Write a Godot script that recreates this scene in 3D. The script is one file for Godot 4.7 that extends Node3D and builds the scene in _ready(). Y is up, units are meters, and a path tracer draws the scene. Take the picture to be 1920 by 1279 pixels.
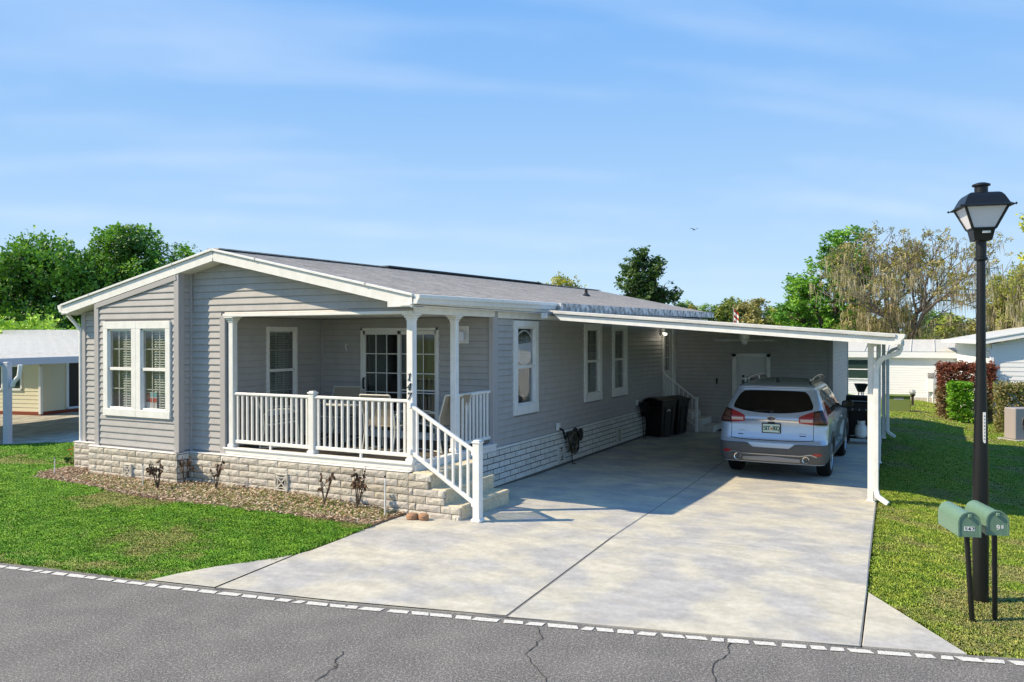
extends Node3D
# A grey manufactured home with a porch, an attached carport and a parked car, seen from across the street.
# World: x runs along the front of the house to the right, z towards the street, y up; metres.

class Geo:
	var v := PackedVector3Array()
	var n := PackedVector3Array()
	var c := PackedColorArray()
	var uv := PackedVector2Array()
	func tri(a: Vector3, b: Vector3, d: Vector3) -> void:
		var m := (d - a).cross(b - a).normalized()
		v.append(a); v.append(b); v.append(d)
		n.append(m); n.append(m); n.append(m)
	func tri_s(a: Vector3, b: Vector3, d: Vector3, na: Vector3, nb: Vector3, nd: Vector3) -> void:
		if (d - a).cross(b - a).dot(na + nb + nd) < 0.0:
			v.append(a); v.append(d); v.append(b)
			n.append(na); n.append(nd); n.append(nb)
		else:
			v.append(a); v.append(b); v.append(d)
			n.append(na); n.append(nb); n.append(nd)
	func tri_h(a: Vector3, b: Vector3, d: Vector3, hint: Vector3) -> void:
		if (d - a).cross(b - a).dot(hint) < 0.0:
			tri(a, d, b)
		else:
			tri(a, b, d)
	func quad(a: Vector3, b: Vector3, d: Vector3, e: Vector3, hint: Vector3) -> void:
		tri_h(a, b, d, hint); tri_h(a, d, e, hint)
	func box(center: Vector3, size: Vector3, bs := Basis.IDENTITY) -> void:
		var h := size * 0.5
		for ax in 3:
			for sg in [-1.0, 1.0]:
				var nn := Vector3.ZERO; nn[ax] = sg
				var u := Vector3.ZERO; u[(ax + 1) % 3] = h[(ax + 1) % 3]
				var w := Vector3.ZERO; w[(ax + 2) % 3] = h[(ax + 2) % 3]
				var o := nn * h[ax]
				quad(center + bs * (o - u - w), center + bs * (o + u - w), center + bs * (o + u + w), center + bs * (o - u + w), bs * nn)
	func cbox(center: Vector3, size: Vector3, ch := 0.004, bs := Basis.IDENTITY) -> void:
		var h := size * 0.5
		var k := minf(ch, minf(h.x, minf(h.y, h.z)) * 0.6)
		var i := h - Vector3(k, k, k)
		for ax in 3:
			var a1 := (ax + 1) % 3
			var a2 := (ax + 2) % 3
			for sg in [-1.0, 1.0]:
				var o := Vector3.ZERO; o[ax] = sg * h[ax]
				var u := Vector3.ZERO; u[a1] = i[a1]
				var w := Vector3.ZERO; w[a2] = i[a2]
				var hn := Vector3.ZERO; hn[ax] = sg
				quad(center + bs * (o - u - w), center + bs * (o + u - w), center + bs * (o + u + w), center + bs * (o - u + w), bs * hn)
			for s1 in [-1.0, 1.0]:
				for s2 in [-1.0, 1.0]:
					var p := Vector3.ZERO; p[a1] = s1 * h[a1]; p[a2] = s2 * i[a2]
					var q := Vector3.ZERO; q[a1] = s1 * i[a1]; q[a2] = s2 * h[a2]
					var e := Vector3.ZERO; e[ax] = i[ax]
					quad(center + bs * (p - e), center + bs * (p + e), center + bs * (q + e), center + bs * (q - e), bs * (p + q))
		for sx in [-1.0, 1.0]:
			for sy in [-1.0, 1.0]:
				for sz in [-1.0, 1.0]:
					var s := Vector3(sx, sy, sz)
					tri_h(center + bs * (s * Vector3(h.x, i.y, i.z)), center + bs * (s * Vector3(i.x, h.y, i.z)), center + bs * (s * Vector3(i.x, i.y, h.z)), bs * s)
	func bar(a: Vector3, b: Vector3, w: float, h: float, up := Vector3.UP, ch := 0.0) -> void:
		var z := (b - a).normalized()
		var x := up.cross(z).normalized()
		var y := z.cross(x)
		if ch > 0.0:
			cbox((a + b) * 0.5, Vector3(w, h, a.distance_to(b)), ch, Basis(x, y, z))
		else:
			box((a + b) * 0.5, Vector3(w, h, a.distance_to(b)), Basis(x, y, z))
	func tube(pts: Array, radii, sides := 8, caps := true) -> void:
		var k := pts.size()
		var rings := []
		var ref := Vector3.UP
		if absf((pts[k - 1] - pts[0]).normalized().y) > 0.9:
			ref = Vector3.RIGHT
		for i in k:
			var t: Vector3 = (pts[mini(i + 1, k - 1)] - pts[maxi(i - 1, 0)]).normalized()
			var x := ref.cross(t)
			x = Vector3.FORWARD.cross(t).normalized() if x.length() < 0.01 else x.normalized()
			var y := t.cross(x)
			var r: float = radii if (radii is float) else radii[i]
			var ring := []
			for j in sides:
				var a := TAU * j / sides
				var d := x * cos(a) + y * sin(a)
				ring.append([pts[i] + d * r, d])
			rings.append(ring)
		for i in k - 1:
			for j in sides:
				var a = rings[i][j]; var b = rings[i][(j + 1) % sides]
				var e = rings[i + 1][(j + 1) % sides]; var d = rings[i + 1][j]
				tri_s(a[0], b[0], e[0], a[1], b[1], e[1])
				tri_s(a[0], e[0], d[0], a[1], e[1], d[1])
		if caps:
			for q in [0, k - 1]:
				var hint: Vector3 = (pts[0] - pts[1]) if q == 0 else (pts[k - 1] - pts[k - 2])
				for j in range(1, sides - 1):
					tri_h(rings[q][0][0], rings[q][j][0], rings[q][j + 1][0], hint)
	func lathe(prof: Array, sides := 20, xf := Transform3D.IDENTITY) -> void:
		# prof: Vector2(radius, height) along y; smooth round the axis, flat between profile steps
		for i in prof.size() - 1:
			var p: Vector2 = prof[i]; var q: Vector2 = prof[i + 1]
			if p.distance_to(q) < 1e-6:
				continue
			var nn := Vector2(q.y - p.y, p.x - q.x).normalized()
			for j in sides:
				var a := TAU * j / sides; var b := TAU * (j + 1) / sides
				var da := Vector3(cos(a), 0, sin(a)); var db := Vector3(cos(b), 0, sin(b))
				var na := (xf.basis * (da * nn.x + Vector3.UP * nn.y)).normalized()
				var nb := (xf.basis * (db * nn.x + Vector3.UP * nn.y)).normalized()
				var p0 := xf * (da * p.x + Vector3.UP * p.y); var p1 := xf * (db * p.x + Vector3.UP * p.y)
				var q0 := xf * (da * q.x + Vector3.UP * q.y); var q1 := xf * (db * q.x + Vector3.UP * q.y)
				if p.x > 1e-5:
					tri_s(p0, p1, q1, na, nb, nb)
				if q.x > 1e-5:
					tri_s(p0, q1, q0, na, nb, na)
	func prism(poly: PackedVector2Array, y0: float, y1: float, xf := Transform3D.IDENTITY) -> void:
		# poly in x,z; extruded along y
		var ids := Geometry2D.triangulate_polygon(poly)
		for yy in [y0, y1]:
			var hint := xf.basis * (Vector3.UP if yy == y1 else Vector3.DOWN)
			for i in range(0, ids.size(), 3):
				var a := poly[ids[i]]; var b := poly[ids[i + 1]]; var d := poly[ids[i + 2]]
				tri_h(xf * Vector3(a.x, yy, a.y), xf * Vector3(b.x, yy, b.y), xf * Vector3(d.x, yy, d.y), hint)
		var cw := Geometry2D.is_polygon_clockwise(poly)
		for i in poly.size():
			var a := poly[i]; var b := poly[(i + 1) % poly.size()]
			var e := b - a
			var o := Vector3(e.y, 0, -e.x) * (-1.0 if cw else 1.0)
			quad(xf * Vector3(a.x, y0, a.y), xf * Vector3(b.x, y0, b.y), xf * Vector3(b.x, y1, b.y), xf * Vector3(a.x, y1, a.y), xf.basis * o)
	func mesh() -> ArrayMesh:
		var arr := []
		arr.resize(Mesh.ARRAY_MAX)
		arr[Mesh.ARRAY_VERTEX] = v
		arr[Mesh.ARRAY_NORMAL] = n
		if c.size() == v.size() and c.size() > 0:
			arr[Mesh.ARRAY_COLOR] = c
		if uv.size() == v.size() and uv.size() > 0:
			arr[Mesh.ARRAY_TEX_UV] = uv
		var m := ArrayMesh.new()
		m.add_surface_from_arrays(Mesh.PRIMITIVE_TRIANGLES, arr)
		return m

var M := {}
var names := {}
var rng := RandomNumberGenerator.new()

func numbered(called: String) -> String:
	names[called] = names.get(called, 0) + 1
	return called if names[called] == 1 else "%s_%03d" % [called, names[called] - 1]

func put(g, called: String, m: Material, parent: Node) -> MeshInstance3D:
	var o := MeshInstance3D.new()
	o.mesh = g.mesh() if g is Geo else g
	o.name = numbered(called) if parent == self else called
	o.material_override = m
	parent.add_child(o, true)
	return o

func thing(called: String, label: String, category: String, at := Vector3.ZERO, turn := 0.0, group := "") -> Node3D:
	var o := Node3D.new()
	o.name = numbered(called)
	add_child(o)
	o.position = at
	o.rotation.y = turn
	tag(o, label, category, group)
	return o

func tag(o: Node, label: String, category: String, group := "") -> Node:
	o.set_meta("label", label)
	o.set_meta("category", category)
	if group:
		o.set_meta("group", group)
	return o

func part(called: String, parent: Node) -> Node3D:
	var o := Node3D.new()
	o.name = called
	parent.add_child(o, true)
	return o

func copy(o: Node3D, called: String, label: String, at: Vector3, turn := 0.0) -> Node3D:
	var k: Node3D = o.duplicate()
	k.name = numbered(called)
	add_child(k)
	k.position = at
	k.rotation.y = turn
	k.set_meta("label", label)
	return k

func lin(r: float, g: float, b: float) -> Color:
	return Color(r, g, b).linear_to_srgb()

func mat(key: String, col: Color, rough := 0.6, metal := 0.0) -> StandardMaterial3D:
	var m := StandardMaterial3D.new()
	m.resource_name = key
	m.albedo_color = col
	m.roughness = rough
	m.metallic = metal
	M[key] = m
	return m

func grey_noise(seed_: int, freq: float, oct: int, size: int, kind := FastNoiseLite.TYPE_SIMPLEX_SMOOTH) -> PackedByteArray:
	var f := FastNoiseLite.new()
	f.seed = seed_
	f.noise_type = kind
	f.frequency = freq
	f.fractal_octaves = oct
	f.fractal_type = FastNoiseLite.FRACTAL_FBM if oct > 1 else FastNoiseLite.FRACTAL_NONE
	var im := f.get_seamless_image(size, size)
	im.convert(Image.FORMAT_L8)
	return im.get_data()

func stretch(src: PackedByteArray, size: int, kx: int, ky: int) -> PackedByteArray:
	# repeat a seamless picture kx by ky times, so that its marks come out stretched
	var out := PackedByteArray()
	out.resize(size * size)
	for y in size:
		var sy := (y * ky) % size * size
		for x in size:
			out[y * size + x] = src[sy + (x * kx) % size]
	return out

func tex(size: int, base: Color, layers: Array) -> ImageTexture:
	# layers: [grey bytes, colour added at white, gain]; sRGB values
	var out := PackedByteArray()
	out.resize(size * size * 3)
	var nl := layers.size()
	for i in size * size:
		var r := base.r; var g := base.g; var b := base.b
		for l in nl:
			var t: float = (layers[l][0][i] / 255.0 - 0.5) * layers[l][2]
			t = clampf(t, -0.5, 0.5)
			var k: Color = layers[l][1]
			r += t * k.r; g += t * k.g; b += t * k.b
		out[i * 3] = int(clampf(r, 0.0, 1.0) * 255.0)
		out[i * 3 + 1] = int(clampf(g, 0.0, 1.0) * 255.0)
		out[i * 3 + 2] = int(clampf(b, 0.0, 1.0) * 255.0)
	var im := Image.create_from_data(size, size, false, Image.FORMAT_RGB8, out)
	return ImageTexture.create_from_image(im)

func grey_tex(bytes: PackedByteArray, size: int) -> ImageTexture:
	return ImageTexture.create_from_image(Image.create_from_data(size, size, false, Image.FORMAT_L8, bytes))

func tri_mat(m: StandardMaterial3D, metres: float, t: Texture2D = null, relief: Texture2D = null, cm := 0.0, stretch3 := Vector3.ONE) -> StandardMaterial3D:
	m.uv1_triplanar = true
	m.uv1_world_triplanar = true
	m.uv1_scale = stretch3 / metres
	if t:
		m.albedo_texture = t
	if relief:
		m.heightmap_enabled = true
		m.heightmap_texture = relief
		m.heightmap_scale = cm
	return m

const SUN := Vector3(0.957, -1.0, -0.64)

func sm(a: float, b: float, t: float) -> float:
	t = clampf((t - a) / (b - a), 0.0, 1.0)
	return t * t * (3.0 - 2.0 * t)

func drive_y(z: float) -> float:
	return 0.07 * clampf((z + 3.9) / 3.7, 0.0, 1.0)

func road_s(x: float, z: float) -> float:
	# metres from the road's edge towards the houses
	return (line_z(x) - 0.12 - z) * 0.975

const LINE := [[-2.52, 4.2], [-0.38, 3.88], [1.42, 3.57], [3.2, 3.17], [4.71, 2.81], [5.91, 2.50], [7.09, 2.18]]

func line_z(x: float) -> float:
	# the painted edge line of the gently bending road
	if x < -2.52:
		return 4.2 - (x + 2.52) * 0.145
	if x > 7.09:
		return 2.18 - (x - 7.09) * 0.28
	return curve_at(LINE, x)

func lawn_left(x: float, z: float) -> float:
	return 0.045 + 0.135 * sm(0.3, 2.9, road_s(x, z)) - 0.5 * sm(-9.0, -20.0, x) - 0.085 * sm(-2.2, -0.1, x) * sm(0.8, 2.2, road_s(x, z))

func lawn_right(x: float, z: float) -> float:
	return drive_y(z) - 0.25 * sm(5.9, 8.0, x) * sm(0.5, 5.0, road_s(x, z)) - 0.03 - 0.45 * sm(-13.0, -32.0, z)

func ground_y(x: float, z: float) -> float:
	var s := road_s(x, z)
	if s < -0.03:
		return -0.05
	if x < -0.1 or (x < 0.2 and z > 2.9):
		return lawn_left(x, z) if not (x > -7.1 and z < 0.0 and z > -16.3) else -0.1
	if x > drive_right(z) + 0.02:
		return lawn_right(x, z)
	if z < -16.5:
		return lerpf(lawn_left(-1.0, z), lawn_right(6.0, z), sm(0.0, 5.0, x))
	return -0.06

func drive_right(z: float) -> float:
	if z > 0.86:
		return lerpf(5.92, 6.72, clampf((z - 0.86) / 1.33, 0.0, 1.0))
	if z > -3.96:
		return lerpf(5.75, 5.92, (z + 3.96) / 4.82)
	return lerpf(5.42, 5.75, clampf((z + 13.5) / 9.54, 0.0, 1.0))

func set_view() -> void:
	var cam := Camera3D.new()
	cam.name = "camera"
	cam.fov = 46.15
	cam.far = 2000.0
	cam.near = 0.05
	add_child(cam)
	cam.position = Vector3(6.417, 2.542, 9.369)
	cam.rotation_degrees = Vector3(-0.254, 27.322, -0.06)
	cam.current = true
	# sky: blue air with thin cirrus drawn out by the wind
	var w := 1024
	var h := 512
	var nz := FastNoiseLite.new()
	nz.seed = 11
	nz.frequency = 1.0
	nz.fractal_octaves = 5
	nz.noise_type = FastNoiseLite.TYPE_SIMPLEX_SMOOTH
	var data := PackedFloat32Array()
	data.resize(w * h * 3)
	for y in h:
		var el := (0.5 - (y + 0.5) / h) * PI
		var t := clampf(sin(el), 0.0, 1.0)
		var k := pow(1.0 - t, 3.2)
		var cr := lerpf(0.065, 0.45, k)
		var cg := lerpf(0.25, 0.595, k)
		var cb := lerpf(0.60, 0.70, k)
		for x in w:
			var az := TAU * (x + 0.5) / w
			var r := cr; var g := cg; var b := cb
			if el > 0.0:
				var d := Vector3(cos(el) * sin(az), sin(el), cos(el) * cos(az))
				var px := d.x / (d.y + 0.16); var pz := d.z / (d.y + 0.16)
				var u := px * 0.8 + pz * 0.6; var vv := -px * 0.6 + pz * 0.8
				var c1 := nz.get_noise_3d(u * 0.55, vv * 3.2, 3.0)
				var c2 := nz.get_noise_3d(u * 0.9 + 7.0, vv * 0.9, 9.0)
				var cl := clampf(c1 * 1.2 + c2 * 0.6 + 0.10, 0.0, 1.0) * 0.25
				cl *= sm(0.0, 0.10, el)
				r = lerpf(r, 0.62, cl); g = lerpf(g, 0.68, cl); b = lerpf(b, 0.76, cl)
			else:
				r = 0.20; g = 0.22; b = 0.16
			var i := (y * w + x) * 3
			data[i] = r; data[i + 1] = g; data[i + 2] = b
	var im := Image.create_from_data(w, h, false, Image.FORMAT_RGBF, data.to_byte_array())
	var sky := Sky.new()
	var pano := PanoramaSkyMaterial.new()
	pano.panorama = ImageTexture.create_from_image(im)
	sky.sky_material = pano
	var env := Environment.new()
	env.background_mode = Environment.BG_SKY
	env.sky = sky
	env.tonemap_mode = Environment.TONE_MAPPER_LINEAR
	env.tonemap_exposure = 1.52
	env.sdfgi_enabled = true
	env.ssao_enabled = true
	env.ssil_enabled = true
	var we := WorldEnvironment.new()
	we.name = "environment"
	we.environment = env
	add_child(we)
	var sun := DirectionalLight3D.new()
	sun.name = "sun"
	sun.light_energy = 1.4
	sun.light_color = Color(1.0, 0.925, 0.80)
	sun.light_angular_distance = 0.53
	sun.shadow_enabled = true
	add_child(sun)
	sun.look_at_from_position(Vector3.ZERO, SUN, Vector3.UP)

func make_materials() -> void:
	var S := 512
	var fine := grey_noise(1, 0.12, 3, S)
	var mid := grey_noise(2, 0.03, 4, S)
	var big := grey_noise(3, 0.008, 4, S)
	var grain := grey_noise(4, 0.35, 2, S)
	var cell := grey_noise(5, 0.09, 2, S, FastNoiseLite.TYPE_CELLULAR)
	var streak := stretch(mid, S, 1, 5)
	var relief_fine := grey_tex(fine, S)
	var relief_grain := grey_tex(grain, S)
	# painted vinyl
	var m := mat("siding", Color(0.688, 0.68, 0.672), 0.55)
	tri_mat(m, 1.7, tex(S, Color(0.985, 0.98, 0.975), [[big, Color(0.06, 0.06, 0.06), 1.4], [stretch(mid, S, 1, 3), Color(0.035, 0.035, 0.04), 1.6]]))
	m = mat("corner_trim", Color(0.675, 0.66, 0.655), 0.5)
	m = mat("lap_shade_backing", Color(0.56, 0.55, 0.54), 0.9)  # wall backing coloured darker than the siding, painting shadow lines between laps
	m = mat("white", Color(0.93, 0.925, 0.91), 0.42)
	tri_mat(m, 1.1, tex(S, Color(0.98, 0.98, 0.975), [[big, Color(0.05, 0.05, 0.06), 1.3], [fine, Color(0.025, 0.025, 0.025), 1.0]]))
	m = mat("white_metal", Color(0.92, 0.92, 0.91), 0.4)
	m.albedo_texture = M.white.albedo_texture
	tri_mat(m, 0.9)
	m = mat("soffit", Color(0.86, 0.85, 0.82), 0.6)
	m = mat("weathered", Color(1, 1, 1), 0.7)
	tri_mat(m, 1.3, tex(S, Color(0.66, 0.655, 0.64), [[big, Color(0.34, 0.34, 0.34), 2.2], [stretch(mid, S, 2, 1), Color(0.16, 0.16, 0.16), 2.0], [grain, Color(0.15, 0.15, 0.15), 1.0]]))
	for k in 4:
		var tone: Color = [Color(0.85, 0.82, 0.765), Color(0.80, 0.765, 0.705), Color(0.88, 0.855, 0.81), Color(0.83, 0.80, 0.76)][k]
		m = mat("block_%d" % k, tone, 0.92)
		if k == 0:
			tri_mat(m, 0.55, tex(S, Color(0.95, 0.95, 0.94), [[mid, Color(0.13, 0.13, 0.13), 1.6], [fine, Color(0.16, 0.15, 0.14), 1.3], [big, Color(0.08, 0.09, 0.10), 1.2]]), relief_fine, 0.9)
		else:
			m.albedo_texture = M.block_0.albedo_texture
			tri_mat(m, 0.55, null, relief_fine, 0.9)
	for k in 3:
		var tone: Color = [Color(0.875, 0.865, 0.84), Color(0.85, 0.84, 0.82), Color(0.89, 0.88, 0.865)][k]
		m = mat("wash_block_%d" % k, tone, 0.85)
		m.albedo_texture = M.block_0.albedo_texture
		tri_mat(m, 0.8, null, relief_fine, 0.3)
	m = mat("mortar", Color(0.38, 0.355, 0.32), 0.95)
	m = mat("dark_mortar", Color(0.36, 0.35, 0.33), 0.95)
	m = mat("cast", Color(0.86, 0.81, 0.70), 0.9)
	m.albedo_texture = M.block_0.albedo_texture
	tri_mat(m, 0.8, null, relief_grain, 0.15)
	# roof covering: pale sun-bleached shingles with dark streaks down the slope
	m = mat("shingle", Color(1, 1, 1), 0.95)
	tri_mat(m, 2.4, tex(S, Color(0.68, 0.645, 0.605), [[big, Color(0.13, 0.12, 0.12), 1.6], [stretch(mid, S, 1, 4), Color(0.14, 0.13, 0.12), 1.8], [grain, Color(0.13, 0.13, 0.13), 1.4], [stretch(fine, S, 4, 1), Color(0.08, 0.08, 0.08), 1.4]]), relief_grain, 0.25)
	m = mat("black_trim", Color(0.09, 0.09, 0.10), 0.5)
	# concrete drive: cream wear through a pale blue-grey sealer
	var patch := grey_noise(21, 0.013, 5, S)
	var patch2 := grey_noise(22, 0.02, 5, S)
	m = mat("concrete", Color(1, 1, 1), 0.88)
	tri_mat(m, 7.3, tex(S, Color(0.71, 0.695, 0.65), [[patch, Color(0.075, 0.062, 0.012), 3.0], [stretch(patch2, S, 1, 2), Color(0.05, 0.047, 0.04), 2.6], [stretch(mid, S, 1, 2), Color(0.03, 0.03, 0.03), 2.0], [fine, Color(0.06, 0.06, 0.06), 1.2], [grain, Color(0.05, 0.05, 0.05), 1.2]]), relief_grain, 0.12)
	m = mat("joint", Color(0.47, 0.46, 0.44), 0.95)
	m = mat("old_concrete", Color(1, 1, 1), 0.9)
	tri_mat(m, 5.0, tex(S, Color(0.62, 0.61, 0.57), [[patch, Color(0.16, 0.16, 0.15), 1.8], [fine, Color(0.07, 0.07, 0.07), 1.2]]))
	# asphalt: grey binder with pale and dark stones
	var stones := grey_noise(31, 0.16, 1, 1024, FastNoiseLite.TYPE_CELLULAR)
	var stones2 := grey_noise(32, 0.22, 2, 1024)
	var patches := grey_noise(33, 0.006, 4, 1024)
	var stones3 := grey_noise(34, 0.42, 1, 1024)
	m = mat("asphalt", Color(1, 1, 1), 0.93)
	tri_mat(m, 3.7, tex(1024, Color(0.462, 0.45, 0.43), [[stones, Color(0.10, 0.10, 0.095), 2.6], [stones2, Color(0.19, 0.187, 0.183), 2.0], [patches, Color(0.04, 0.038, 0.035), 1.8], [stones3, Color(0.16, 0.16, 0.155), 2.0]]), grey_tex(stones2, 1024), 0.35)
	m = mat("road_paint", Color(0.86, 0.85, 0.82), 0.8)
	tri_mat(m, 0.7, tex(S, Color(0.94, 0.94, 0.93), [[fine, Color(0.22, 0.22, 0.21), 1.5], [mid, Color(0.15, 0.15, 0.14), 1.5]]))
	m = mat("crack", Color(0.22, 0.215, 0.21), 0.95)
	m = mat("soil", Color(1, 1, 1), 0.97)
	tri_mat(m, 1.3, tex(S, Color(0.42, 0.48, 0.20), [[mid, Color(0.20, 0.12, 0.06), 1.8], [fine, Color(0.12, 0.12, 0.06), 1.4]]), relief_fine, 1.2)
	m = mat("mulch_soil", Color(1, 1, 1), 0.97)
	tri_mat(m, 0.8, tex(S, Color(0.50, 0.42, 0.33), [[mid, Color(0.25, 0.22, 0.18), 1.8], [fine, Color(0.22, 0.20, 0.17), 1.6]]), relief_fine, 1.5)
	m = mat("tinted", Color(1, 1, 1), 0.85)      # copies and leaves carry their own colour
	m.vertex_color_use_as_albedo = true
	m = mat("leaf", Color(1, 1, 1), 0.55)
	m.vertex_color_use_as_albedo = true
	m.backlight_enabled = true
	m.backlight = Color(0.75, 0.8, 0.4)
	m = mat("grass", Color(1, 1, 1), 0.6)
	m.vertex_color_use_as_albedo = true
	m.backlight_enabled = true
	m.backlight = Color(0.45, 0.5, 0.25)
	m = mat("bark", Color(1, 1, 1), 0.95)
	tri_mat(m, 0.7, tex(S, Color(0.36, 0.32, 0.28), [[stretch(mid, S, 3, 1), Color(0.22, 0.2, 0.18), 1.8], [fine, Color(0.1, 0.1, 0.1), 1.2]]), relief_fine, 2.0)
	m = mat("pale_bark", Color(1, 1, 1), 0.95)
	tri_mat(m, 0.7, tex(S, Color(0.45, 0.41, 0.38), [[stretch(mid, S, 3, 1), Color(0.2, 0.19, 0.18), 1.8]]))
	# glass and interiors
	m = mat("glass", Color(0.10, 0.14, 0.13, 0.13), 0.015)
	m.transparency = BaseMaterial3D.TRANSPARENCY_ALPHA
	m.metallic_specular = 0.8
	m = mat("frosted", Color(0.90, 0.90, 0.93, 0.92), 0.35)
	m.transparency = BaseMaterial3D.TRANSPARENCY_ALPHA
	m = mat("blind", Color(0.84, 0.88, 0.84), 0.6)
	m.backlight_enabled = true
	m.backlight = Color(0.3, 0.3, 0.3)
	m = mat("curtain", Color(0.34, 0.39, 0.36), 0.9)
	m = mat("lace", Color(0.34, 0.32, 0.29), 0.9)
	m = mat("room", Color(0.42, 0.40, 0.37), 0.9)
	m = mat("deck", Color(0.52, 0.48, 0.44), 0.8)
	m.albedo_texture = M.old_concrete.albedo_texture
	tri_mat(m, 1.6)
	m = mat("door_white", Color(0.84, 0.84, 0.83), 0.45)
	# metals and plastics
	m = mat("black_metal", Color(0.075, 0.078, 0.08), 0.42)
	tri_mat(m, 0.6, tex(S, Color(0.9, 0.9, 0.9), [[fine, Color(0.25, 0.25, 0.25), 1.5], [stretch(mid, S, 4, 1), Color(0.3, 0.3, 0.3), 1.5]]))
	m = mat("black_plastic", Color(0.07, 0.065, 0.062), 0.5)
	m = mat("brown_plastic", Color(0.13, 0.10, 0.085), 0.45)
	m = mat("dark_rubber", Color(0.06, 0.06, 0.062), 0.75)
	m = mat("hose", Color(0.38, 0.36, 0.27), 0.6)
	m = mat("chrome", Color(0.85, 0.85, 0.86), 0.16, 1.0)
	m = mat("alloy", Color(0.66, 0.67, 0.69), 0.3, 0.9)
	m = mat("grey_metal", Color(0.56, 0.56, 0.57), 0.5, 0.1)
	m = mat("galvanised", Color(0.66, 0.67, 0.66), 0.5, 0.3)
	m = mat("sling", Color(0.60, 0.56, 0.49), 0.85)
	m = mat("chair_frame", Color(0.80, 0.79, 0.74), 0.4)
	m = mat("green_paint", Color(0.44, 0.565, 0.48), 0.4)
	tri_mat(m, 0.5, tex(S, Color(0.95, 0.95, 0.95), [[fine, Color(0.14, 0.14, 0.14), 1.4], [mid, Color(0.14, 0.12, 0.12), 1.4]]))
	m = mat("utility_green", Color(0.46, 0.52, 0.28), 0.65)
	m = mat("ac_beige", Color(0.62, 0.59, 0.58), 0.55)
	m = mat("yellow_siding", Color(0.86, 0.83, 0.72), 0.6)
	m = mat("neighbour_white", Color(0.90, 0.905, 0.915), 0.5)
	m = mat("neighbour_trim", Color(0.74, 0.75, 0.79), 0.5)
	m = mat("metal_roof", Color(0.84, 0.84, 0.83), 0.45)
	tri_mat(m, 2.0, tex(S, Color(0.96, 0.96, 0.95), [[stretch(mid, S, 1, 4), Color(0.06, 0.06, 0.055), 1.6], [big, Color(0.07, 0.07, 0.065), 1.5]]))
	m = mat("red_brick", Color(0.50, 0.25, 0.17), 0.9)
	m = mat("paver", Color(0.66, 0.51, 0.39), 0.9)
	tri_mat(m, 0.3, tex(S, Color(0.95, 0.95, 0.95), [[fine, Color(0.2, 0.2, 0.2), 1.4], [mid, Color(0.2, 0.25, 0.2), 1.5]]))
	m = mat("dark_door", Color(0.17, 0.12, 0.10), 0.6)
	m = mat("digit_black", Color(0.05, 0.05, 0.05), 0.5)
	m = mat("print_white", Color(0.90, 0.90, 0.88), 0.5)
	m = mat("bulb", Color(1, 1, 1), 0.3)
	m.emission_enabled = true
	m.emission = Color(1.0, 0.97, 0.9)
	m.emission_energy_multiplier = 3.0

const BED := [Vector2(-7.45, 0.1), Vector2(-7.35, 0.75), Vector2(-6.94, 1.10), Vector2(-5.62, 1.16), Vector2(-4.5, 1.33), Vector2(-3.41, 1.43), Vector2(-1.97, 1.30), Vector2(-1.35, 1.19), Vector2(-0.76, 1.06), Vector2(0.0, 0.98), Vector2(-0.03, 0.60), Vector2(-0.03, 0.09)]
const DRIVE_EDGE := [Vector2(-0.64, 3.83), Vector2(-0.57, 3.53), Vector2(-0.42, 3.17), Vector2(-0.06, 2.58), Vector2(0.06, 2.19), Vector2(0.03, 1.59), Vector2(-0.04, 0.85), Vector2(-0.04, 0.25), Vector2(-0.02, 0.09)]

func structure(o: Node) -> Node:
	o.set_meta("kind", "structure")
	return o

func stuff(o: Node) -> Node:
	o.set_meta("kind", "stuff")
	return o

func grid_axis(a: float, b: float, step: float, far: float) -> Array:
	var out := []
	var d := step
	var x := a
	while x > -far:
		d *= 1.5
		x -= d
		out.push_front(x)
	x = a
	while x <= b + 1e-4:
		out.append(x)
		x += step
	x = out[-1]
	d = step
	while x < far:
		d *= 1.5
		x += d
		out.append(x)
	return out

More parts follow.
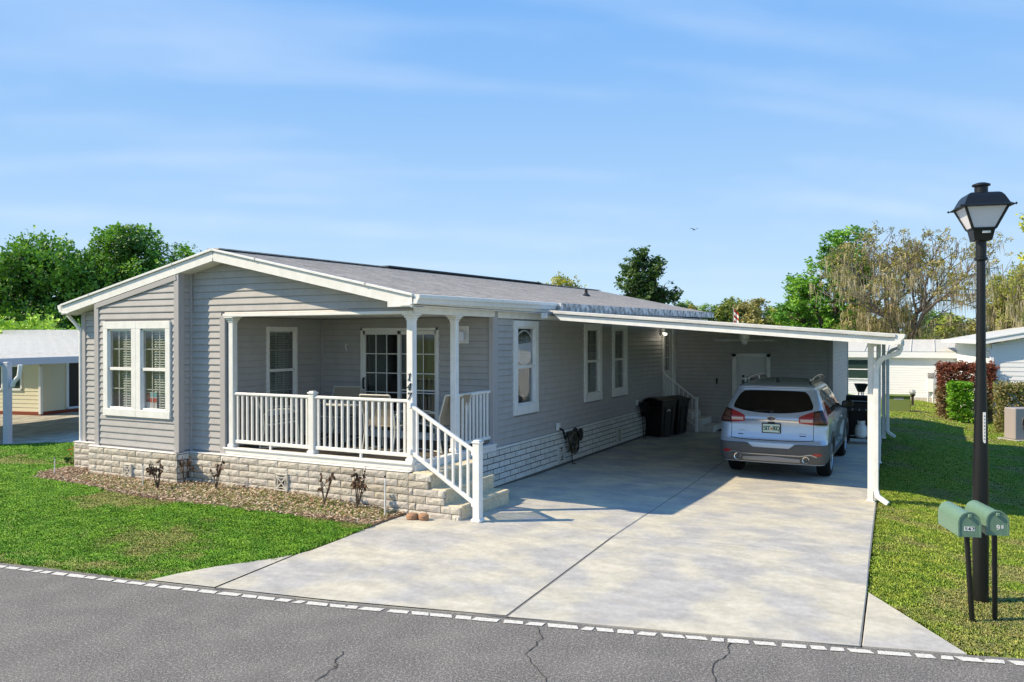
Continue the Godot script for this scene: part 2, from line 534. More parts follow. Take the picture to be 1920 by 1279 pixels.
func make_ground() -> void:
	var g := Geo.new()
	var xs := grid_axis(-14.0, 11.0, 0.22, 500.0)
	var zs := grid_axis(-20.0, 4.6, 0.22, 500.0)
	var pts := []
	for x in xs:
		var row := []
		for z in zs:
			row.append(Vector3(x, ground_y(x, z), z))
		pts.append(row)
	for i in xs.size() - 1:
		for j in zs.size() - 1:
			g.quad(pts[i][j], pts[i + 1][j], pts[i + 1][j + 1], pts[i][j + 1], Vector3.UP)
	structure(put(g, "lawn", M.soil, self))
	# road: a strip along the front of the lots
	g = Geo.new()
	var along := Vector3(0.979, 0, -0.207)
	var out := Vector3(0.207, 0, 0.979)
	var o := Vector3(3.0, 0.05, 2.85)
	# ragged edge towards the lawn
	rng.seed = 5
	var prev := Vector3.ZERO
	var first := true
	var t := -60.0
	while t < 60.0:
		var e := Vector3(t, 0.052, line_z(t) - 0.12 + rng.randf_range(-0.02, 0.025))
		if not first:
			g.quad(prev, e, e + Vector3(0, 0, 7.5), prev + Vector3(0, 0, 7.5), Vector3.UP)
			g.quad(prev, e, e + Vector3.DOWN * 0.15, prev + Vector3.DOWN * 0.15, -out)
		prev = e
		first = false
		t += 0.35 if absf(t) < 9.0 else 2.0
	structure(put(g, "road", M.asphalt, self))
	# grass beyond the far side of the road
	g = Geo.new()
	for k in 60:
		var x0 := -60.0 + k * 2.0
		var a0 := Vector3(x0, 0.045, line_z(x0) + 7.3); var a1 := Vector3(x0 + 2.0, 0.045, line_z(x0 + 2.0) + 7.3)
		g.quad(a0, a1, a1 + Vector3(0, 0, 200), a0 + Vector3(0, 0, 200), Vector3.UP)
	structure(put(g, "verge", M.soil, self))
	# broken white edge line, flake by flake
	var line := thing("road_edge_line", "broken white painted line along the edge of the asphalt road", "road marking", o)
	t = -6.2
	while t < 8.6:
		var l := rng.randf_range(0.10, 0.27)
		var c0 := Vector3(t, 0.052, line_z(t)) - o
		along = (Vector3(t + 0.2, 0, line_z(t + 0.2)) - Vector3(t, 0, line_z(t))).normalized()
		out = Vector3(-along.z, 0, along.x)
		g = Geo.new()
		var w := 0.036 + rng.randf() * 0.006
		var sk := rng.randf_range(-0.03, 0.03)
		var poly := [c0 + out * w + along * (sk * 0.5), c0 + out * -w - along * sk, c0 + along * l * 0.5 - out * (w + rng.randf_range(-0.006, 0.006)), c0 + along * (l - 0.01) - out * w, c0 + along * (l + sk) + out * (w * 0.9), c0 + along * l * 0.45 + out * (w + rng.randf_range(-0.007, 0.004))]
		for k in range(1, 5):
			g.tri_h(poly[0] + Vector3.UP * 0.006, poly[k] + Vector3.UP * 0.006, poly[k + 1] + Vector3.UP * 0.006, Vector3.UP)
		put(g, "paint_flake", M.road_paint, line)
		t += l + rng.randf_range(0.012, 0.04)
	# cracks in the asphalt
	for cr in [[Vector2(3.42, 3.12), Vector2(3.60, 3.40), Vector2(3.63, 3.75), Vector2(3.84, 3.95), Vector2(4.10, 4.25)], [Vector2(4.99, 2.70), Vector2(5.04, 3.0), Vector2(5.0, 3.28), Vector2(5.08, 3.66)], [Vector2(2.33, 4.36), Vector2(2.40, 4.55), Vector2(2.46, 4.62), Vector2(2.50, 4.95)]]:
		g = Geo.new()
		var path := []
		for k in cr.size() - 1:
			for q in 5:
				var p: Vector2 = cr[k].lerp(cr[k + 1], q / 5.0) + Vector2(rng.randf_range(-0.02, 0.02), rng.randf_range(-0.012, 0.012))
				path.append(Vector3(p.x, 0.0565, p.y))
		for k in path.size() - 1:
			var d: Vector3 = (path[k + 1] - path[k]).normalized()
			var s := Vector3(-d.z, 0, d.x) * rng.randf_range(0.002, 0.0055)
			g.quad(path[k] - s, path[k] + s, path[k + 1] + s, path[k + 1] - s, Vector3.UP)
		structure(put(g, "road_crack", M.crack, self))
	make_drive()
	make_bed()

func slab(poly: Array, parent: Node) -> void:
	# inset a little for the joint, chamfered rim
	var c := Vector2.ZERO
	for p in poly:
		c += p
	c /= poly.size()
	var g := Geo.new()
	var inset := Geometry2D.offset_polygon(PackedVector2Array(poly), -0.008)
	if inset.is_empty():
		return
	var q: PackedVector2Array = inset[0]
	var small: PackedVector2Array = Geometry2D.offset_polygon(q, -0.008)[0]
	var ids := Geometry2D.triangulate_polygon(small)
	for i in range(0, ids.size(), 3):
		var a := small[ids[i]]; var b := small[ids[i + 1]]; var d := small[ids[i + 2]]
		g.tri_h(Vector3(a.x, drive_y(a.y), a.y), Vector3(b.x, drive_y(b.y), b.y), Vector3(d.x, drive_y(d.y), d.y), Vector3.UP)
	for i in q.size():
		var a := q[i]; var b := q[(i + 1) % q.size()]
		var o := Vector3((b - a).y, 0, -(b - a).x)
		if o.dot(Vector3((a + b).x * 0.5 - c.x, 0, (a + b).y * 0.5 - c.y)) < 0.0:
			o = -o
		g.quad(Vector3(a.x, drive_y(a.y) - 0.006, a.y), Vector3(b.x, drive_y(b.y) - 0.006, b.y), Vector3(b.x, drive_y(b.y) - 0.14, b.y), Vector3(a.x, drive_y(a.y) - 0.14, a.y), o)
	if q.size() == small.size():
		# match the corners by nearness, then bridge
		var off := 0
		var best := 1e9
		for k in small.size():
			if small[k].distance_to(q[0]) < best:
				best = small[k].distance_to(q[0]); off = k
		for i in q.size():
			var a := q[i]; var b := q[(i + 1) % q.size()]
			var e := small[(i + off) % q.size()]; var f := small[(i + 1 + off) % q.size()]
			g.quad(Vector3(a.x, drive_y(a.y) - 0.006, a.y), Vector3(b.x, drive_y(b.y) - 0.006, b.y), Vector3(f.x, drive_y(f.y), f.y), Vector3(e.x, drive_y(e.y), e.y), Vector3.UP)
	put(g, "slab", M.concrete, parent)

func make_drive() -> void:
	var d := part("driveway", self)
	structure(d)
	var J := [Vector2(3.12, 3.09), Vector2(2.97, -0.13), Vector2(2.83, -4.0), Vector2(2.71, -8.3), Vector2(2.6, -13.3)]
	var R := [Vector2(5.96, 2.395), Vector2(5.87, -0.39), Vector2(5.75, -4.1), Vector2(5.60, -8.45), Vector2(5.43, -13.3)]
	var L := [Vector2(0.17, 3.695), Vector2(-0.02, 0.09), Vector2(-0.03, -3.9), Vector2(-0.03, -8.2), Vector2(-0.03, -13.3)]
	slab([DRIVE_EDGE[0], L[0], Vector2(0.03, 2.34), DRIVE_EDGE[3], DRIVE_EDGE[2], DRIVE_EDGE[1]], d)
	slab([L[0], Vector2(1.42, 3.48), J[0], J[1], L[1], DRIVE_EDGE[7], DRIVE_EDGE[6], DRIVE_EDGE[5], DRIVE_EDGE[4], Vector2(0.03, 2.34)], d)
	slab([J[0], Vector2(4.71, 2.72), R[0], Vector2(5.92, 0.86), R[1], J[1]], d)
	slab([R[0], Vector2(6.72, 2.19), Vector2(5.92, 0.86)], d)
	for k in range(1, 4):
		slab([L[k], J[k], J[k + 1], L[k + 1]], d)
		slab([J[k], R[k], R[k + 1], J[k + 1]], d)
	var g := Geo.new()
	for k in range(0, 4):
		var zz: Array = [L[k], J[k], R[k], R[k + 1], J[k + 1], L[k + 1]]
		var pp := []
		for q in zz:
			pp.append(Vector3(q.x, drive_y(q.y) - 0.006, q.y))
		g.quad(pp[0], pp[1], pp[4], pp[5], Vector3.UP)
		g.quad(pp[1], pp[2], pp[3], pp[4], Vector3.UP)
	put(g, "joint_filler", M.joint, d)

func bed_y(x: float) -> float:
	return lerpf(0.192, 0.088, clampf((x + 1.97) / 1.9, 0.0, 1.0))

func make_bed() -> void:
	var g := Geo.new()
	var poly := PackedVector2Array(BED)
	var ids := Geometry2D.triangulate_polygon(poly)
	for i in range(0, ids.size(), 3):
		var tr := [poly[ids[i]], poly[ids[i + 1]], poly[ids[i + 2]]]
		g.tri_h(Vector3(tr[0].x, bed_y(tr[0].x), tr[0].y), Vector3(tr[1].x, bed_y(tr[1].x), tr[1].y), Vector3(tr[2].x, bed_y(tr[2].x), tr[2].y), Vector3.UP)
	for i in poly.size():
		var a := poly[i]; var b := poly[(i + 1) % poly.size()]
		g.quad(Vector3(a.x, bed_y(a.x), a.y), Vector3(b.x, bed_y(b.x), b.y), Vector3(b.x, -0.05, b.y), Vector3(a.x, -0.05, a.y), Vector3((b - a).y, 0, -(b - a).x))
	structure(put(g, "planting_bed", M.mulch_soil, self))
	# bark chips and fallen leaves
	rng.seed = 77
	g = Geo.new()
	var a := [Vector3(-0.5, 0, -0.16), Vector3(-0.2, 0.05, -0.24), Vector3(0.28, 0.03, -0.2), Vector3(0.5, -0.03, 0.02), Vector3(0.24, 0.05, 0.2), Vector3(-0.25, 0.0, 0.22)]
	for k in range(1, 5):
		g.tri_h(a[0], a[k], a[k + 1], Vector3.UP)
	var xf := []
	var cl := []
	while xf.size() < 15000:
		var p := Vector2(rng.randf_range(-7.5, 0.1), rng.randf_range(0.08, 1.5))
		if not Geometry2D.is_point_in_polygon(p, poly):
			if rng.randf() > 0.10 or not Geometry2D.is_point_in_polygon(p - Vector2(0, 0.08), poly):
				continue
		var s := rng.randf_range(0.014, 0.05)
		var b := Basis.from_euler(Vector3(rng.randf_range(-0.5, 0.5), rng.randf() * TAU, rng.randf_range(-0.5, 0.5))).scaled(Vector3(s, s, s))
		xf.append(Transform3D(b, Vector3(p.x, bed_y(p.x) + 0.004 + rng.randf() * 0.028, p.y)))
		var k := rng.randf()
		var c := Color(0.34, 0.22, 0.13).lerp(Color(0.56, 0.42, 0.28), rng.randf())
		if k < 0.33:
			c = Color(0.66, 0.53, 0.37)
		elif k < 0.45:
			c = Color(0.16, 0.10, 0.065)
		elif k < 0.55:
			c = Color(0.30, 0.14, 0.07)
		cl.append(c)
	stuff(scatter("mulch", g.mesh(), M.tinted, xf, cl, self))
	tag(get_node("mulch"), "brown bark chips and dry leaves covering the bed along the block skirting", "mulch")

func scatter(called: String, mesh: Mesh, m: Material, xf: Array, cl: Array, parent: Node) -> MultiMeshInstance3D:
	var mm := MultiMesh.new()
	mm.transform_format = MultiMesh.TRANSFORM_3D
	mm.use_colors = cl.size() > 0
	mm.mesh = mesh
	mm.instance_count = xf.size()
	var st := 16 if cl.size() > 0 else 12
	var buf := PackedFloat32Array()
	buf.resize(xf.size() * st)
	for i in xf.size():
		var t: Transform3D = xf[i]
		var b := t.basis
		var o := i * st
		buf[o] = b.x.x; buf[o + 1] = b.y.x; buf[o + 2] = b.z.x; buf[o + 3] = t.origin.x
		buf[o + 4] = b.x.y; buf[o + 5] = b.y.y; buf[o + 6] = b.z.y; buf[o + 7] = t.origin.y
		buf[o + 8] = b.x.z; buf[o + 9] = b.y.z; buf[o + 10] = b.z.z; buf[o + 11] = t.origin.z
		if st == 16:
			var c: Color = cl[i]
			buf[o + 12] = c.r; buf[o + 13] = c.g; buf[o + 14] = c.b; buf[o + 15] = 1.0
	mm.buffer = buf
	var n := MultiMeshInstance3D.new()
	n.multimesh = mm
	n.material_override = m
	n.name = numbered(called) if parent == self else called
	parent.add_child(n, true)
	return n

func tuft(seed_: int, blades: int, h: float, spread: float) -> ArrayMesh:
	var g := Geo.new()
	var r := RandomNumberGenerator.new()
	r.seed = seed_
	for k in blades:
		var a := r.randf() * TAU
		var b := Vector3(cos(a), 0, sin(a)) * spread * sqrt(r.randf())
		var d := Vector3(cos(r.randf() * TAU), 0, sin(r.randf() * TAU)).normalized()
		var s := Vector3(-d.z, 0, d.x) * 0.0042
		var hh := h * r.randf_range(0.55, 1.1)
		var lean := r.randf_range(0.1, 0.75)
		var m := b + Vector3.UP * hh * 0.6 + d * hh * lean * 0.35
		var t := b + Vector3.UP * hh * (1.0 - lean * 0.25) + d * hh * lean
		var nn := (d * 0.5 + Vector3.UP).normalized()
		g.tri_s(b - s, b + s, m + s * 0.8, nn, nn, nn)
		g.tri_s(b - s, m + s * 0.8, m - s * 0.8, nn, nn, nn)
		g.tri_s(m - s * 0.8, m + s * 0.8, t, nn, nn, nn)
	return g.mesh()

func make_grass() -> void:
	rng.seed = 301
	var nz := FastNoiseLite.new()
	nz.seed = 8
	nz.frequency = 0.45
	nz.fractal_octaves = 4
	var nz2 := FastNoiseLite.new()
	nz2.seed = 18
	nz2.frequency = 2.6
	nz2.fractal_octaves = 2
	var bed := PackedVector2Array(BED)
	var edge := PackedVector2Array(DRIVE_EDGE + [Vector2(3, 0.1), Vector2(3, 3.4)])
	var sets := [[[], []], [[], []], [[], []]]
	# regions: x0, x1, z0, z1, tufts per square metre, size
	var regs := [[-9.5, 0.2, 0.0, 5.2, 1050, 1.0], [-17.0, -7.0, -9.0, 3.0, 380, 1.25], [-26.0, -9.5, -3.0, 6.5, 120, 1.5], [5.4, 9.2, -6.0, 2.6, 900, 1.0], [5.2, 11.0, -16.0, -6.0, 430, 1.2], [0.5, 13.0, -34.0, -16.0, 130, 1.7]]
	for rg in regs:
		var count := int((rg[1] - rg[0]) * (rg[3] - rg[2]) * rg[4])
		for i in count:
			var x: float = rng.randf_range(rg[0], rg[1])
			var z: float = rng.randf_range(rg[2], rg[3])
			var s := road_s(x, z)
			if s < 0.03 + rng.randf() * 0.06:
				continue
			var p := Vector2(x - rng.randf() * rng.randf() * 0.09, z + rng.randf() * rng.randf() * 0.07)
			var y := 0.0
			if x < 0.5 and z > -16.4:
				if x > -7.15 and z < 0.1:
					continue
				if Geometry2D.is_point_in_polygon(p, bed) or Geometry2D.is_point_in_polygon(p, edge):
					continue
				if x > 0.0 and z < 2.3:
					continue
				if in_left_drive(p):
					continue
				y = lawn_left(x, z)
			else:
				if x < drive_right(z) + 0.035 - rng.randf() * rng.randf() * 0.10 and z > -16.4:
					continue
				if z < -12.9 and x < 4.3 and z > -19.0:
					continue
				y = ground_y(x, z)
			var dry := nz.get_noise_2d(x, z)
			var f := nz2.get_noise_2d(x, z)
			var k := clampf(f * 0.6 + 0.5, 0.0, 1.0)
			var c := Color(0.12, 0.35, 0.02).lerp(Color(0.27, 0.53, 0.04), k)
			var tan_amount := sm(0.24, 0.46, dry + f * 0.12)
			if x > 4.0:
				c = Color(0.26, 0.45, 0.03).lerp(Color(0.56, 0.64, 0.10), k)
				tan_amount = sm(0.0, 0.4, dry + f * 0.15)
				if z < -14.0:
					tan_amount = sm(-0.15, 0.3, dry + f * 0.1)
			else:
				tan_amount = maxf(tan_amount, 0.8 * sm(0.55, 0.15, s) * sm(-0.3, 0.4, f))
				tan_amount = maxf(tan_amount, 0.85 * sm(0.55, 0.15, Vector2((x + 1.95) * 0.55, z - 2.75).length() + f * 0.35))
			c = c.lerp(Color(0.52, 0.45, 0.20), tan_amount * rng.randf_range(0.35, 1.0))
			c = c.lerp(Color(0.06, 0.13, 0.02), rng.randf() * 0.22)
			var sc: float = rg[5] * rng.randf_range(0.7, 1.25) * (1.0 - 0.35 * tan_amount)
			var b := Basis(Vector3.UP, rng.randf() * TAU).scaled(Vector3(rg[5] * 1.1, sc, rg[5] * 1.1))
			var q := rng.randi() % 3
			sets[q][0].append(Transform3D(b, Vector3(x, y - 0.004, z)))
			sets[q][1].append(c)
	var lawn := part("grass", self)
	stuff(lawn)
	tag(lawn, "short green grass with dry straw patches growing on the lots", "grass")
	for q in 3:
		stuff(scatter("blades", tuft(40 + q, 12, 0.040, 0.036), M.grass, sets[q][0], sets[q][1], lawn))

func in_left_drive(p: Vector2) -> bool:
	return Geometry2D.is_point_in_polygon(p, PackedVector2Array(LEFT_DRIVE))

const LEFT_DRIVE := [Vector2(-9.6, -2.6), Vector2(-12.6, -1.55), Vector2(-21.5, -6.2), Vector2(-24.5, -8.6), Vector2(-20.5, -11.8), Vector2(-13.0, -8.5)]

func bake(called: String, spray: ArrayMesh, m: Material, xf: Array, cl: Array, parent: Node) -> MeshInstance3D:
	# joins many turned copies of one little mesh into a single surface
	var arr := spray.surface_get_arrays(0)
	var bv: PackedVector3Array = arr[Mesh.ARRAY_VERTEX]
	var bn: PackedVector3Array = arr[Mesh.ARRAY_NORMAL]
	var v := PackedVector3Array()
	var n := PackedVector3Array()
	var c := PackedColorArray()
	var row := PackedColorArray()
	row.resize(bv.size())
	for i in xf.size():
		var t: Transform3D = xf[i]
		v.append_array(t * bv)
		n.append_array(Transform3D(t.basis.orthonormalized(), Vector3.ZERO) * bn)
		row.fill(cl[i])
		c.append_array(row)
	var out := []
	out.resize(Mesh.ARRAY_MAX)
	out[Mesh.ARRAY_VERTEX] = v
	out[Mesh.ARRAY_NORMAL] = n
	out[Mesh.ARRAY_COLOR] = c
	var am := ArrayMesh.new()
	am.add_surface_from_arrays(Mesh.PRIMITIVE_TRIANGLES, out)
	return put(am, called, m, parent)

const LAP := 0.108

func roof_y(x: float, z: float) -> float:
	return 3.94 - 0.213 * absf(x + 3.6) + 0.0125 * (0.3 - z)

func lb(g: Geo, O: Vector3, u: Vector3, n: Vector3, u0: float, u1: float, y0: float, y1: float, d0: float, d1: float, ch := 0.004) -> void:
	# a box in a wall's own frame: along the wall, up, out of the wall
	var bs := Basis(u, Vector3.UP, n)
	var c := O + u * (u0 + u1) * 0.5 + Vector3.UP * (y0 + y1) * 0.5 + n * (d0 + d1) * 0.5
	var s := Vector3(absf(u1 - u0), absf(y1 - y0), absf(d1 - d0))
	if ch > 0.0:
		g.cbox(c, s, ch, bs)
	else:
		g.box(c, s, bs)

func board(O: Vector3, u: Vector3, n: Vector3, a0: float, a1: float, b0: float, b1: float, ya: float, yb: float, lip := 0.021) -> Geo:
	var g := Geo.new()
	var up := Vector3.UP
	var bl := O + u * a0 + up * ya + n * lip; var br := O + u * a1 + up * ya + n * lip
	var tl := O + u * b0 + up * yb + n * 0.003; var tr := O + u * b1 + up * yb + n * 0.003
	var k := 0.12
	var ml := bl.lerp(tl, k) + n * 0.001; var mr := br.lerp(tr, k) + n * 0.001
	g.quad(bl - n * 0.003, br - n * 0.003, mr, ml, n)
	g.quad(ml, mr, tr, tl, n)
	g.quad(bl - n * 0.003, br - n * 0.003, br - n * lip, bl - n * lip, -up)
	g.quad(bl - n * 0.003, ml, tl, bl - n * lip, -u)
	g.quad(br - n * 0.003, mr, tr, br - n * lip, u)
	return g

func siding(parent: Node, O: Vector3, u: Vector3, n: Vector3, y0: float, y1: float, holes: Array, lims: Callable, m: Material, lap := LAP) -> void:
	var y := y0
	while y < y1 - 0.01:
		var yb := minf(y + lap, y1)
		var la: Vector2 = lims.call(y)
		var lt: Vector2 = lims.call(yb)
		if la.y - la.x < 0.02:
			break
		if lt.y < lt.x:
			lt = Vector2((la.x + la.y) * 0.5, (la.x + la.y) * 0.5 + 0.001)
		var cuts := []
		for h in holes:
			if minf(h[3], yb) - maxf(h[2], y) > lap * 0.45:
				cuts.append(h)
		cuts.sort_custom(func(p, q): return p[0] < q[0])
		var start := la.x
		var start_t := lt.x
		for h in cuts:
			if h[0] - start > 0.02:
				put(board(O, u, n, start, h[0], maxf(start_t, start), h[0], y, yb - 0.004), "siding_board", m, parent)
			start = h[1]
			start_t = h[1]
		if la.y - start > 0.02:
			put(board(O, u, n, start, la.y, maxf(start_t, start) if cuts else lt.x, lt.y, y, yb - 0.004), "siding_board", m, parent)
		y += lap

func wall(called: String, parent: Node, O: Vector3, u: Vector3, n: Vector3, width: float, y0: float, y1: float, holes: Array, m: Material, thick := 0.1) -> MeshInstance3D:
	var us := [0.0, width]
	var ys := [y0, y1]
	for h in holes:
		us.append(h[0]); us.append(h[1]); ys.append(h[2]); ys.append(h[3])
	us.sort(); ys.sort()
	var g := Geo.new()
	for i in us.size() - 1:
		for j in ys.size() - 1:
			if us[i + 1] - us[i] < 1e-4 or ys[j + 1] - ys[j] < 1e-4:
				continue
			var cu: float = (us[i] + us[i + 1]) * 0.5
			var cy: float = (ys[j] + ys[j + 1]) * 0.5
			var inside := false
			for h in holes:
				if cu > h[0] and cu < h[1] and cy > h[2] and cy < h[3]:
					inside = true
			if not inside:
				lb(g, O, u, n, us[i], us[i + 1], ys[j], ys[j + 1], -thick, 0.0, 0.0)
	return put(g, called, m, parent)

func window(parent: Node, O: Vector3, u: Vector3, n: Vector3, a: float, b: float, y0: float, y1: float, side: float, top: float, bottom: float, cols: int, blind_from: float, lower_blind := true) -> Node3D:
	# a, b, y0, y1: outside of the casing
	var w := part("window", parent)
	var g := Geo.new()
	lb(g, O, u, n, a, b, y1 - top, y1, 0.0, 0.045)
	lb(g, O, u, n, a, b, y0, y0 + bottom, 0.0, 0.05)
	lb(g, O, u, n, a, a + side, y0 + bottom, y1 - top, 0.0, 0.043)
	lb(g, O, u, n, b - side, b, y0 + bottom, y1 - top, 0.0, 0.043)
	put(g, "casing", M.white, w)
	var ga := a + side; var gb := b - side; var g0 := y0 + bottom; var g1 := y1 - top
	g = Geo.new()
	var ym := (g0 + g1) * 0.5
	for q in [[ga, gb, g0, g0 + 0.03], [ga, gb, g1 - 0.03, g1], [ga, ga + 0.03, g0, g1], [gb - 0.03, gb, g0, g1], [ga, gb, ym - 0.025, ym + 0.025]]:
		lb(g, O, u, n, q[0], q[1], q[2], q[3], -0.05, 0.018, 0.003)
	put(g, "sash", M.white, w)
	for half in 2:
		var p0 := (g0 + 0.03) if half == 0 else (ym + 0.025)
		var p1 := (ym - 0.025) if half == 0 else (g1 - 0.03)
		g = Geo.new()
		lb(g, O, u, n, ga + 0.03, gb - 0.03, p0, p1, -0.012 - 0.012 * (1 - half), -0.008 - 0.012 * (1 - half), 0.0)
		put(g, "pane", M.glass, w)
		g = Geo.new()
		for k in range(1, cols):
			var uu := lerpf(ga + 0.03, gb - 0.03, float(k) / cols)
			lb(g, O, u, n, uu - 0.008, uu + 0.008, p0, p1, -0.033, -0.028, 0.0)
		lb(g, O, u, n, ga + 0.03, gb - 0.03, (p0 + p1) * 0.5 - 0.008, (p0 + p1) * 0.5 + 0.008, -0.034, -0.028, 0.0)
		put(g, "grille", M.white, w)
	g = Geo.new()
	var y := g1 - 0.05
	var ba := lerpf(ga, gb, blind_from)
	var tilt := Basis(u, 0.6)
	while y > (g0 + 0.04 if lower_blind else ym):
		g.box(O + u * (ba + gb - 0.01) * 0.5 + Vector3.UP * y - n * 0.085, Vector3(gb - 0.01 - ba, 0.0035, 0.046), tilt * Basis(u, Vector3.UP, n))
		y -= 0.042
	lb(g, O, u, n, ga + 0.01, gb - 0.01, g1 - 0.05, g1 - 0.005, -0.12, -0.06, 0.0)
	put(g, "blind", M.blind, w)
	if blind_from > 0.02:
		g = Geo.new()
		lb(g, O, u, n, ga - 0.02, ba + 0.03, g0, g1, -0.14, -0.13, 0.0)
		put(g, "curtain", M.curtain, w)
	return w

var block_rough := []
var block_plain: ArrayMesh

func make_blocks() -> void:
	rng.seed = 99
	for k in 8:
		var g := Geo.new()
		var nx := 7
		var ny := 3
		var p := []
		for i in nx + 1:
			var col := []
			for j in ny + 1:
				var rim := i == 0 or i == nx or j == 0 or j == ny
				var d := rng.randf_range(-0.003, 0.002) if rim else rng.randf_range(0.003, 0.015)
				col.append(Vector3(-0.198 + 0.396 * i / nx + (0.0 if i == 0 or i == nx else rng.randf_range(-0.01, 0.01)), 0.092 * j / ny + (0.0 if j == 0 or j == ny else rng.randf_range(-0.006, 0.006)), d))
			p.append(col)
		for i in nx:
			for j in ny:
				if rng.randf() < 0.5:
					g.tri_h(p[i][j], p[i + 1][j], p[i + 1][j + 1], Vector3.BACK); g.tri_h(p[i][j], p[i + 1][j + 1], p[i][j + 1], Vector3.BACK)
				else:
					g.tri_h(p[i][j], p[i + 1][j], p[i][j + 1], Vector3.BACK); g.tri_h(p[i + 1][j], p[i + 1][j + 1], p[i][j + 1], Vector3.BACK)
		var z := Vector3(0, 0, -0.05)
		for i in nx:
			g.quad(p[i][ny], p[i + 1][ny], p[i + 1][ny] + z, p[i][ny] + z, Vector3.UP)
			g.quad(p[i][0], p[i + 1][0], p[i + 1][0] + z, p[i][0] + z, Vector3.DOWN)
		for j in ny:
			g.quad(p[0][j], p[0][j + 1], p[0][j + 1] + z, p[0][j] + z, Vector3.LEFT)
			g.quad(p[nx][j], p[nx][j + 1], p[nx][j + 1] + z, p[nx][j] + z, Vector3.RIGHT)
		block_rough.append(g.mesh())
	var g := Geo.new()
	g.cbox(Vector3(0, 0.046, -0.02), Vector3(0.396, 0.086, 0.05), 0.006)
	block_plain = g.mesh()

func course(parent: Node, O: Vector3, u: Vector3, n: Vector3, a: float, b: float, y: float, shift: float, rough: bool) -> void:
	var t := a - shift
	var bs := Basis(u, Vector3.UP, n)
	if bs.determinant() < 0.0:
		bs = Basis(-u, Vector3.UP, n)
	while t < b - 0.03:
		var s := maxf(t, a)
		var e := minf(t + 0.4064, b)
		if e - s > 0.05:
			var sc := (e - s - (0.010 if rough else 0.022)) / 0.396
			var m: Material = M["block_%d" % (rng.randi() % 4)] if rough else M["wash_block_%d" % (rng.randi() % 3)]
			var o := put(block_rough[rng.randi() % 8] if rough else block_plain, "block", m, parent)
			o.transform = Transform3D(bs * Basis.from_scale(Vector3(sc, 1, 1)), O + u * (s + e) * 0.5 + Vector3.UP * y + n * rng.randf_range(-0.002, 0.003))
		t += 0.4064

func skirt(parent: Node, O: Vector3, u: Vector3, n: Vector3, width: float, top: float, rows: int, rough: bool, cap := true, back := 0.09) -> Node3D:
	var g := Geo.new()
	lb(g, O, u, n, 0.005, width - 0.005, top - rows * 0.1016 - 0.1, top, -back, -0.009 if rough else -0.002, 0.0)
	var s := put(g, "skirting", M.mortar if rough else M.dark_mortar, parent)
	for r in rows:
		course(s, O, u, n, 0.0, width, top - 0.1016 * (r + 1), 0.2032 if r % 2 else 0.0, rough)
	if cap:
		g = Geo.new()
		lb(g, O, u, n, -0.01, width + 0.01, top, top + 0.012, -back - 0.02, 0.004, 0.003)
		put(g, "ledge", M.white, s)
	return s

func vent_block(parent: Node, O: Vector3, u: Vector3, n: Vector3, s: float) -> void:
	var v := part("vent_block", parent)
	var g := Geo.new()
	lb(g, O, u, n, 0.01, s - 0.01, 0.01, s - 0.01, 0.0, 0.006, 0.0)
	put(g, "opening", M.black_plastic, v)
	g = Geo.new()
	for q in [[0, s, 0, 0.022], [0, s, s - 0.022, s], [0, 0.022, 0, s], [s - 0.022, s, 0, s]]:
		lb(g, O, u, n, q[0], q[1], q[2], q[3], -0.01, 0.03)
	var c := O + u * s * 0.5 + Vector3.UP * s * 0.5 + n * 0.016
	for sg in [-1, 1]:
		g.bar(c - u * s * 0.47 - Vector3.UP * s * 0.47 * sg, c + u * s * 0.47 + Vector3.UP * s * 0.47 * sg, 0.02, 0.026, n)
	for k in 4:
		var e: Vector3 = [u, -u, Vector3.UP, Vector3.DOWN][k]
		var f: Vector3 = [Vector3.UP, Vector3.UP, u, u][k]
		var pts := []
		for i in 7:
			var t := (i / 6.0 - 0.5) * 2.0
			pts.append(c + e * s * (0.5 - 0.22 * (1.0 - t * t)) + f * s * 0.48 * t)
		for i in 6:
			g.bar(pts[i], pts[i + 1], 0.014, 0.022, n)
	put(g, "grille", M.block_2, v)

func rail_section(parent: Node, a: Vector3, b: Vector3, top_a: float, top_b: float, bot_a: float, bot_b: float, count: int, inset := 0.6) -> Node3D:
	# rails run from over a to over b; heights given at the two ends
	var r := part("porch_railing", parent)
	var up := Vector3.UP
	var g := Geo.new()
	g.bar(a + up * top_a, b + up * top_b, 0.065, 0.045, up, 0.012)
	put(g, "top_rail", M.white, r)
	g = Geo.new()
	g.bar(a + up * bot_a, b + up * bot_b, 0.05, 0.055, up, 0.008)
	put(g, "bottom_rail", M.white, r)
	for k in count:
		var t := (k + inset) / (count - 1 + 2.0 * inset)
		var p := a.lerp(b, t)
		g = Geo.new()
		var y0 := lerpf(bot_a, bot_b, t) + 0.02
		var y1 := lerpf(top_a, top_b, t) - 0.01
		g.cbox(p + up * (y0 + y1) * 0.5, Vector3(0.034, y1 - y0, 0.034), 0.005)
		put(g, "baluster", M.white, r)
	return r

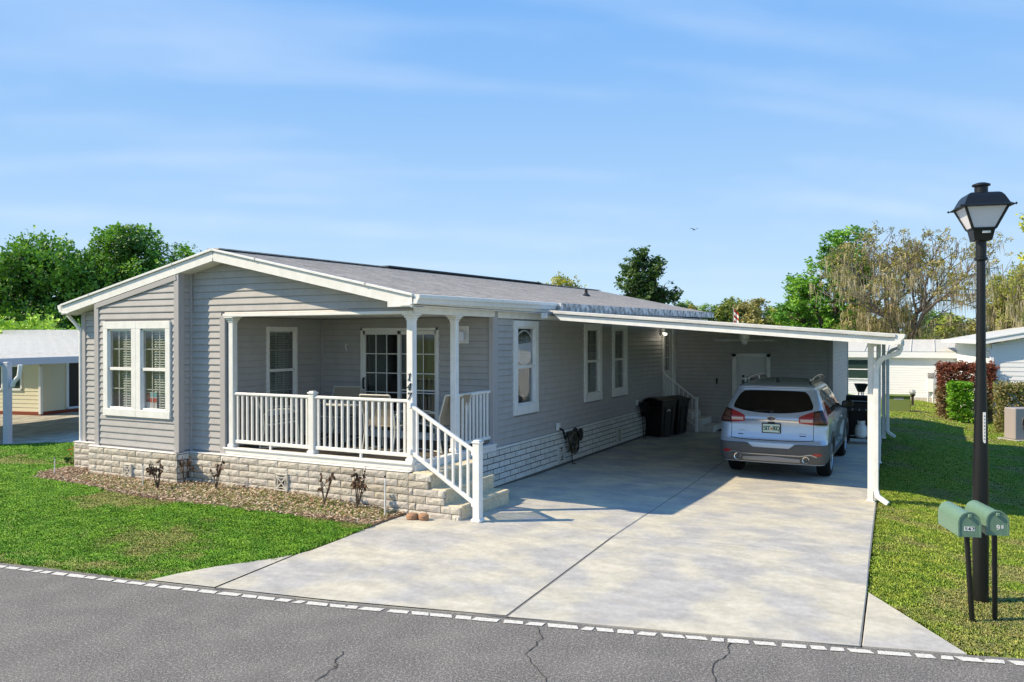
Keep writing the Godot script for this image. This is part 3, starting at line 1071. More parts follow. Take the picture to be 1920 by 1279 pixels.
func porch_post(parent: Node, c: Vector3, w: float, y0: float, y1: float) -> Node3D:
	var g := Geo.new()
	g.cbox(Vector3(c.x, (y0 + y1) * 0.5, c.z), Vector3(w, y1 - y0, w), 0.006)
	var p := put(g, "porch_post", M.white, parent)
	g = Geo.new()
	g.cbox(Vector3(c.x, y0 + 0.03, c.z), Vector3(w + 0.035, 0.06, w + 0.035), 0.012)
	put(g, "base_collar", M.white, p)
	g = Geo.new()
	g.cbox(Vector3(c.x, y1 - 0.015, c.z), Vector3(w + 0.10, 0.03, w + 0.10), 0.006)
	g.cbox(Vector3(c.x, y1 - 0.045, c.z), Vector3(w + 0.06, 0.035, w + 0.06), 0.01)
	g.cbox(Vector3(c.x, y1 - 0.08, c.z), Vector3(w + 0.02, 0.04, w + 0.02), 0.008)
	put(g, "capital", M.white, p)
	return p

func corner_trim(parent: Node, O: Vector3, a: Vector3, b: Vector3, y0: float, y1: float, w := 0.085) -> void:
	# outside corner of two walls: flanges along a and b
	var g := Geo.new()
	var out := 0.031
	var na := -b; var nb := -a
	for f in [[a, na, out], [b, nb, -0.002]]:
		# the second flange stops short of the first, so that no two faces share a plane
		var d: Vector3 = f[0]; var nn: Vector3 = f[1]; var e: float = f[2]
		var k := out if e > 0.0 else out - 0.002
		g.cbox(O + d * (w * 0.5 - e * 0.5) + nn * k * 0.5 + Vector3.UP * (y0 + y1) * 0.5, (d.abs() * (w + e) + nn.abs() * k + Vector3.UP * (y1 - y0)), 0.004)
	put(g, "corner_trim", M.corner_trim, parent)

func text_mesh(s: String, size: float, depth: float, serif := false) -> TextMesh:
	var t := TextMesh.new()
	var f := SystemFont.new()
	f.font_names = PackedStringArray(["Droid Serif" if serif else "Droid Sans"])
	f.font_weight = 400 if serif else 700
	t.font = f
	t.text = s
	t.font_size = 64
	t.pixel_size = size / 46.0
	t.depth = depth
	t.curve_step = 4.0
	return t

func make_house() -> void:
	make_blocks()
	var X := Vector3.RIGHT; var Z := Vector3.BACK; var U := Vector3.UP
	var h := thing("manufactured_home", "long grey home with lap siding, a gabled front porch and pale block skirting", "house", Vector3.ZERO)
	# ---------------- backing walls and boards
	var zr := 0.29                                        # rake plane
	var front := part("front_wall", h)
	var w1 := wall("backing", front, Vector3(-7.2, 0, 0), X, Z, 7.2, 0.62, 2.98, [[3.55, 7.2, 0.0, 2.89]], M.lap_shade_backing)
	var g := Geo.new()
	var gable := PackedVector2Array([Vector2(-7.2, -2.98), Vector2(0, -2.98), Vector2(0, -3.06), Vector2(-3.6, -3.82), Vector2(-7.2, -3.06)])
	g.prism(gable, -0.1, 0.0, Transform3D(Basis(X, Z, -U), Vector3.ZERO))
	put(g, "gable_backing", M.lap_shade_backing, front)
	var gl := func(y: float) -> Vector2:
		var half := minf(3.6, (3.86 - y) / 0.213)
		return Vector2(maxf(-0.75, -half), minf(3.6, half)) # measured from the ridge line
	siding(front, Vector3(-7.2, 0, 0), X, Z, 0.70, 3.02, [], func(_y): return Vector2(0.05, 0.70), M.siding)
	siding(front, Vector3(-4.42, 0, 0), X, Z, 0.70, 2.968, [], func(_y): return Vector2(0.05, 0.70), M.siding)
	siding(front, Vector3(-3.6, 0, 0), X, Z, 2.925, 2.968, [], func(_y): return Vector2(-0.04, 3.59), M.siding)
	siding(front, Vector3(-3.6, 0, 0), X, Z, 2.968, 3.84, [], gl, M.siding)
	# the bump-out with the double window
	var bump := part("bump_out", h)
	var bo := Vector3(-6.48, 0, 0.25)
	var bh := [[0.30, 1.80, 1.33, 2.70]]
	wall("backing", bump, bo, X, Z, 2.06, 0.62, 2.95, bh, M.lap_shade_backing, 0.08)
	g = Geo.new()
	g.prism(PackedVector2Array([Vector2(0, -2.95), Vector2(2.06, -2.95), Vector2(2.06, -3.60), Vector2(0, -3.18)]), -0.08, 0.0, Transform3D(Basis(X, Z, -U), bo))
	put(g, "gable_backing", M.lap_shade_backing, bump)
	siding(bump, bo, X, Z, 0.70, 3.56, [[0.225, 1.895, 1.22, 2.81]], func(y): return Vector2(clampf((y - 3.045) / 0.213, 0.06, 2.0), 2.0), M.siding)
	wall("side_wall", bump, Vector3(-4.42, 0, 0.17), -Z, X, 0.17, 0.62, 3.62, [], M.lap_shade_backing, 0.05)
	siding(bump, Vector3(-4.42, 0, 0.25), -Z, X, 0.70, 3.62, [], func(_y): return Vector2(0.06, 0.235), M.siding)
	wall("side_wall", bump, Vector3(-6.48, 0, 0.0), Z, -X, 0.25, 0.62, 3.15, [], M.lap_shade_backing, 0.05)
	siding(bump, Vector3(-6.48, 0, 0.0), Z, -X, 0.70, 3.1, [], func(_y): return Vector2(0.0, 0.2), M.siding)
	corner_trim(bump, Vector3(-4.42, 0, 0.25), -X, -Z, 0.66, 3.62)
	corner_trim(bump, Vector3(-6.48, 0, 0.25), X, -Z, 0.66, 3.17)
	g = Geo.new()
	lb(g, Vector3(-4.42, 0, 0), X, Z, 0.0, 0.05, 0.67, 3.64, 0.0, 0.045)
	put(g, "inside_corner_trim", M.corner_trim, bump)
	g = Geo.new()                                        # grey frieze trim under the sloping rake
	g.bar(Vector3(-6.46, roof_y(-6.46, 0.3) - 0.235, 0.275), Vector3(-4.44, roof_y(-4.44, 0.3) - 0.235, 0.275), 0.03, 0.085, U, 0.004)
	put(g, "rake_trim", M.corner_trim, bump)
	corner_trim(front, Vector3(-7.2, 0, 0.0), X, -Z, 0.66, 3.05)
	corner_trim(front, Vector3(-3.65, 0, 0.0), -X, -Z, 0.66, 2.9)
	# porch walls
	var pside := part("porch_side_wall", h)
	var po := Vector3(-3.70, 0, -0.1)
	wall("backing", pside, po, -Z, X, 2.3, 0.62, 2.98, [[0.93, 1.51, 1.30, 2.66]], M.lap_shade_backing)
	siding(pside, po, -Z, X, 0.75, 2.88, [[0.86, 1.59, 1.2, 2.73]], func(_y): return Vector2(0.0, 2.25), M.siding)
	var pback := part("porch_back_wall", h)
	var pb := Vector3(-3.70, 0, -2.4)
	wall("backing", pback, pb, X, Z, 3.7, 0.62, 2.98, [[1.0, 2.56, 0.74, 2.66]], M.lap_shade_backing)
	siding(pback, pb, X, Z, 0.75, 2.88, [[0.95, 2.61, 0.7, 2.70]], func(_y): return Vector2(0.04, 3.66), M.siding)
	g = Geo.new()
	lb(g, pb, X, Z, 0.0, 0.045, 0.75, 2.88, 0.0, 0.04)
	put(g, "inside_corner_trim", M.corner_trim, pback)
	# long side wall
	var sidew := part("side_wall", h)
	var so := Vector3(0, 0, -2.4)
	var wins := [[0.67, 1.65], [3.93, 4.94], [5.63, 6.65]]
	var holes := []
	var cuts := []
	for q in wins:
		holes.append([q[0] + 0.13, q[1] - 0.13, 1.34, 2.72])
		cuts.append([q[0] + 0.03, q[1] - 0.03, 1.18, 2.83])
	holes.append([9.72, 10.55, 0.78, 2.80])
	cuts.append([9.62, 10.9, 0.6, 2.95])
	wall("backing", sidew, so, -Z, X, 13.9, 0.62, 3.0, holes, M.lap_shade_backing)
	siding(sidew, so, -Z, X, 0.70, 2.88, cuts, func(_y): return Vector2(0.06, 10.82), M.siding)
	corner_trim(sidew, so, -Z, -X, 0.66, 2.98)
	g = Geo.new()
	lb(g, so, -Z, X, 0.0, 13.9, 2.87, 3.12, 0.0, 0.024)
	put(g, "frieze_board", M.white, sidew)
	# hidden sides, floor and ceiling close the rooms
	wall("left_wall", h, Vector3(-7.2, 0, -16.3), Z, -X, 16.3, -0.1, 3.2, [], M.siding)
	g = Geo.new()
	g.prism(PackedVector2Array([Vector2(-7.2, 0.1), Vector2(0, 0.1), Vector2(0, -3.2), Vector2(-3.6, -4.0), Vector2(-7.2, -3.2)]), -16.3, -16.2, Transform3D(Basis(X, Z, -U), Vector3.ZERO))
	put(g, "rear_wall", M.siding, h)
	g = Geo.new()
	g.box(Vector3(-3.65, 0.68, -9.3), Vector3(7.0, 0.1, 13.6))
	g.box(Vector3(-5.4, 0.68, -1.2), Vector3(3.3, 0.1, 2.2))
	g.box(Vector3(-3.65, 2.95, -9.3), Vector3(7.0, 0.04, 13.6))
	g.box(Vector3(-5.45, 2.95, -1.2), Vector3(3.3, 0.04, 2.2))
	g.box(Vector3(-3.65, 1.8, -5.2), Vector3(3.6, 2.2, 0.08))
	g.box(Vector3(-2.2, 1.8, -8.0), Vector3(0.08, 2.2, 9.0))
	put(g, "interior", M.room, h)
	# ---------------- roof
	var roof := part("roof", h)
	for side in [-1.0, 1.0]:
		g = Geo.new()
		var courses := 26
		for k in courses:
			var d0 := 3.80 * k / courses
			var d1 := 3.80 * (k + 1) / courses
			for seg in 8:
				var z0 := lerpf(zr + 0.02, -16.4, seg / 8.0)
				var z1 := lerpf(zr + 0.02, -16.4, (seg + 1) / 8.0)
				var xa: float = -3.6 + side * d0
				var xb: float = -3.6 + side * d1
				var lift := 0.006
				g.quad(Vector3(xa, roof_y(xa, z0), z0), Vector3(xb, roof_y(xb, z0) + lift, z0), Vector3(xb, roof_y(xb, z1) + lift, z1), Vector3(xa, roof_y(xa, z1), z1), U)
				g.quad(Vector3(xb, roof_y(xb, z0) + lift, z0), Vector3(xb, roof_y(xb, z1) + lift, z1), Vector3(xb, roof_y(xb, z1), z1), Vector3(xb, roof_y(xb, z0), z0), X * side)
		var xe: float = -3.6 + side * 3.8
		put(g, "shingle_slope", M.shingle, roof)
		g = Geo.new()                                   # decking under the shingles
		g.quad(Vector3(-3.6, roof_y(-3.6, zr) - 0.03, zr), Vector3(xe, roof_y(xe, zr) - 0.03, zr), Vector3(xe, roof_y(xe, -16.4) - 0.03, -16.4), Vector3(-3.6, roof_y(-3.6, -16.4) - 0.03, -16.4), -U)
		put(g, "roof_deck", M.soffit, roof)
		# rake boards front and back
		for zz in [zr - 0.012, -16.4]:
			g = Geo.new()
			var a := Vector3(-3.6, roof_y(-3.6, zz) - 0.105, zz)
			var b := Vector3(xe + side * 0.01, roof_y(xe, zz) - 0.105, zz)
			g.bar(a, b, 0.024, 0.15, U, 0.003)
			put(g, "rake_board", M.white, roof)
			if zz > 0.0:
				g = Geo.new()
				g.bar(a + U * 0.10 + Z * 0.018, b + U * 0.10 + Z * 0.018, 0.05, 0.035, U, 0.004)
				put(g, "drip_edge", M.white_metal, roof)
				g = Geo.new()                           # boxed soffit behind the rake
				g.bar(a - U * 0.066 - Z * 0.15, b - U * 0.066 - Z * 0.15, 0.30, 0.012, U)
				put(g, "rake_soffit", M.soffit, roof)
				for t in [0.24, 0.79]:
					g = Geo.new()
					var q := a.lerp(b, t) + U * 0.10 + Z * 0.02
					g.bar(q - (b - a).normalized() * 0.012, q + (b - a).normalized() * 0.012, 0.054, 0.042, U)
					put(g, "drip_edge_joint", M.weathered, roof)
	g = Geo.new()                                       # flat return at the lower right end of the rake
	lb(g, Vector3(0, 0, zr - 0.012), X, Z, -0.22, 0.20, 2.965, 3.09, -0.014, 0.013)
	put(g, "rake_return", M.white, roof)
	g = Geo.new()
	lb(g, Vector3(-7.2, 0, zr - 0.012), X, Z, -0.20, -0.02, 2.97, 3.09, -0.014, 0.013)
	put(g, "rake_return", M.white, roof)
	g = Geo.new()                                       # black ridge vent
	g.bar(Vector3(-3.6, roof_y(-3.6, -4.2) + 0.02, -4.2), Vector3(-3.6, roof_y(-3.6, -11.6) + 0.02, -11.6), 0.3, 0.045, U, 0.01)
	put(g, "ridge_vent", M.black_trim, roof)
	g = Geo.new()
	g.bar(Vector3(-3.6, roof_y(-3.6, zr) + 0.008, zr), Vector3(-3.6, roof_y(-3.6, -4.2) + 0.008, -4.2), 0.26, 0.018, U)
	g.bar(Vector3(-3.6, roof_y(-3.6, -11.6) + 0.008, -11.6), Vector3(-3.6, roof_y(-3.6, -16.4) + 0.008, -16.4), 0.26, 0.018, U)
	put(g, "ridge_cap", M.shingle, roof)
	g = Geo.new()
	var vp := Vector3(-1.5, roof_y(-1.5, -10.2), -10.2)
	g.tube([vp, vp + U * 0.17], 0.04, 10)
	g.lathe([Vector2(0.13, 0.0), Vector2(0.05, 0.07), Vector2(0.045, 0.08)], 12, Transform3D(Basis.IDENTITY, vp))
	put(g, "plumbing_vent", M.black_trim, roof)
	# eave gutters: right side to the carport, left side whole
	for q in [[0.20, zr, -4.35, 1.0], [-7.40, zr, -16.4, -1.0]]:
		g = Geo.new()
		var prof := [Vector2(0, 0), Vector2(0, -0.125), Vector2(0.07, -0.125), Vector2(0.085, -0.08), Vector2(0.11, -0.05), Vector2(0.115, -0.006), Vector2(0.105, 0.0)]
		var ya: float = roof_y(q[0], q[1]) + 0.0
		var yb: float = roof_y(q[0], q[2]) + 0.0
		for k in prof.size() - 1:
			var p: Vector2 = prof[k]; var r: Vector2 = prof[k + 1]
			g.quad(Vector3(q[0] + p.x * q[3], ya + p.y, q[1]), Vector3(q[0] + r.x * q[3], ya + r.y, q[1]), Vector3(q[0] + r.x * q[3], yb + r.y, q[2]), Vector3(q[0] + p.x * q[3], yb + p.y, q[2]), Vector3((r.y - p.y) * -q[3], absf(r.x - p.x) * -1.0, 0))
		for k in range(1, prof.size() - 1):
			g.tri_h(Vector3(q[0] + prof[0].x * q[3], ya + prof[0].y, q[1]), Vector3(q[0] + prof[k].x * q[3], ya + prof[k].y, q[1]), Vector3(q[0] + prof[k + 1].x * q[3], ya + prof[k + 1].y, q[1]), Z)
		put(g, "gutter", M.white_metal, roof)
	g = Geo.new()                                       # eave soffit and fascia over porch and side wall
	g.box(Vector3(0.10, 2.99, -8.05), Vector3(0.2, 0.02, 16.7))
	g.box(Vector3(0.185, 3.05, -8.05), Vector3(0.03, 0.12, 16.7))
	g.box(Vector3(-7.30, 2.99, -8.05), Vector3(0.2, 0.02, 16.7))
	put(g, "eave_soffit", M.white, roof)
	g = Geo.new()                                       # silvery sealed flashing where the carport meets the eave
	for k in 12:
		var z0 := lerpf(-4.3, -16.4, k / 12.0)
		var z1 := lerpf(-4.3, -16.4, (k + 1) / 12.0) + 0.006
		var yy := roof_y(0.2, (z0 + z1) * 0.5)
		rng.seed = 600 + k
		g.cbox(Vector3(0.33 + rng.randf_range(-0.004, 0.004), yy - 0.09, (z0 + z1) * 0.5), Vector3(0.12, 0.17, z0 - z1), 0.008, Basis(X, 0.0125))
	put(g, "sealed_flashing", M.weathered, roof)
	g = Geo.new()                                       # left downspout: elbow and pipe
	g.tube([Vector3(-7.45, 3.03, 0.15), Vector3(-7.45, 2.95, 0.13), Vector3(-7.30, 2.78, 0.07), Vector3(-7.25, 2.68, 0.02)], 0.035, 8)
	g.tube([Vector3(-7.25, 2.70, 0.02), Vector3(-7.25, 0.66, 0.02)], 0.035, 8)
	put(g, "downspout", M.white_metal, h)
	# ---------------- skirting
	var rows_front := 6
	skirt(h, Vector3(-3.42 - 1.03, 0, 0.11), X, Z, 4.45, 0.655, rows_front, true, true, 0.14)
	vent_block(h, Vector3(-2.45, 0.20, 0.115), X, Z, 0.26)
	skirt(h, Vector3(-6.56, 0, 0.36), X, Z, 2.22, 0.655, rows_front, true, true, 0.14)
	vent_block(h, Vector3(-5.62, 0.20, 0.365), X, Z, 0.22)
	skirt(h, Vector3(-4.34, 0, 0.36), -Z, X, 0.25, 0.655, rows_front, false, true, 0.1)
	skirt(h, Vector3(-7.33, 0, 0.11), X, Z, 0.77, 0.655, rows_front, true, true, 0.14)
	var s3 := skirt(h, Vector3(0.03, 0, -1.30), -Z, X, 11.2, 0.655, 6, false, false, 0.09)
	vent_block(h, Vector3(0.035, 0.10, -4.93), -Z, X, 0.30)
	vent_block(h, Vector3(0.035, 0.10, -8.28), -Z, X, 0.30)
	g = Geo.new()
	lb(g, Vector3(0.0, 0, -2.4), -Z, X, -0.02, 10.3, 0.655, 0.69, 0.0, 0.045, 0.006)
	put(g, "ledge", M.white, s3)
	# ---------------- porch
	var porch := part("porch_deck", h)
	for k in 16:                                         # deck boards
		var z0 := -0.06 - k * 0.146
		g = Geo.new()
		g.cbox(Vector3(-1.84, 0.735, z0 - 0.073), Vector3(3.68, 0.03, 0.140), 0.003)
		put(g, "deck_board", M.deck, porch)
	g = Geo.new()
	g.cbox(Vector3(-1.82, 0.762, -0.02), Vector3(3.68, 0.03, 0.14), 0.008)
	put(g, "deck_nosing", M.white, porch)
	g = Geo.new()
	g.cbox(Vector3(-1.82, 0.71, 0.0), Vector3(3.66, 0.075, 0.05), 0.003)
	put(g, "rim_board", M.soffit, porch)
	g = Geo.new()
	g.cbox(Vector3(0.02, 0.70, -1.2), Vector3(0.05, 0.10, 2.38), 0.003)
	g.cbox(Vector3(0.0, 0.755, -1.22), Vector3(0.13, 0.03, 2.34), 0.006)
	g.box(Vector3(-1.8, 0.66, -1.2), Vector3(3.6, 0.1, 2.3))
	put(g, "side_rim_board", M.white, porch)
	g = Geo.new()
	g.cbox(Vector3(-1.82, 2.90, 0.0), Vector3(3.66, 0.045, 0.10), 0.005)
	put(g, "header_trim", M.white, porch)
	g = Geo.new()
	g.cbox(Vector3(-0.02, 2.94, -1.2), Vector3(0.10, 0.12, 2.38), 0.005)
	put(g, "side_beam", M.white, porch)
	g = Geo.new()
	g.box(Vector3(-1.85, 2.91, -1.22), Vector3(3.6, 0.02, 2.3))
	put(g, "porch_ceiling", M.soffit, porch)
	var cp := porch_post(h, Vector3(-0.052, 0, -0.055), 0.105, 0.77, 2.885)
	for k in 3:
		var t := put(text_mesh(["1", "4", "7"][k], 0.098, 0.012, true), "house_number_digit", M.digit_black, cp)
		t.transform = Transform3D(Basis(Vector3(1, 0, 0), Vector3(0.25, 1, 0), Vector3(0, 0, 1)), Vector3(-0.052, 1.985 - k * 0.135, 0.004))
	porch_post(h, Vector3(-0.052, 0, -1.215), 0.10, 0.77, 2.885)
	porch_post(h, Vector3(-3.53, 0, -0.055), 0.10, 0.77, 2.885)
	g = Geo.new()
	lb(g, Vector3(-0.06, 0, -2.37), X, Z, 0.0, 0.09, 0.77, 2.9, 0.0, 0.05)
	put(g, "half_post", M.corner_trim, h)
	# middle newel of the front railing
	g = Geo.new()
	g.cbox(Vector3(-1.865, 1.23, -0.055), Vector3(0.10, 0.92, 0.10), 0.005)
	var nw := put(g, "newel_post", M.white, h)
	g = Geo.new()
	g.cbox(Vector3(-1.865, 1.70, -0.055), Vector3(0.125, 0.025, 0.125), 0.006)
	g.cbox(Vector3(-1.865, 1.715, -0.055), Vector3(0.09, 0.03, 0.09), 0.012)
	put(g, "post_cap", M.white, nw)
	g = Geo.new()
	g.cbox(Vector3(-1.865, 0.80, -0.055), Vector3(0.14, 0.05, 0.14), 0.012)
	put(g, "base_collar", M.white, nw)
	rail_section(h, Vector3(-3.48, 0, -0.055), Vector3(-1.915, 0, -0.055), 1.64, 1.64, 0.872, 0.872, 15)
	rail_section(h, Vector3(-1.815, 0, -0.055), Vector3(-0.105, 0, -0.055), 1.64, 1.64, 0.872, 0.872, 15)
	rail_section(h, Vector3(-0.055, 0, -1.27), Vector3(-0.055, 0, -2.33), 1.64, 1.64, 0.872, 0.872, 9)
	for x in [-2.72, -0.95]:
		g = Geo.new()
		g.cbox(Vector3(x, 0.81, -0.055), Vector3(0.035, 0.07, 0.035), 0.004)
		put(g, "rail_support", M.white, h)
	# ---------------- windows
	window(h, bo, X, Z, 0.22, 1.06, 1.205, 2.82, 0.115, 0.125, 0.125, 3, 0.42)
	window(h, bo, X, Z, 1.06, 1.895, 1.205, 2.82, 0.115, 0.125, 0.125, 3, 0.34)
	make_card(h)
	window(h, po, -Z, X, 0.85, 1.60, 1.19, 2.735, 0.055, 0.055, 0.07, 3, 0.0)
	window(h, so, -Z, X, wins[1][0], wins[1][1], 1.17, 2.835, 0.14, 0.11, 0.16, 2, 0.0)
	window(h, so, -Z, X, wins[2][0], wins[2][1], 1.17, 2.835, 0.14, 0.11, 0.16, 2, 0.0)
	oval_window(h, so, -Z, X, wins[0][0], wins[0][1])
	slider(h, pb, X, Z)
	side_door(h, so, -Z, X)
	# porch lamp plaque and hook
	g = Geo.new()
	lb(g, pb, X, Z, 3.02, 3.22, 2.44, 2.74, 0.012, 0.035, 0.006)
	var pl := put(g, "porch_light", M.white, h)
	g = Geo.new()
	g.lathe([Vector2(0.0, 0.0), Vector2(0.055, 0.0), Vector2(0.07, 0.09), Vector2(0.06, 0.16), Vector2(0.02, 0.18)], 10, Transform3D(Basis.IDENTITY, pb + X * 3.12 + U * 2.48 + Z * 0.12))
	g.box(pb + X * 3.12 + U * 2.62 + Z * 0.07, Vector3(0.02, 0.02, 0.1))
	put(g, "shade", M.frosted, pl)
	g = Geo.new()
	g.tube([pb + X * 0.62 + U * 2.40 + Z * 0.02, pb + X * 0.62 + U * 2.43 + Z * 0.06, pb + X * 0.625 + U * 2.36 + Z * 0.07, pb + X * 0.62 + U * 2.30 + Z * 0.03], 0.012, 6)
	put(g, "wall_hook", M.print_white, h)

func make_card(parent: Node) -> void:
	var X := Vector3.RIGHT; var Z := Vector3.BACK
	var O := Vector3(-6.48, 0, 0.25)
	var card := part("window_card", parent)
	var cols := {"card": Color(0.86, 0.86, 0.84), "photo": Color(0.55, 0.14, 0.08), "skin": Color(0.75, 0.50, 0.38), "sea": Color(0.55, 0.78, 0.80), "coral": Color(0.82, 0.34, 0.22)}
	for k in cols:
		if not M.has("card_" + k):
			mat("card_" + k, cols[k], 0.6)
	var q := [["sheet", "card", 1.215, 1.475, 1.35, 1.63, -0.046], ["photo", "photo", 1.22, 1.31, 1.46, 1.62, -0.044], ["portrait_oval", "skin", 1.245, 1.285, 1.51, 1.58, -0.043], ["top_band", "sea", 1.315, 1.47, 1.55, 1.625, -0.044], ["lettering_band", "coral", 1.315, 1.47, 1.46, 1.53, -0.044]]
	for e in q:
		var g := Geo.new()
		lb(g, O, X, Z, e[2], e[3], e[4], e[5], e[6], e[6] + 0.001, 0.0)
		put(g, e[0], M["card_" + e[1]], card)

func oval_window(parent: Node, O: Vector3, u: Vector3, n: Vector3, a: float, b: float) -> void:
	var w := part("window", parent)
	var g := Geo.new()
	var y0 := 1.17; var y1 := 2.84
	lb(g, O, u, n, a, b, 2.73, y1, 0.0, 0.045)
	lb(g, O, u, n, a, b, y0, 1.34, 0.0, 0.05)
	lb(g, O, u, n, a, a + 0.14, 1.34, 2.73, 0.0, 0.043)
	lb(g, O, u, n, b - 0.14, b, 1.34, 2.73, 0.0, 0.043)
	put(g, "casing", M.white, w)
	var ga := a + 0.14; var gb := b - 0.14
	g = Geo.new()
	for q in [[ga, gb, 1.34, 1.37], [ga, gb, 2.70, 2.73], [ga, ga + 0.03, 1.34, 2.73], [gb - 0.03, gb, 1.34, 2.73], [ga, gb, 1.99, 2.045]]:
		lb(g, O, u, n, q[0], q[1], q[2], q[3], -0.05, 0.018, 0.003)
	put(g, "sash", M.white, w)
	g = Geo.new()
	lb(g, O, u, n, ga + 0.03, gb - 0.03, 2.045, 2.70, -0.012, -0.008, 0.0)
	put(g, "pane", M.glass, w)
	g = Geo.new()
	lb(g, O, u, n, ga + 0.03, gb - 0.03, 1.37, 1.99, -0.024, -0.02, 0.0)
	put(g, "pane", M.glass, w)
	# leaded oval in the upper sash: white came, clear top, etched lower field
	var c := O + u * (a + b) * 0.5 + Vector3.UP * 2.365 - n * 0.016
	g = Geo.new()
	var rx := 0.36; var ry := 0.30
	var lim := (gb - ga) * 0.5 - 0.03
	for k in 48:
		var t0 := TAU * k / 48.0; var t1 := TAU * (k + 1) / 48.0
		if absf(cos((t0 + t1) * 0.5)) * rx < lim:
			g.bar(c + u * cos(t0) * rx + Vector3.UP * sin(t0) * ry, c + u * cos(t1) * rx + Vector3.UP * sin(t1) * ry, 0.03, 0.008, n)
	put(g, "oval_came", M.print_white, w)
	g = Geo.new()
	var poly := []
	for k in 17:
		var t := PI + PI * k / 16.0
		poly.append(c + u * clampf(cos(t) * 0.34, -lim, lim) + Vector3.UP * (sin(t) * 0.28) - n * 0.004)
	for k in range(1, 16):
		g.tri_h(poly[0], poly[k], poly[k + 1], n)
	g.tri_h(poly[0], poly[0] + Vector3.UP * 0.05, poly[16] + Vector3.UP * 0.09, n)
	g.tri_h(poly[0], poly[16] + Vector3.UP * 0.09, poly[16], n)
	put(g, "etched_field", M.frosted, w)
	g = Geo.new()
	for k in 9:
		g.bar(c + u * (-lim * 0.5) + Vector3.UP * (-0.03 - k * 0.024) - n * 0.001, c + u * (lim * 0.5) + Vector3.UP * (-0.03 - k * 0.024) - n * 0.001, 0.006, 0.003, n)
	for k in [-1, 1]:
		g.bar(c + u * (0.1 * k) + Vector3.UP * 0.04, c + u * (0.1 * k) + Vector3.UP * 0.29, 0.008, 0.003, n)
	put(g, "lead_lines", M.galvanised, w)
	g = Geo.new()                                       # lace curtain in folds
	var prev := Vector3.ZERO
	for k in 25:
		var p := O + u * lerpf(ga, gb, k / 24.0) - n * (0.10 + 0.022 * sin(k * 1.9))
		if k > 0:
			g.quad(prev + Vector3.UP * 1.36, p + Vector3.UP * 1.36, p + Vector3.UP * 2.0, prev + Vector3.UP * 2.0, n)
		prev = p
	put(g, "curtain", M.lace, w)

func slider(parent: Node, O: Vector3, u: Vector3, n: Vector3) -> void:
	var s := part("sliding_door", parent)
	var g := Geo.new()
	var a := 0.94; var b := 2.62; var y0 := 0.75; var y1 := 2.715
	for q in [[a, b, y1 - 0.05, y1], [a, b, y0, y0 + 0.03], [a, a + 0.05, y0, y1], [b - 0.05, b, y0, y1]]:
		lb(g, O, u, n, q[0], q[1], q[2], q[3], -0.06, 0.05)
	put(g, "frame", M.white, s)
	var mid := (a + b) * 0.5
	for k in 2:
		var pa := a + 0.05 if k == 0 else mid - 0.03
		var pb := mid + 0.03 if k == 0 else b - 0.05
		var d := 0.02 if k == 0 else -0.02
		g = Geo.new()
		for q in [[pa, pb, y1 - 0.12, y1 - 0.05], [pa, pb, y0 + 0.03, y0 + 0.12], [pa, pa + 0.055, y0 + 0.03, y1 - 0.05], [pb - 0.055, pb, y0 + 0.03, y1 - 0.05]]:
			lb(g, O, u, n, q[0], q[1], q[2], q[3], d - 0.02, d + 0.02)
		put(g, "sash", M.white, s)
		g = Geo.new()
		lb(g, O, u, n, pa + 0.05, pb - 0.05, y0 + 0.1, y1 - 0.1, d - 0.004, d + 0.004, 0.0)
		put(g, "pane", M.glass, s)
		g = Geo.new()
		for c in [1, 2]:
			var uu := lerpf(pa + 0.055, pb - 0.055, c / 3.0)
			lb(g, O, u, n, uu - 0.008, uu + 0.008, y0 + 0.12, y1 - 0.12, d + 0.006, d + 0.012, 0.0)
		for r in range(1, 5):
			var yy := lerpf(y0 + 0.12, y1 - 0.12, r / 5.0)
			lb(g, O, u, n, pa + 0.055, pb - 0.055, yy - 0.008, yy + 0.008, d + 0.006, d + 0.012, 0.0)
		if k == 1:
			lb(g, O, u, n, pa + 0.055, pb - 0.055, 1.60, 1.622, d + 0.02, d + 0.03, 0.0)
		put(g, "grille", M.white, s)
	g = Geo.new()
	g.tube([O + u * (a + 0.085) + Vector3.UP * 1.62 + n * 0.05, O + u * (a + 0.085) + Vector3.UP * 1.65 + n * 0.075, O + u * (a + 0.085) + Vector3.UP * 1.78 + n * 0.075, O + u * (a + 0.085) + Vector3.UP * 1.81 + n * 0.05], 0.018, 8)
	put(g, "handle", M.black_plastic, s)
	g = Geo.new()                                       # vertical blinds drawn inside
	for k in 15:
		if k in [4, 5, 11]:
			continue
		var c := O + u * (a + 0.1 + k * 0.108) + Vector3.UP * 1.74 - n * 0.14
		g.box(c, Vector3(0.085, 1.86, 0.003), Basis(Vector3.UP, 0.75 + 0.12 * sin(k * 2.3)) * Basis(u, Vector3.UP, n))
	put(g, "vertical_blind", M.curtain, s)

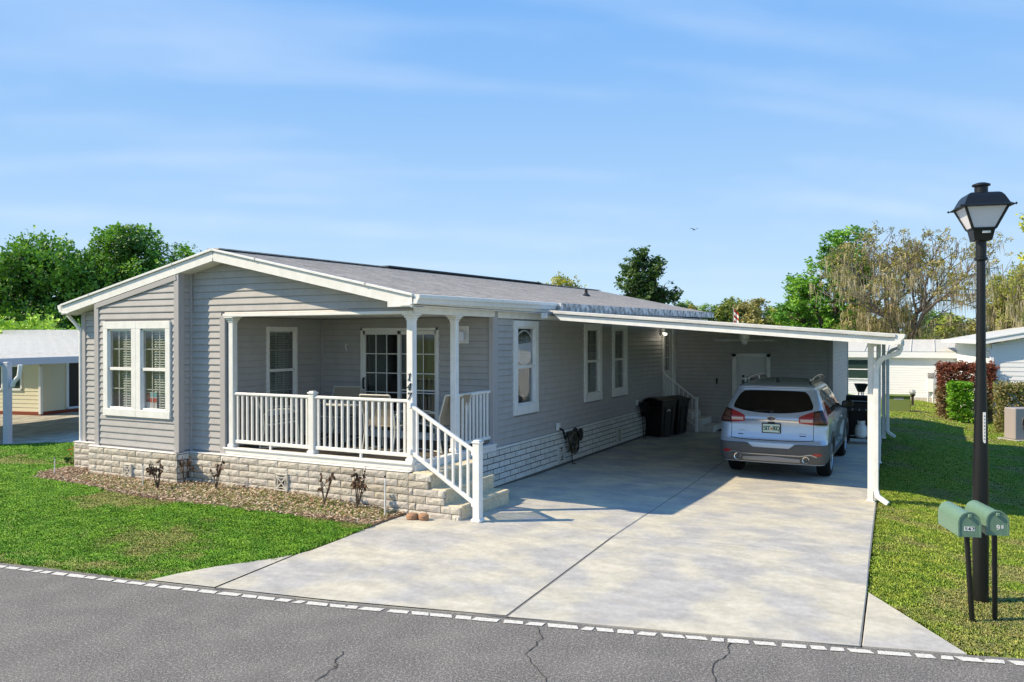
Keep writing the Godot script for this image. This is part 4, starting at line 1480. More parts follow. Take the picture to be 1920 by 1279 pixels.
func side_door(parent: Node, O: Vector3, u: Vector3, n: Vector3) -> void:
	var s := part("side_door", parent)
	var g := Geo.new()
	for q in [[9.62, 9.72, 0.75, 2.88], [10.55, 10.88, 0.69, 2.90], [9.62, 10.88, 2.78, 2.90]]:
		lb(g, O, u, n, q[0], q[1], q[2], q[3], -0.03, 0.05)
	put(g, "casing", M.white, s)
	g = Geo.new()
	for q in [[9.72, 9.86, 0.78, 2.79], [10.41, 10.55, 0.78, 2.79], [9.86, 10.41, 0.78, 1.62], [9.86, 10.41, 2.66, 2.79]]:
		lb(g, O, u, n, q[0], q[1], q[2], q[3], -0.05, -0.005)
	put(g, "leaf", M.door_white, s)
	g = Geo.new()
	lb(g, O, u, n, 9.86, 10.41, 1.62, 2.66, -0.035, -0.03, 0.0)
	put(g, "pane", M.glass, s)
	g = Geo.new()
	for yy in [1.97, 2.32]:
		lb(g, O, u, n, 9.86, 10.41, yy - 0.012, yy + 0.012, -0.028, -0.015, 0.0)
	for uu in [10.04, 10.23]:
		lb(g, O, u, n, uu - 0.01, uu + 0.01, 1.62, 2.66, -0.027, -0.016, 0.0)
	put(g, "grille", M.door_white, s)
	g = Geo.new()
	g.lathe([Vector2(0.0, 0.06), Vector2(0.028, 0.05), Vector2(0.03, 0.03), Vector2(0.012, 0.02), Vector2(0.012, 0.0)], 12, Transform3D(Basis(u, n, Vector3.UP), O + u * 9.79 + Vector3.UP * 1.72))
	put(g, "door_knob", M.alloy, s)

func carport_y(x: float) -> float:
	return 2.565 + (6.02 - x) * 0.0787          # top of the front fascia

func make_carport() -> void:
	var X := Vector3.RIGHT; var Z := Vector3.BACK; var U := Vector3.UP
	var c := thing("carport", "white metal carport roof on slim posts joined to the grey home", "carport", Vector3.ZERO)
	var zf := -3.60; var zb := -13.15; var x0 := 0.42; var x1 := 6.02
	var up := Vector3(-0.0787, 1, 0).normalized()
	# insulated roof panels, one after the other along the house
	var n := 8
	for k in n:
		var z0 := lerpf(zf - 0.02, zb, float(k) / n); var z1 := lerpf(zf - 0.02, zb, (k + 1.0) / n) + 0.004
		var g := Geo.new()
		var e0 := x1 + (z0 - zf) * 0.018
		var e1 := x1 + (z1 - zf) * 0.018
		g.quad(Vector3(x0, carport_y(x0), z0), Vector3(e0, carport_y(e0), z0), Vector3(e1, carport_y(e1), z1), Vector3(x0, carport_y(x0), z1), U)
		g.quad(Vector3(x0, carport_y(x0) - 0.075, z0), Vector3(e0, carport_y(e0) - 0.075, z0), Vector3(e1, carport_y(e1) - 0.075, z1), Vector3(x0, carport_y(x0) - 0.075, z1), -U)
		g.bar(Vector3(x0, carport_y(x0) + 0.012, z0 - 0.02), Vector3(e0, carport_y(e0) + 0.012, z0 - 0.02), 0.03, 0.03, U)
		put(g, "roof_panel", M.metal_roof, c)
	# front fascia: deep board below, lip above, both cut on the slant at the house
	var g := Geo.new()
	var A := Vector3(0.66, carport_y(0.66) - 0.09, zf + 0.01); var B := Vector3(x1 + 0.005, carport_y(x1) - 0.09, zf + 0.01)
	g.quad(A + Vector3(-0.09, 0.052, 0), B + U * 0.052, B - U * 0.052, A - U * 0.052 + X * 0.03, Z)
	g.quad(A - U * 0.052, B - U * 0.052, B - U * 0.052 - Z * 0.09, A - U * 0.052 - Z * 0.09, -U)
	g.quad(B + U * 0.052, B - U * 0.052, B - U * 0.052 - Z * 0.09, B + U * 0.052 - Z * 0.09, X)
	g.quad(A + Vector3(-0.09, 0.052, 0), A - U * 0.052, A - U * 0.052 - Z * 0.09, A + Vector3(-0.09, 0.052, -0.09), -X)
	g.quad(A + Vector3(-0.09, 0.052, -0.09), B + Vector3(0, 0.052, -0.09), B - U * 0.052 - Z * 0.09, A - U * 0.052 - Z * 0.09, -Z)
	put(g, "front_fascia", M.white_metal, c)
	g = Geo.new()
	g.bar(Vector3(0.56, carport_y(0.56) - 0.005, zf + 0.026), Vector3(x1 + 0.015, carport_y(x1) - 0.005, zf + 0.026), 0.05, 0.058, U, 0.008)
	put(g, "fascia_lip", M.metal_roof, c)
	g = Geo.new()                                        # ledger under the house eave
	g.cbox(Vector3(0.36, 2.93, (zf + zb) * 0.5), Vector3(0.12, 0.1, zf - zb), 0.005)
	put(g, "ledger", M.white_metal, c)
	# outer beam
	g = Geo.new()
	g.bar(Vector3(5.675, 2.45, zf - 0.2), Vector3(5.475, 2.47, zb), 0.08, 0.13, U, 0.005)
	put(g, "outer_beam", M.white_metal, c)
	# posts
	for z in [-4.18, -8.4, -12.75]:
		g = Geo.new()
		var px: float = 5.665 + (z + 4.18) * 0.021
		g.cbox(Vector3(px, 1.19, z), Vector3(0.082, 2.42, 0.082), 0.006)
		g.cbox(Vector3(px, 0.01, z), Vector3(0.12, 0.015, 0.12), 0.004)
		put(g, "post", M.white_metal, c)
	# side gutter with end cap
	g = Geo.new()
	var prof := [Vector2(0, 0.03), Vector2(0, -0.13), Vector2(0.075, -0.13), Vector2(0.085, -0.07), Vector2(0.125, -0.03), Vector2(0.13, 0.02)]
	var y := carport_y(x1)
	for k in prof.size() - 1:
		var p: Vector2 = prof[k]; var r: Vector2 = prof[k + 1]
		g.quad(Vector3(x1 + p.x, y + p.y, zf + 0.03), Vector3(x1 + r.x, y + r.y, zf + 0.03), Vector3(x1 - 0.172 + r.x, y + 0.013 + r.y, zb), Vector3(x1 - 0.172 + p.x, y + 0.013 + p.y, zb), Vector3(p.y - r.y + 0.2, -0.5, 0))
	for k in range(1, prof.size() - 1):
		g.tri_h(Vector3(x1, y + 0.03, zf + 0.03), Vector3(x1 + prof[k].x, y + prof[k].y, zf + 0.03), Vector3(x1 + prof[k + 1].x, y + prof[k + 1].y, zf + 0.03), Z)
	put(g, "gutter", M.white_metal, c)
	for q in [[-4.04, 0.10, 0.0], [-12.6, 0.16, -0.165]]:
		g = Geo.new()
		var z: float = q[0]
		var path := [Vector3(6.08, 2.46, z), Vector3(6.08, 2.36, z), Vector3(6.05, 2.30, z), Vector3(5.84, 2.22, z - 0.04), Vector3(5.765, 2.14, z - 0.06), Vector3(5.745, 2.02, z - 0.06), Vector3(5.745, 0.20, z - 0.06), Vector3(5.77, q[1], z - 0.04), Vector3(5.90, q[1] - 0.085, z)]
		for k in path.size():
			path[k].x += q[2]
		for k in path.size() - 1:
			g.bar(path[k], path[k + 1] + (path[k + 1] - path[k]).normalized() * 0.02, 0.075, 0.062, Z, 0.008)
		put(g, "downspout", M.white_metal, c)

func make_shed() -> void:
	var X := Vector3.RIGHT; var Z := Vector3.BACK; var U := Vector3.UP
	var s := thing("storage_shed", "storage room with the same grey siding as the home, closing the back of the carport", "shed", Vector3.ZERO)
	var O := Vector3(0.02, 0, -13.2)
	var fw := part("front_wall", s)
	wall("backing", fw, O, X, Z, 4.21, -0.1, 2.60, [[1.75, 2.55, 0.02, 2.0]], M.siding)
	siding(fw, O, X, Z, 0.06, 2.88, [[1.63, 2.64, 0.0, 2.09]], func(y): return Vector2(0.02, minf(4.15, (2.94 - y) / 0.0787)), M.siding)
	corner_trim(fw, O + X * 4.21, -X, -Z, 0.0, 2.60)
	var rw := part("side_wall", s)
	wall("backing", rw, Vector3(4.23, 0, -13.2), -Z, X, 4.6, -0.15, 2.60, [], M.siding)
	siding(rw, Vector3(4.23, 0, -13.2), -Z, X, 0.06, 2.60, [], func(_y): return Vector2(0.05, 4.5), M.siding)
	corner_trim(rw, Vector3(4.23, 0, -17.8), -X, Z, 0.0, 2.60)
	var g := Geo.new()
	g.box(Vector3(2.1, 1.2, -17.78), Vector3(4.2, 2.6, 0.08))
	put(g, "rear_wall", M.siding, s)
	g = Geo.new()
	g.quad(Vector3(0.3, carport_y(0.3) + 0.004, -13.16), Vector3(4.6, carport_y(4.6) + 0.004, -13.16), Vector3(4.6, carport_y(4.6) + 0.004, -18.1), Vector3(0.3, carport_y(0.3) + 0.004, -18.1), U)
	g.quad(Vector3(0.3, carport_y(0.3) - 0.08, -13.16), Vector3(4.6, carport_y(4.6) - 0.08, -13.16), Vector3(4.6, carport_y(4.6) - 0.08, -18.1), Vector3(0.3, carport_y(0.3) - 0.08, -18.1), -U)
	g.box(Vector3(4.6, carport_y(4.6) - 0.04, -15.6), Vector3(0.03, 0.1, 4.9))
	put(g, "roof", M.metal_roof, s)
	var d := part("door", s)
	g = Geo.new()
	for q in [[1.63, 1.75, 0.02, 2.09], [2.55, 2.645, 0.02, 2.09], [1.63, 2.645, 2.0, 2.095]]:
		lb(g, O, X, Z, q[0], q[1], q[2], q[3], -0.02, 0.045)
	put(g, "casing", M.white, d)
	g = Geo.new()
	lb(g, O, X, Z, 1.75, 2.55, 0.03, 2.0, -0.06, -0.01)
	for q in [[1.84, 2.10], [2.20, 2.46]]:
		for r in [[0.2, 0.75], [0.88, 1.35], [1.48, 1.86]]:
			lb(g, O, X, Z, q[0], q[1], r[0], r[1], -0.011, -0.002, 0.006)
	put(g, "leaf", M.door_white, d)
	g = Geo.new()
	g.lathe([Vector2(0.0, 0.05), Vector2(0.03, 0.04), Vector2(0.03, 0.0)], 12, Transform3D(Basis(X, Z, -U), O + X * 1.93 + U * 1.47))
	put(g, "peephole_plate", M.black_plastic, d)
	g = Geo.new()
	for yy in [0.92, 1.06]:
		g.lathe([Vector2(0.0, 0.07), Vector2(0.03, 0.06), Vector2(0.032, 0.03), Vector2(0.014, 0.02), Vector2(0.014, 0.0)], 12, Transform3D(Basis(X, Z, -U), O + X * 1.82 + U * yy))
	put(g, "door_knob", M.alloy, d)
	g = Geo.new()
	lb(g, O, X, Z, 1.18, 1.23, 1.24, 1.40, 0.0, 0.03)
	put(g, "switch_box", M.black_plastic, s)
	# door mat
	g = Geo.new()
	g.cbox(Vector3(0, 0.008, 0), Vector3(1.0, 0.016, 0.65), 0.004)
	for k in 9:
		g.box(Vector3(-0.44 + 0.11 * k, 0.017, 0), Vector3(0.03, 0.004, 0.58))
	var mt := put(g, "door_mat", M.dark_rubber, self)
	mt.position = Vector3(1.42, 0.001, -12.78)
	tag(mt, "black ribbed door mat on the concrete below the shed wall", "door mat")

func make_steps() -> void:
	var X := Vector3.RIGHT; var Z := Vector3.BACK; var U := Vector3.UP
	rng.seed = 41
	var s := thing("porch_steps", "three cream concrete steps with rough block ends leading up to the porch", "steps", Vector3(0, 0, 0))
	var ends := [0.371, 0.587, 0.841]
	var tops := [0.66, 0.457, 0.254]
	for k in 3:
		var g := Geo.new()
		var xa: float = 0.05 if k == 0 else ends[k - 1] - 0.02
		g.cbox(Vector3((xa + ends[k]) * 0.5 + 0.005, tops[k] - 0.022, -0.62), Vector3(ends[k] - xa + 0.012, 0.045, 1.40), 0.012)
		put(g, "tread", M.cast, s)
		g = Geo.new()
		g.cbox(Vector3((0.05 + ends[k]) * 0.5, (tops[k] - 0.045 - 0.05) * 0.5, -0.63), Vector3(ends[k] - 0.05 - 0.004, tops[k] - 0.045 + 0.05, 1.36), 0.004)
		put(g, "riser", M.cast, s)
	for r in 6:
		var e: float = ends[r / 2]
		course(s, Vector3(0, 0, 0.112), X, Z, 0.0, e, 0.655 - 0.1016 * (r + 1), [0.29, 0.08, 0.33, 0.12, 0.28, 0.10][r], true)
	# back ends of the steps, blocks too
	for r in 6:
		var e: float = ends[r / 2]
		course(s, Vector3(0, 0, -1.318), X, -Z, 0.05, e, 0.655 - 0.1016 * (r + 1), 0.0, true)
	# stair railing stands between the porch post and the drive
	var h := thing("stair_railing", "white slanted stair railing down to a capped newel post on the drive", "railing", Vector3.ZERO)
	var g := Geo.new()
	g.cbox(Vector3(1.08, 0.60, 0.045), Vector3(0.105, 1.07, 0.105), 0.006)
	var nw := put(g, "newel_post", M.white, h)
	g = Geo.new()
	g.cbox(Vector3(1.08, 1.135, 0.045), Vector3(0.125, 0.022, 0.125), 0.005)
	g.cbox(Vector3(1.08, 1.152, 0.045), Vector3(0.095, 0.026, 0.095), 0.012)
	put(g, "post_cap", M.white, nw)
	g = Geo.new()
	g.cbox(Vector3(1.08, 0.088, 0.045), Vector3(0.15, 0.05, 0.15), 0.014)
	put(g, "base_collar", M.white, nw)
	var a := Vector3(0.02, 0, 0.045); var b := Vector3(1.03, 0, 0.045)
	g = Geo.new()
	g.bar(a + U * 1.58, b + U * 1.01, 0.06, 0.05, U, 0.012)
	put(g, "top_rail", M.white, h)
	g = Geo.new()
	g.bar(a + U * 0.93, b + U * 0.31, 0.05, 0.055, U, 0.008)
	put(g, "bottom_rail", M.white, h)
	for k in 8:
		var t := (k + 0.75) / 8.6
		g = Geo.new()
		var y0 := lerpf(0.93, 0.31, t); var y1 := lerpf(1.58, 1.01, t)
		g.cbox(a.lerp(b, t) + U * (y0 + y1) * 0.5, Vector3(0.034, y1 - y0, 0.034), 0.005)
		put(g, "baluster", M.white, h)
	for q in [[Vector3(0.01, 1.585, 0.045), 0.0], [Vector3(0.01, 0.935, 0.045), 0.0], [Vector3(1.02, 1.0, 0.045), 1.0], [Vector3(1.02, 0.31, 0.045), 1.0]]:
		g = Geo.new()
		g.cbox(q[0], Vector3(0.04, 0.085, 0.085), 0.006)
		put(g, "rail_bracket", M.white, h)
	# side entrance steps with a railing under the carport
	var e := thing("side_entry_steps", "low concrete side steps below the white side door under the carport", "steps", Vector3(0.05, 0, -12.55))
	for k in 3:
		g = Geo.new()
		var depth := 1.35 - k * 0.30
		g.cbox(Vector3(depth * 0.5, 0.17 * k + 0.085, 0), Vector3(depth, 0.168, 1.05), 0.012)
		put(g, "step", M.wash_block_1, e)
	var sr := thing("side_stair_railing", "thin white metal stair railing beside the dark trash carts", "railing", Vector3.ZERO)
	g = Geo.new()
	g.cbox(Vector3(0.97, 0.46, -11.94), Vector3(0.07, 0.92, 0.07), 0.005)
	g.cbox(Vector3(0.97, 0.925, -11.94), Vector3(0.085, 0.02, 0.085), 0.005)
	put(g, "newel_post", M.white, sr)
	g = Geo.new()
	g.bar(Vector3(0.06, 1.56, -11.94), Vector3(0.95, 0.88, -11.94), 0.045, 0.04, U, 0.008)
	put(g, "top_rail", M.white, sr)
	g = Geo.new()
	g.bar(Vector3(0.06, 0.78, -11.94), Vector3(0.95, 0.16, -11.94), 0.04, 0.04, U, 0.006)
	put(g, "bottom_rail", M.white, sr)
	for k in 7:
		var t := (k + 0.6) / 7.4
		g = Geo.new()
		var y0 := lerpf(0.78, 0.16, t); var y1 := lerpf(1.56, 0.88, t)
		g.cbox(Vector3(lerpf(0.06, 0.95, t), (y0 + y1) * 0.5, -11.94), Vector3(0.024, y1 - y0, 0.024), 0.004)
		put(g, "baluster", M.white, sr)

func make_lamp_post() -> void:
	var U := Vector3.UP
	var base := Vector3(6.885, lawn_right(6.885, 0.56), 0.56)
	var l := thing("street_lamp", "black street lamp with a four sided lantern head beside the mailboxes", "street lamp", base, 0.22)
	var g := Geo.new()
	g.lathe([Vector2(0.068, -0.03), Vector2(0.070, 0.9), Vector2(0.066, 1.35), Vector2(0.052, 1.85), Vector2(0.042, 2.3), Vector2(0.038, 3.30), Vector2(0.0, 3.30)], 22)
	var post := put(g, "post", M.black_metal, l)
	g = Geo.new()
	g.lathe([Vector2(0.038, 3.24), Vector2(0.058, 3.25), Vector2(0.058, 3.27), Vector2(0.046, 3.28), Vector2(0.046, 3.42), Vector2(0.06, 3.43)], 18)
	put(g, "collar", M.black_metal, l)
	# tag on the post
	g = Geo.new()
	g.cbox(Vector3(0.014, 1.66, 0.0585), Vector3(0.024, 0.29, 0.004), 0.002)
	var tg := put(g, "number_tag", M.print_white, l)
	for k in 8:
		g = Geo.new()
		g.box(Vector3(0.014, 1.77 - k * 0.031, 0.0612), Vector3([0.012, 0.008, 0.011, 0.010, 0.012, 0.009, 0.011, 0.012][k], [0.012, 0.016, 0.013, 0.017, 0.012, 0.016, 0.014, 0.012][k], 0.0008))
		put(g, "mark", M.grey_metal, tg)
	# lantern: tapered cage
	var y0 := 3.43; var y1 := 3.54; var y2 := 3.745
	var a0 := 0.075; var a1 := 0.096; var a2 := 0.182
	g = Geo.new()                                       # solid foot of the head
	frustum(g, a0, y0, a1, y1)
	g.box(Vector3(0, y0 + 0.003, 0), Vector3(a0 * 2, 0.006, a0 * 2))
	var foot := put(g, "lantern_foot", M.black_metal, l)
	g = Geo.new()
	g.cbox(Vector3(0.02, 3.505, 0.093), Vector3(0.07, 0.022, 0.004), 0.001, Basis(Vector3.RIGHT, 0.19))
	put(g, "maker_sticker", M.print_white, foot)
	g = Geo.new()
	for k in 4:
		var q := [Vector3(1, 0, 1), Vector3(1, 0, -1), Vector3(-1, 0, -1), Vector3(-1, 0, 1)]
		g.bar(q[k] * a1 + U * y1, q[k] * a2 + U * y2, 0.02, 0.02, Vector3(q[k].x, 0, -q[k].z), 0.003)
		g.bar(q[k] * a2 + U * y2, q[(k + 1) % 4] * a2 + U * y2, 0.022, 0.02, U, 0.003)
		g.bar(q[k] * a1 + U * y1, q[(k + 1) % 4] * a1 + U * y1, 0.02, 0.016, U, 0.003)
	put(g, "lantern_frame", M.black_metal, l)
	for k in 4:
		var d := Basis(U, k * PI / 2)
		g = Geo.new()
		g.quad(d * Vector3(-a1, y1, a1) * Vector3(0.985, 1, 0.985), d * Vector3(a1, y1, a1) * Vector3(0.985, 1, 0.985), d * Vector3(a2, y2, a2) * Vector3(0.985, 1, 0.985), d * Vector3(-a2, y2, a2) * Vector3(0.985, 1, 0.985), d * Vector3.BACK)
		put(g, "pane", M.frosted, l)
	g = Geo.new()                                       # hood
	frustum(g, 0.225, 3.742, 0.19, 3.765)
	frustum(g, 0.19, 3.765, 0.155, 3.84)
	frustum(g, 0.155, 3.84, 0.135, 3.865)
	frustum(g, 0.135, 3.865, 0.115, 3.875)
	g.box(Vector3(0, 3.872, 0), Vector3(0.23, 0.006, 0.23))
	g.box(Vector3(0, 3.741, 0), Vector3(0.45, 0.006, 0.45))
	put(g, "hood", M.black_metal, l)
	for k in 4:
		var q: Vector3 = [Vector3(1, 0, 1), Vector3(1, 0, -1), Vector3(-1, 0, -1), Vector3(-1, 0, 1)][k]
		g = Geo.new()
		g.lathe([Vector2(0.0, -0.014), Vector2(0.013, 0.0), Vector2(0.0, 0.014)], 8, Transform3D(Basis.IDENTITY, q * 0.226 + U * 3.744))
		put(g, "corner_knob", M.black_metal, l)
	g = Geo.new()
	g.lathe([Vector2(0.058, 3.86), Vector2(0.058, 3.945), Vector2(0.078, 3.95), Vector2(0.078, 3.965), Vector2(0.04, 3.98), Vector2(0.0, 3.985)], 18)
	put(g, "photocell_cap", M.black_metal, l)

func frustum(g: Geo, a0: float, y0: float, a1: float, y1: float) -> void:
	for k in 4:
		var d := Basis(Vector3.UP, k * PI / 2)
		g.quad(d * Vector3(-a0, y0, a0), d * Vector3(a0, y0, a0), d * Vector3(a1, y1, a1), d * Vector3(-a1, y1, a1), d * Vector3(0, (a0 - a1), y1 - y0))

func make_mailboxes() -> void:
	for k in 2:
		var at: Vector3 = [Vector3(6.785, 0, 1.28), Vector3(6.965, 0, 1.13)][k]
		at.y = lawn_right(at.x, at.z) - 0.02
		var m := thing("mailbox", ["green metal mailbox numbered 147 on a thin leaning black pipe", "green metal mailbox with two pale peeling numerals on a straight black pipe"][k], "mailbox", at, [0.31, 0.30][k], "mailboxes by the street lamp")
		var g := Geo.new()
		var lean := Vector3(-0.055, 0, 0.02) if k == 0 else Vector3(-0.005, 0, 0.0)
		g.tube([Vector3.ZERO, Vector3(0, 0.8, 0) + lean], 0.022, 10)
		put(g, "pipe", M.black_metal, m)
		var c := Vector3(0, 0.785, 0.0) + lean + Vector3(0.0, 0, 0.05)
		# arch section swept from the door backwards
		var sec := []
		for i in 13:
			var t := PI * i / 12.0
			sec.append(Vector2(cos(t) * 0.083, 0.118 + sin(t) * 0.09))
		sec.append(Vector2(-0.083, 0.0)); sec.push_front(Vector2(0.083, 0.0))
		g = Geo.new()
		var L := 0.50
		for i in sec.size():
			var p: Vector2 = sec[i]; var q: Vector2 = sec[(i + 1) % sec.size()]
			var nn := Vector3((p.x + q.x) * 0.5, (p.y + q.y) * 0.5 - 0.09, 0)
			g.quad(c + Vector3(p.x, p.y, 0), c + Vector3(q.x, q.y, 0), c + Vector3(q.x, q.y, -L), c + Vector3(p.x, p.y, -L), nn)
		for i in range(1, sec.size() - 1):
			g.tri_h(c + Vector3(sec[0].x, sec[0].y, -L), c + Vector3(sec[i].x, sec[i].y, -L), c + Vector3(sec[i + 1].x, sec[i + 1].y, -L), Vector3.FORWARD)
		put(g, "body", M.green_paint, m)
		var poly := PackedVector2Array()
		for p in sec:
			poly.append(Vector2(p.x * 1.05, -p.y * 1.03))
		g = Geo.new()
		g.prism(poly, 0.0, 0.012, Transform3D(Basis(Vector3.RIGHT, Vector3.BACK, Vector3.DOWN), c))
		var d := put(g, "door", M.green_paint, m)
		g = Geo.new()                                   # rim round the door
		for i in sec.size() - 1:
			g.bar(c + Vector3(sec[i].x * 1.05, sec[i].y * 1.03, 0.008), c + Vector3(sec[i + 1].x * 1.05, sec[i + 1].y * 1.03, 0.008), 0.012, 0.022, Vector3.BACK)
		put(g, "rim", M.green_paint, d)
		g = Geo.new()
		g.cbox(c + Vector3(0.0, 0.185, 0.022), Vector3(0.03, 0.03, 0.025), 0.005)
		put(g, "latch", M.green_paint, d)
		g = Geo.new()
		g.cbox(c + Vector3(0.087, 0.11, -0.16), Vector3(0.006, 0.05, 0.16), 0.002)
		put(g, "flag", M.grey_metal, m)
		if k == 0:
			for i in 3:
				g = Geo.new()
				g.box(c + Vector3(-0.03 + i * 0.029, 0.072, 0.0135), Vector3(0.026, 0.038, 0.001))
				put(g, "number_sticker", M.print_white, d)
				var t := put(text_mesh(["1", "4", "7"][i], 0.027, 0.001), "numeral", M.digit_black, d)
				t.position = c + Vector3(-0.03 + i * 0.029, 0.072, 0.0148)
		else:
			for i in 2:
				var t := put(text_mesh(["9", "8"][i], [0.042, 0.030][i], 0.001), "numeral", M.print_white, d)
				t.position = c + Vector3(0.006 + i * 0.034, 0.072 + i * 0.004, 0.0135)

func make_bins() -> void:
	var proto: Node3D
	for k in 2:
		var at: Vector3 = [Vector3(0.34, 0.0, -10.62), Vector3(0.52, 0.0, -11.24)][k]
		var label: String = ["dark brown wheeled trash cart with a pale mark, beside the hanging hose coil", "black wheeled trash cart squeezed beside the side entry steps"][k]
		var b := thing("trash_cart", label, "trash cart", at, [1.2, 1.35][k], "trash carts under the carport")
		var g := Geo.new()
		var lo := Vector2(0.235, 0.26); var hi := Vector2(0.29, 0.33)
		for i in 4:
			var q := [Vector2(1, 1), Vector2(1, -1), Vector2(-1, -1), Vector2(-1, 1)]
			var p: Vector2 = q[i]; var r: Vector2 = q[(i + 1) % 4]
			g.quad(Vector3(p.x * lo.x, 0.04, p.y * lo.y), Vector3(r.x * lo.x, 0.04, r.y * lo.y), Vector3(r.x * hi.x, 0.92, r.y * hi.y), Vector3(p.x * hi.x, 0.92, p.y * hi.y), Vector3(p.x + r.x, 0, p.y + r.y))
		g.box(Vector3(0, 0.05, 0), Vector3(0.47, 0.02, 0.52))
		g.cbox(Vector3(0, 0.90, 0), Vector3(0.62, 0.05, 0.70), 0.01)
		for s in [-1, 1]:
			g.cbox(Vector3(0.14 * s, 0.42, 0.30), Vector3(0.04, 0.7, 0.03), 0.008, Basis(Vector3.RIGHT, 0.08))
		var m: Material = M.brown_plastic if k == 0 else M.black_plastic
		put(g, "body", m, b)
		g = Geo.new()
		var prev := []
		for i in 7:
			var t := i / 6.0
			var z := lerpf(-0.34, 0.38, t)
			var y := 0.94 + 0.07 * sin(PI * minf(t * 1.1, 1.0))
			var row := [Vector3(-0.315, y - 0.02, z), Vector3(-0.28, y, z), Vector3(0.28, y, z), Vector3(0.315, y - 0.02, z)]
			if prev:
				for j in 3:
					g.quad(prev[j], prev[j + 1], row[j + 1], row[j], Vector3.UP)
			prev = row
		g.box(Vector3(0, 0.935, 0), Vector3(0.62, 0.015, 0.70))
		put(g, "lid", m, b)
		g = Geo.new()
		g.tube([Vector3(-0.24, 0.93, -0.40), Vector3(0.24, 0.93, -0.40)], 0.016, 8)
		g.tube([Vector3(-0.22, 0.9, -0.3), Vector3(-0.22, 0.93, -0.40)], 0.014, 6)
		g.tube([Vector3(0.22, 0.9, -0.3), Vector3(0.22, 0.93, -0.40)], 0.014, 6)
		put(g, "handle", m, b)
		for s in [-1, 1]:
			g = Geo.new()
			g.lathe([Vector2(0.0, -0.025), Vector2(0.09, -0.025), Vector2(0.105, -0.012), Vector2(0.105, 0.012), Vector2(0.09, 0.025), Vector2(0.0, 0.025)], 18, Transform3D(Basis(Vector3.BACK, PI / 2), Vector3(0.26 * s, 0.105, -0.25)))
			put(g, "wheel", M.dark_rubber, b)
		if k == 0:
			g = Geo.new()
			for i in 5:
				var t := PI * i / 5.0; var t2 := PI * (i + 1) / 5.0
				g.bar(Vector3(cos(t) * 0.055, 0.66 + sin(t) * 0.045, 0.312), Vector3(cos(t2) * 0.055, 0.66 + sin(t2) * 0.045, 0.313), 0.02, 0.003, Vector3.BACK)
			put(g, "stamped_mark", M.print_white, b)

func make_hoses() -> void:
	for k in 2:
		var at: Vector3 = [Vector3(0.06, 0, -5.42), Vector3(0.06, 0, -9.98)][k]
		var label: String = ["tan garden hose looped over a black wall reel on the pale block skirting", "dark hose coil hanging on the wall behind the brown trash cart"][k]
		var h := thing("garden_hose", label, "garden hose", at, 0.0)
		rng.seed = 55 + k
		var g := Geo.new()
		var ytop := 0.60 if k == 0 else 0.86
		g.cbox(Vector3(0.02, ytop, 0.0), Vector3(0.05, 0.10, 0.26), 0.01)
		g.lathe([Vector2(0.0, 0.0), Vector2(0.13, 0.0), Vector2(0.14, 0.02), Vector2(0.05, 0.03), Vector2(0.05, 0.11), Vector2(0.13, 0.12), Vector2(0.13, 0.135), Vector2(0.0, 0.135)], 18, Transform3D(Basis(Vector3.BACK, -PI / 2), Vector3(0.0, ytop - 0.03, -0.30)))
		put(g, "reel", M.black_plastic, h)
		var loops := 13
		for i in loops:
			g = Geo.new()
			var w := rng.randf_range(0.10, 0.20)
			var d := rng.randf_range(0.24, 0.40) if k == 0 else rng.randf_range(0.18, 0.34)
			var o := rng.randf_range(-0.10, 0.06)
			var xo := 0.05 + rng.randf() * 0.09
			var pts := []
			for j in 15:
				var t := TAU * j / 14.0
				pts.append(Vector3(xo + 0.02 * sin(t * 2.0 + i), ytop - d * 0.5 + 0.03 + (d * 0.55) * cos(t), o + w * sin(t) * (1.0 - 0.25 * cos(t))))
			g.tube(pts, 0.0105, 6, false)
			put(g, "loop", M.hose if (k == 0 and i % 3 != 0) else M.black_plastic, h)
		g = Geo.new()
		g.tube([Vector3(0.05, ytop - 0.2, 0.06), Vector3(0.08, 0.25, 0.05), Vector3(0.09, 0.02, 0.03), Vector3(0.12, 0.012, -0.05)], 0.011, 6)
		put(g, "tail", M.black_plastic, h)
		# tap box on the wall above
		if k == 0:
			var f := thing("hose_bib_box", "white outlet box with a black nozzle on the siding above the hose", "outlet box", Vector3(0.03, 0, -4.92))
			g = Geo.new()
			g.cbox(Vector3(0.02, 0.80, 0), Vector3(0.05, 0.14, 0.12), 0.006)
			put(g, "cover", M.white, f)
			g = Geo.new()
			g.tube([Vector3(0.05, 0.76, 0.0), Vector3(0.09, 0.73, -0.06), Vector3(0.09, 0.62, -0.14), Vector3(0.09, 0.54, -0.18)], 0.022, 8)
			put(g, "nozzle", M.black_plastic, f)
		else:
			var f := thing("wall_outlet_box", "small white box on the grey siding behind the trash carts", "outlet box", Vector3(0.03, 0, -9.72))
			g = Geo.new()
			g.cbox(Vector3(0.02, 0.92, 0), Vector3(0.05, 0.12, 0.10), 0.006)
			put(g, "cover", M.white, f)
			g = Geo.new()
			g.cbox(Vector3(0.047, 0.92, 0), Vector3(0.008, 0.06, 0.04), 0.002)
			put(g, "socket", M.grey_metal, f)

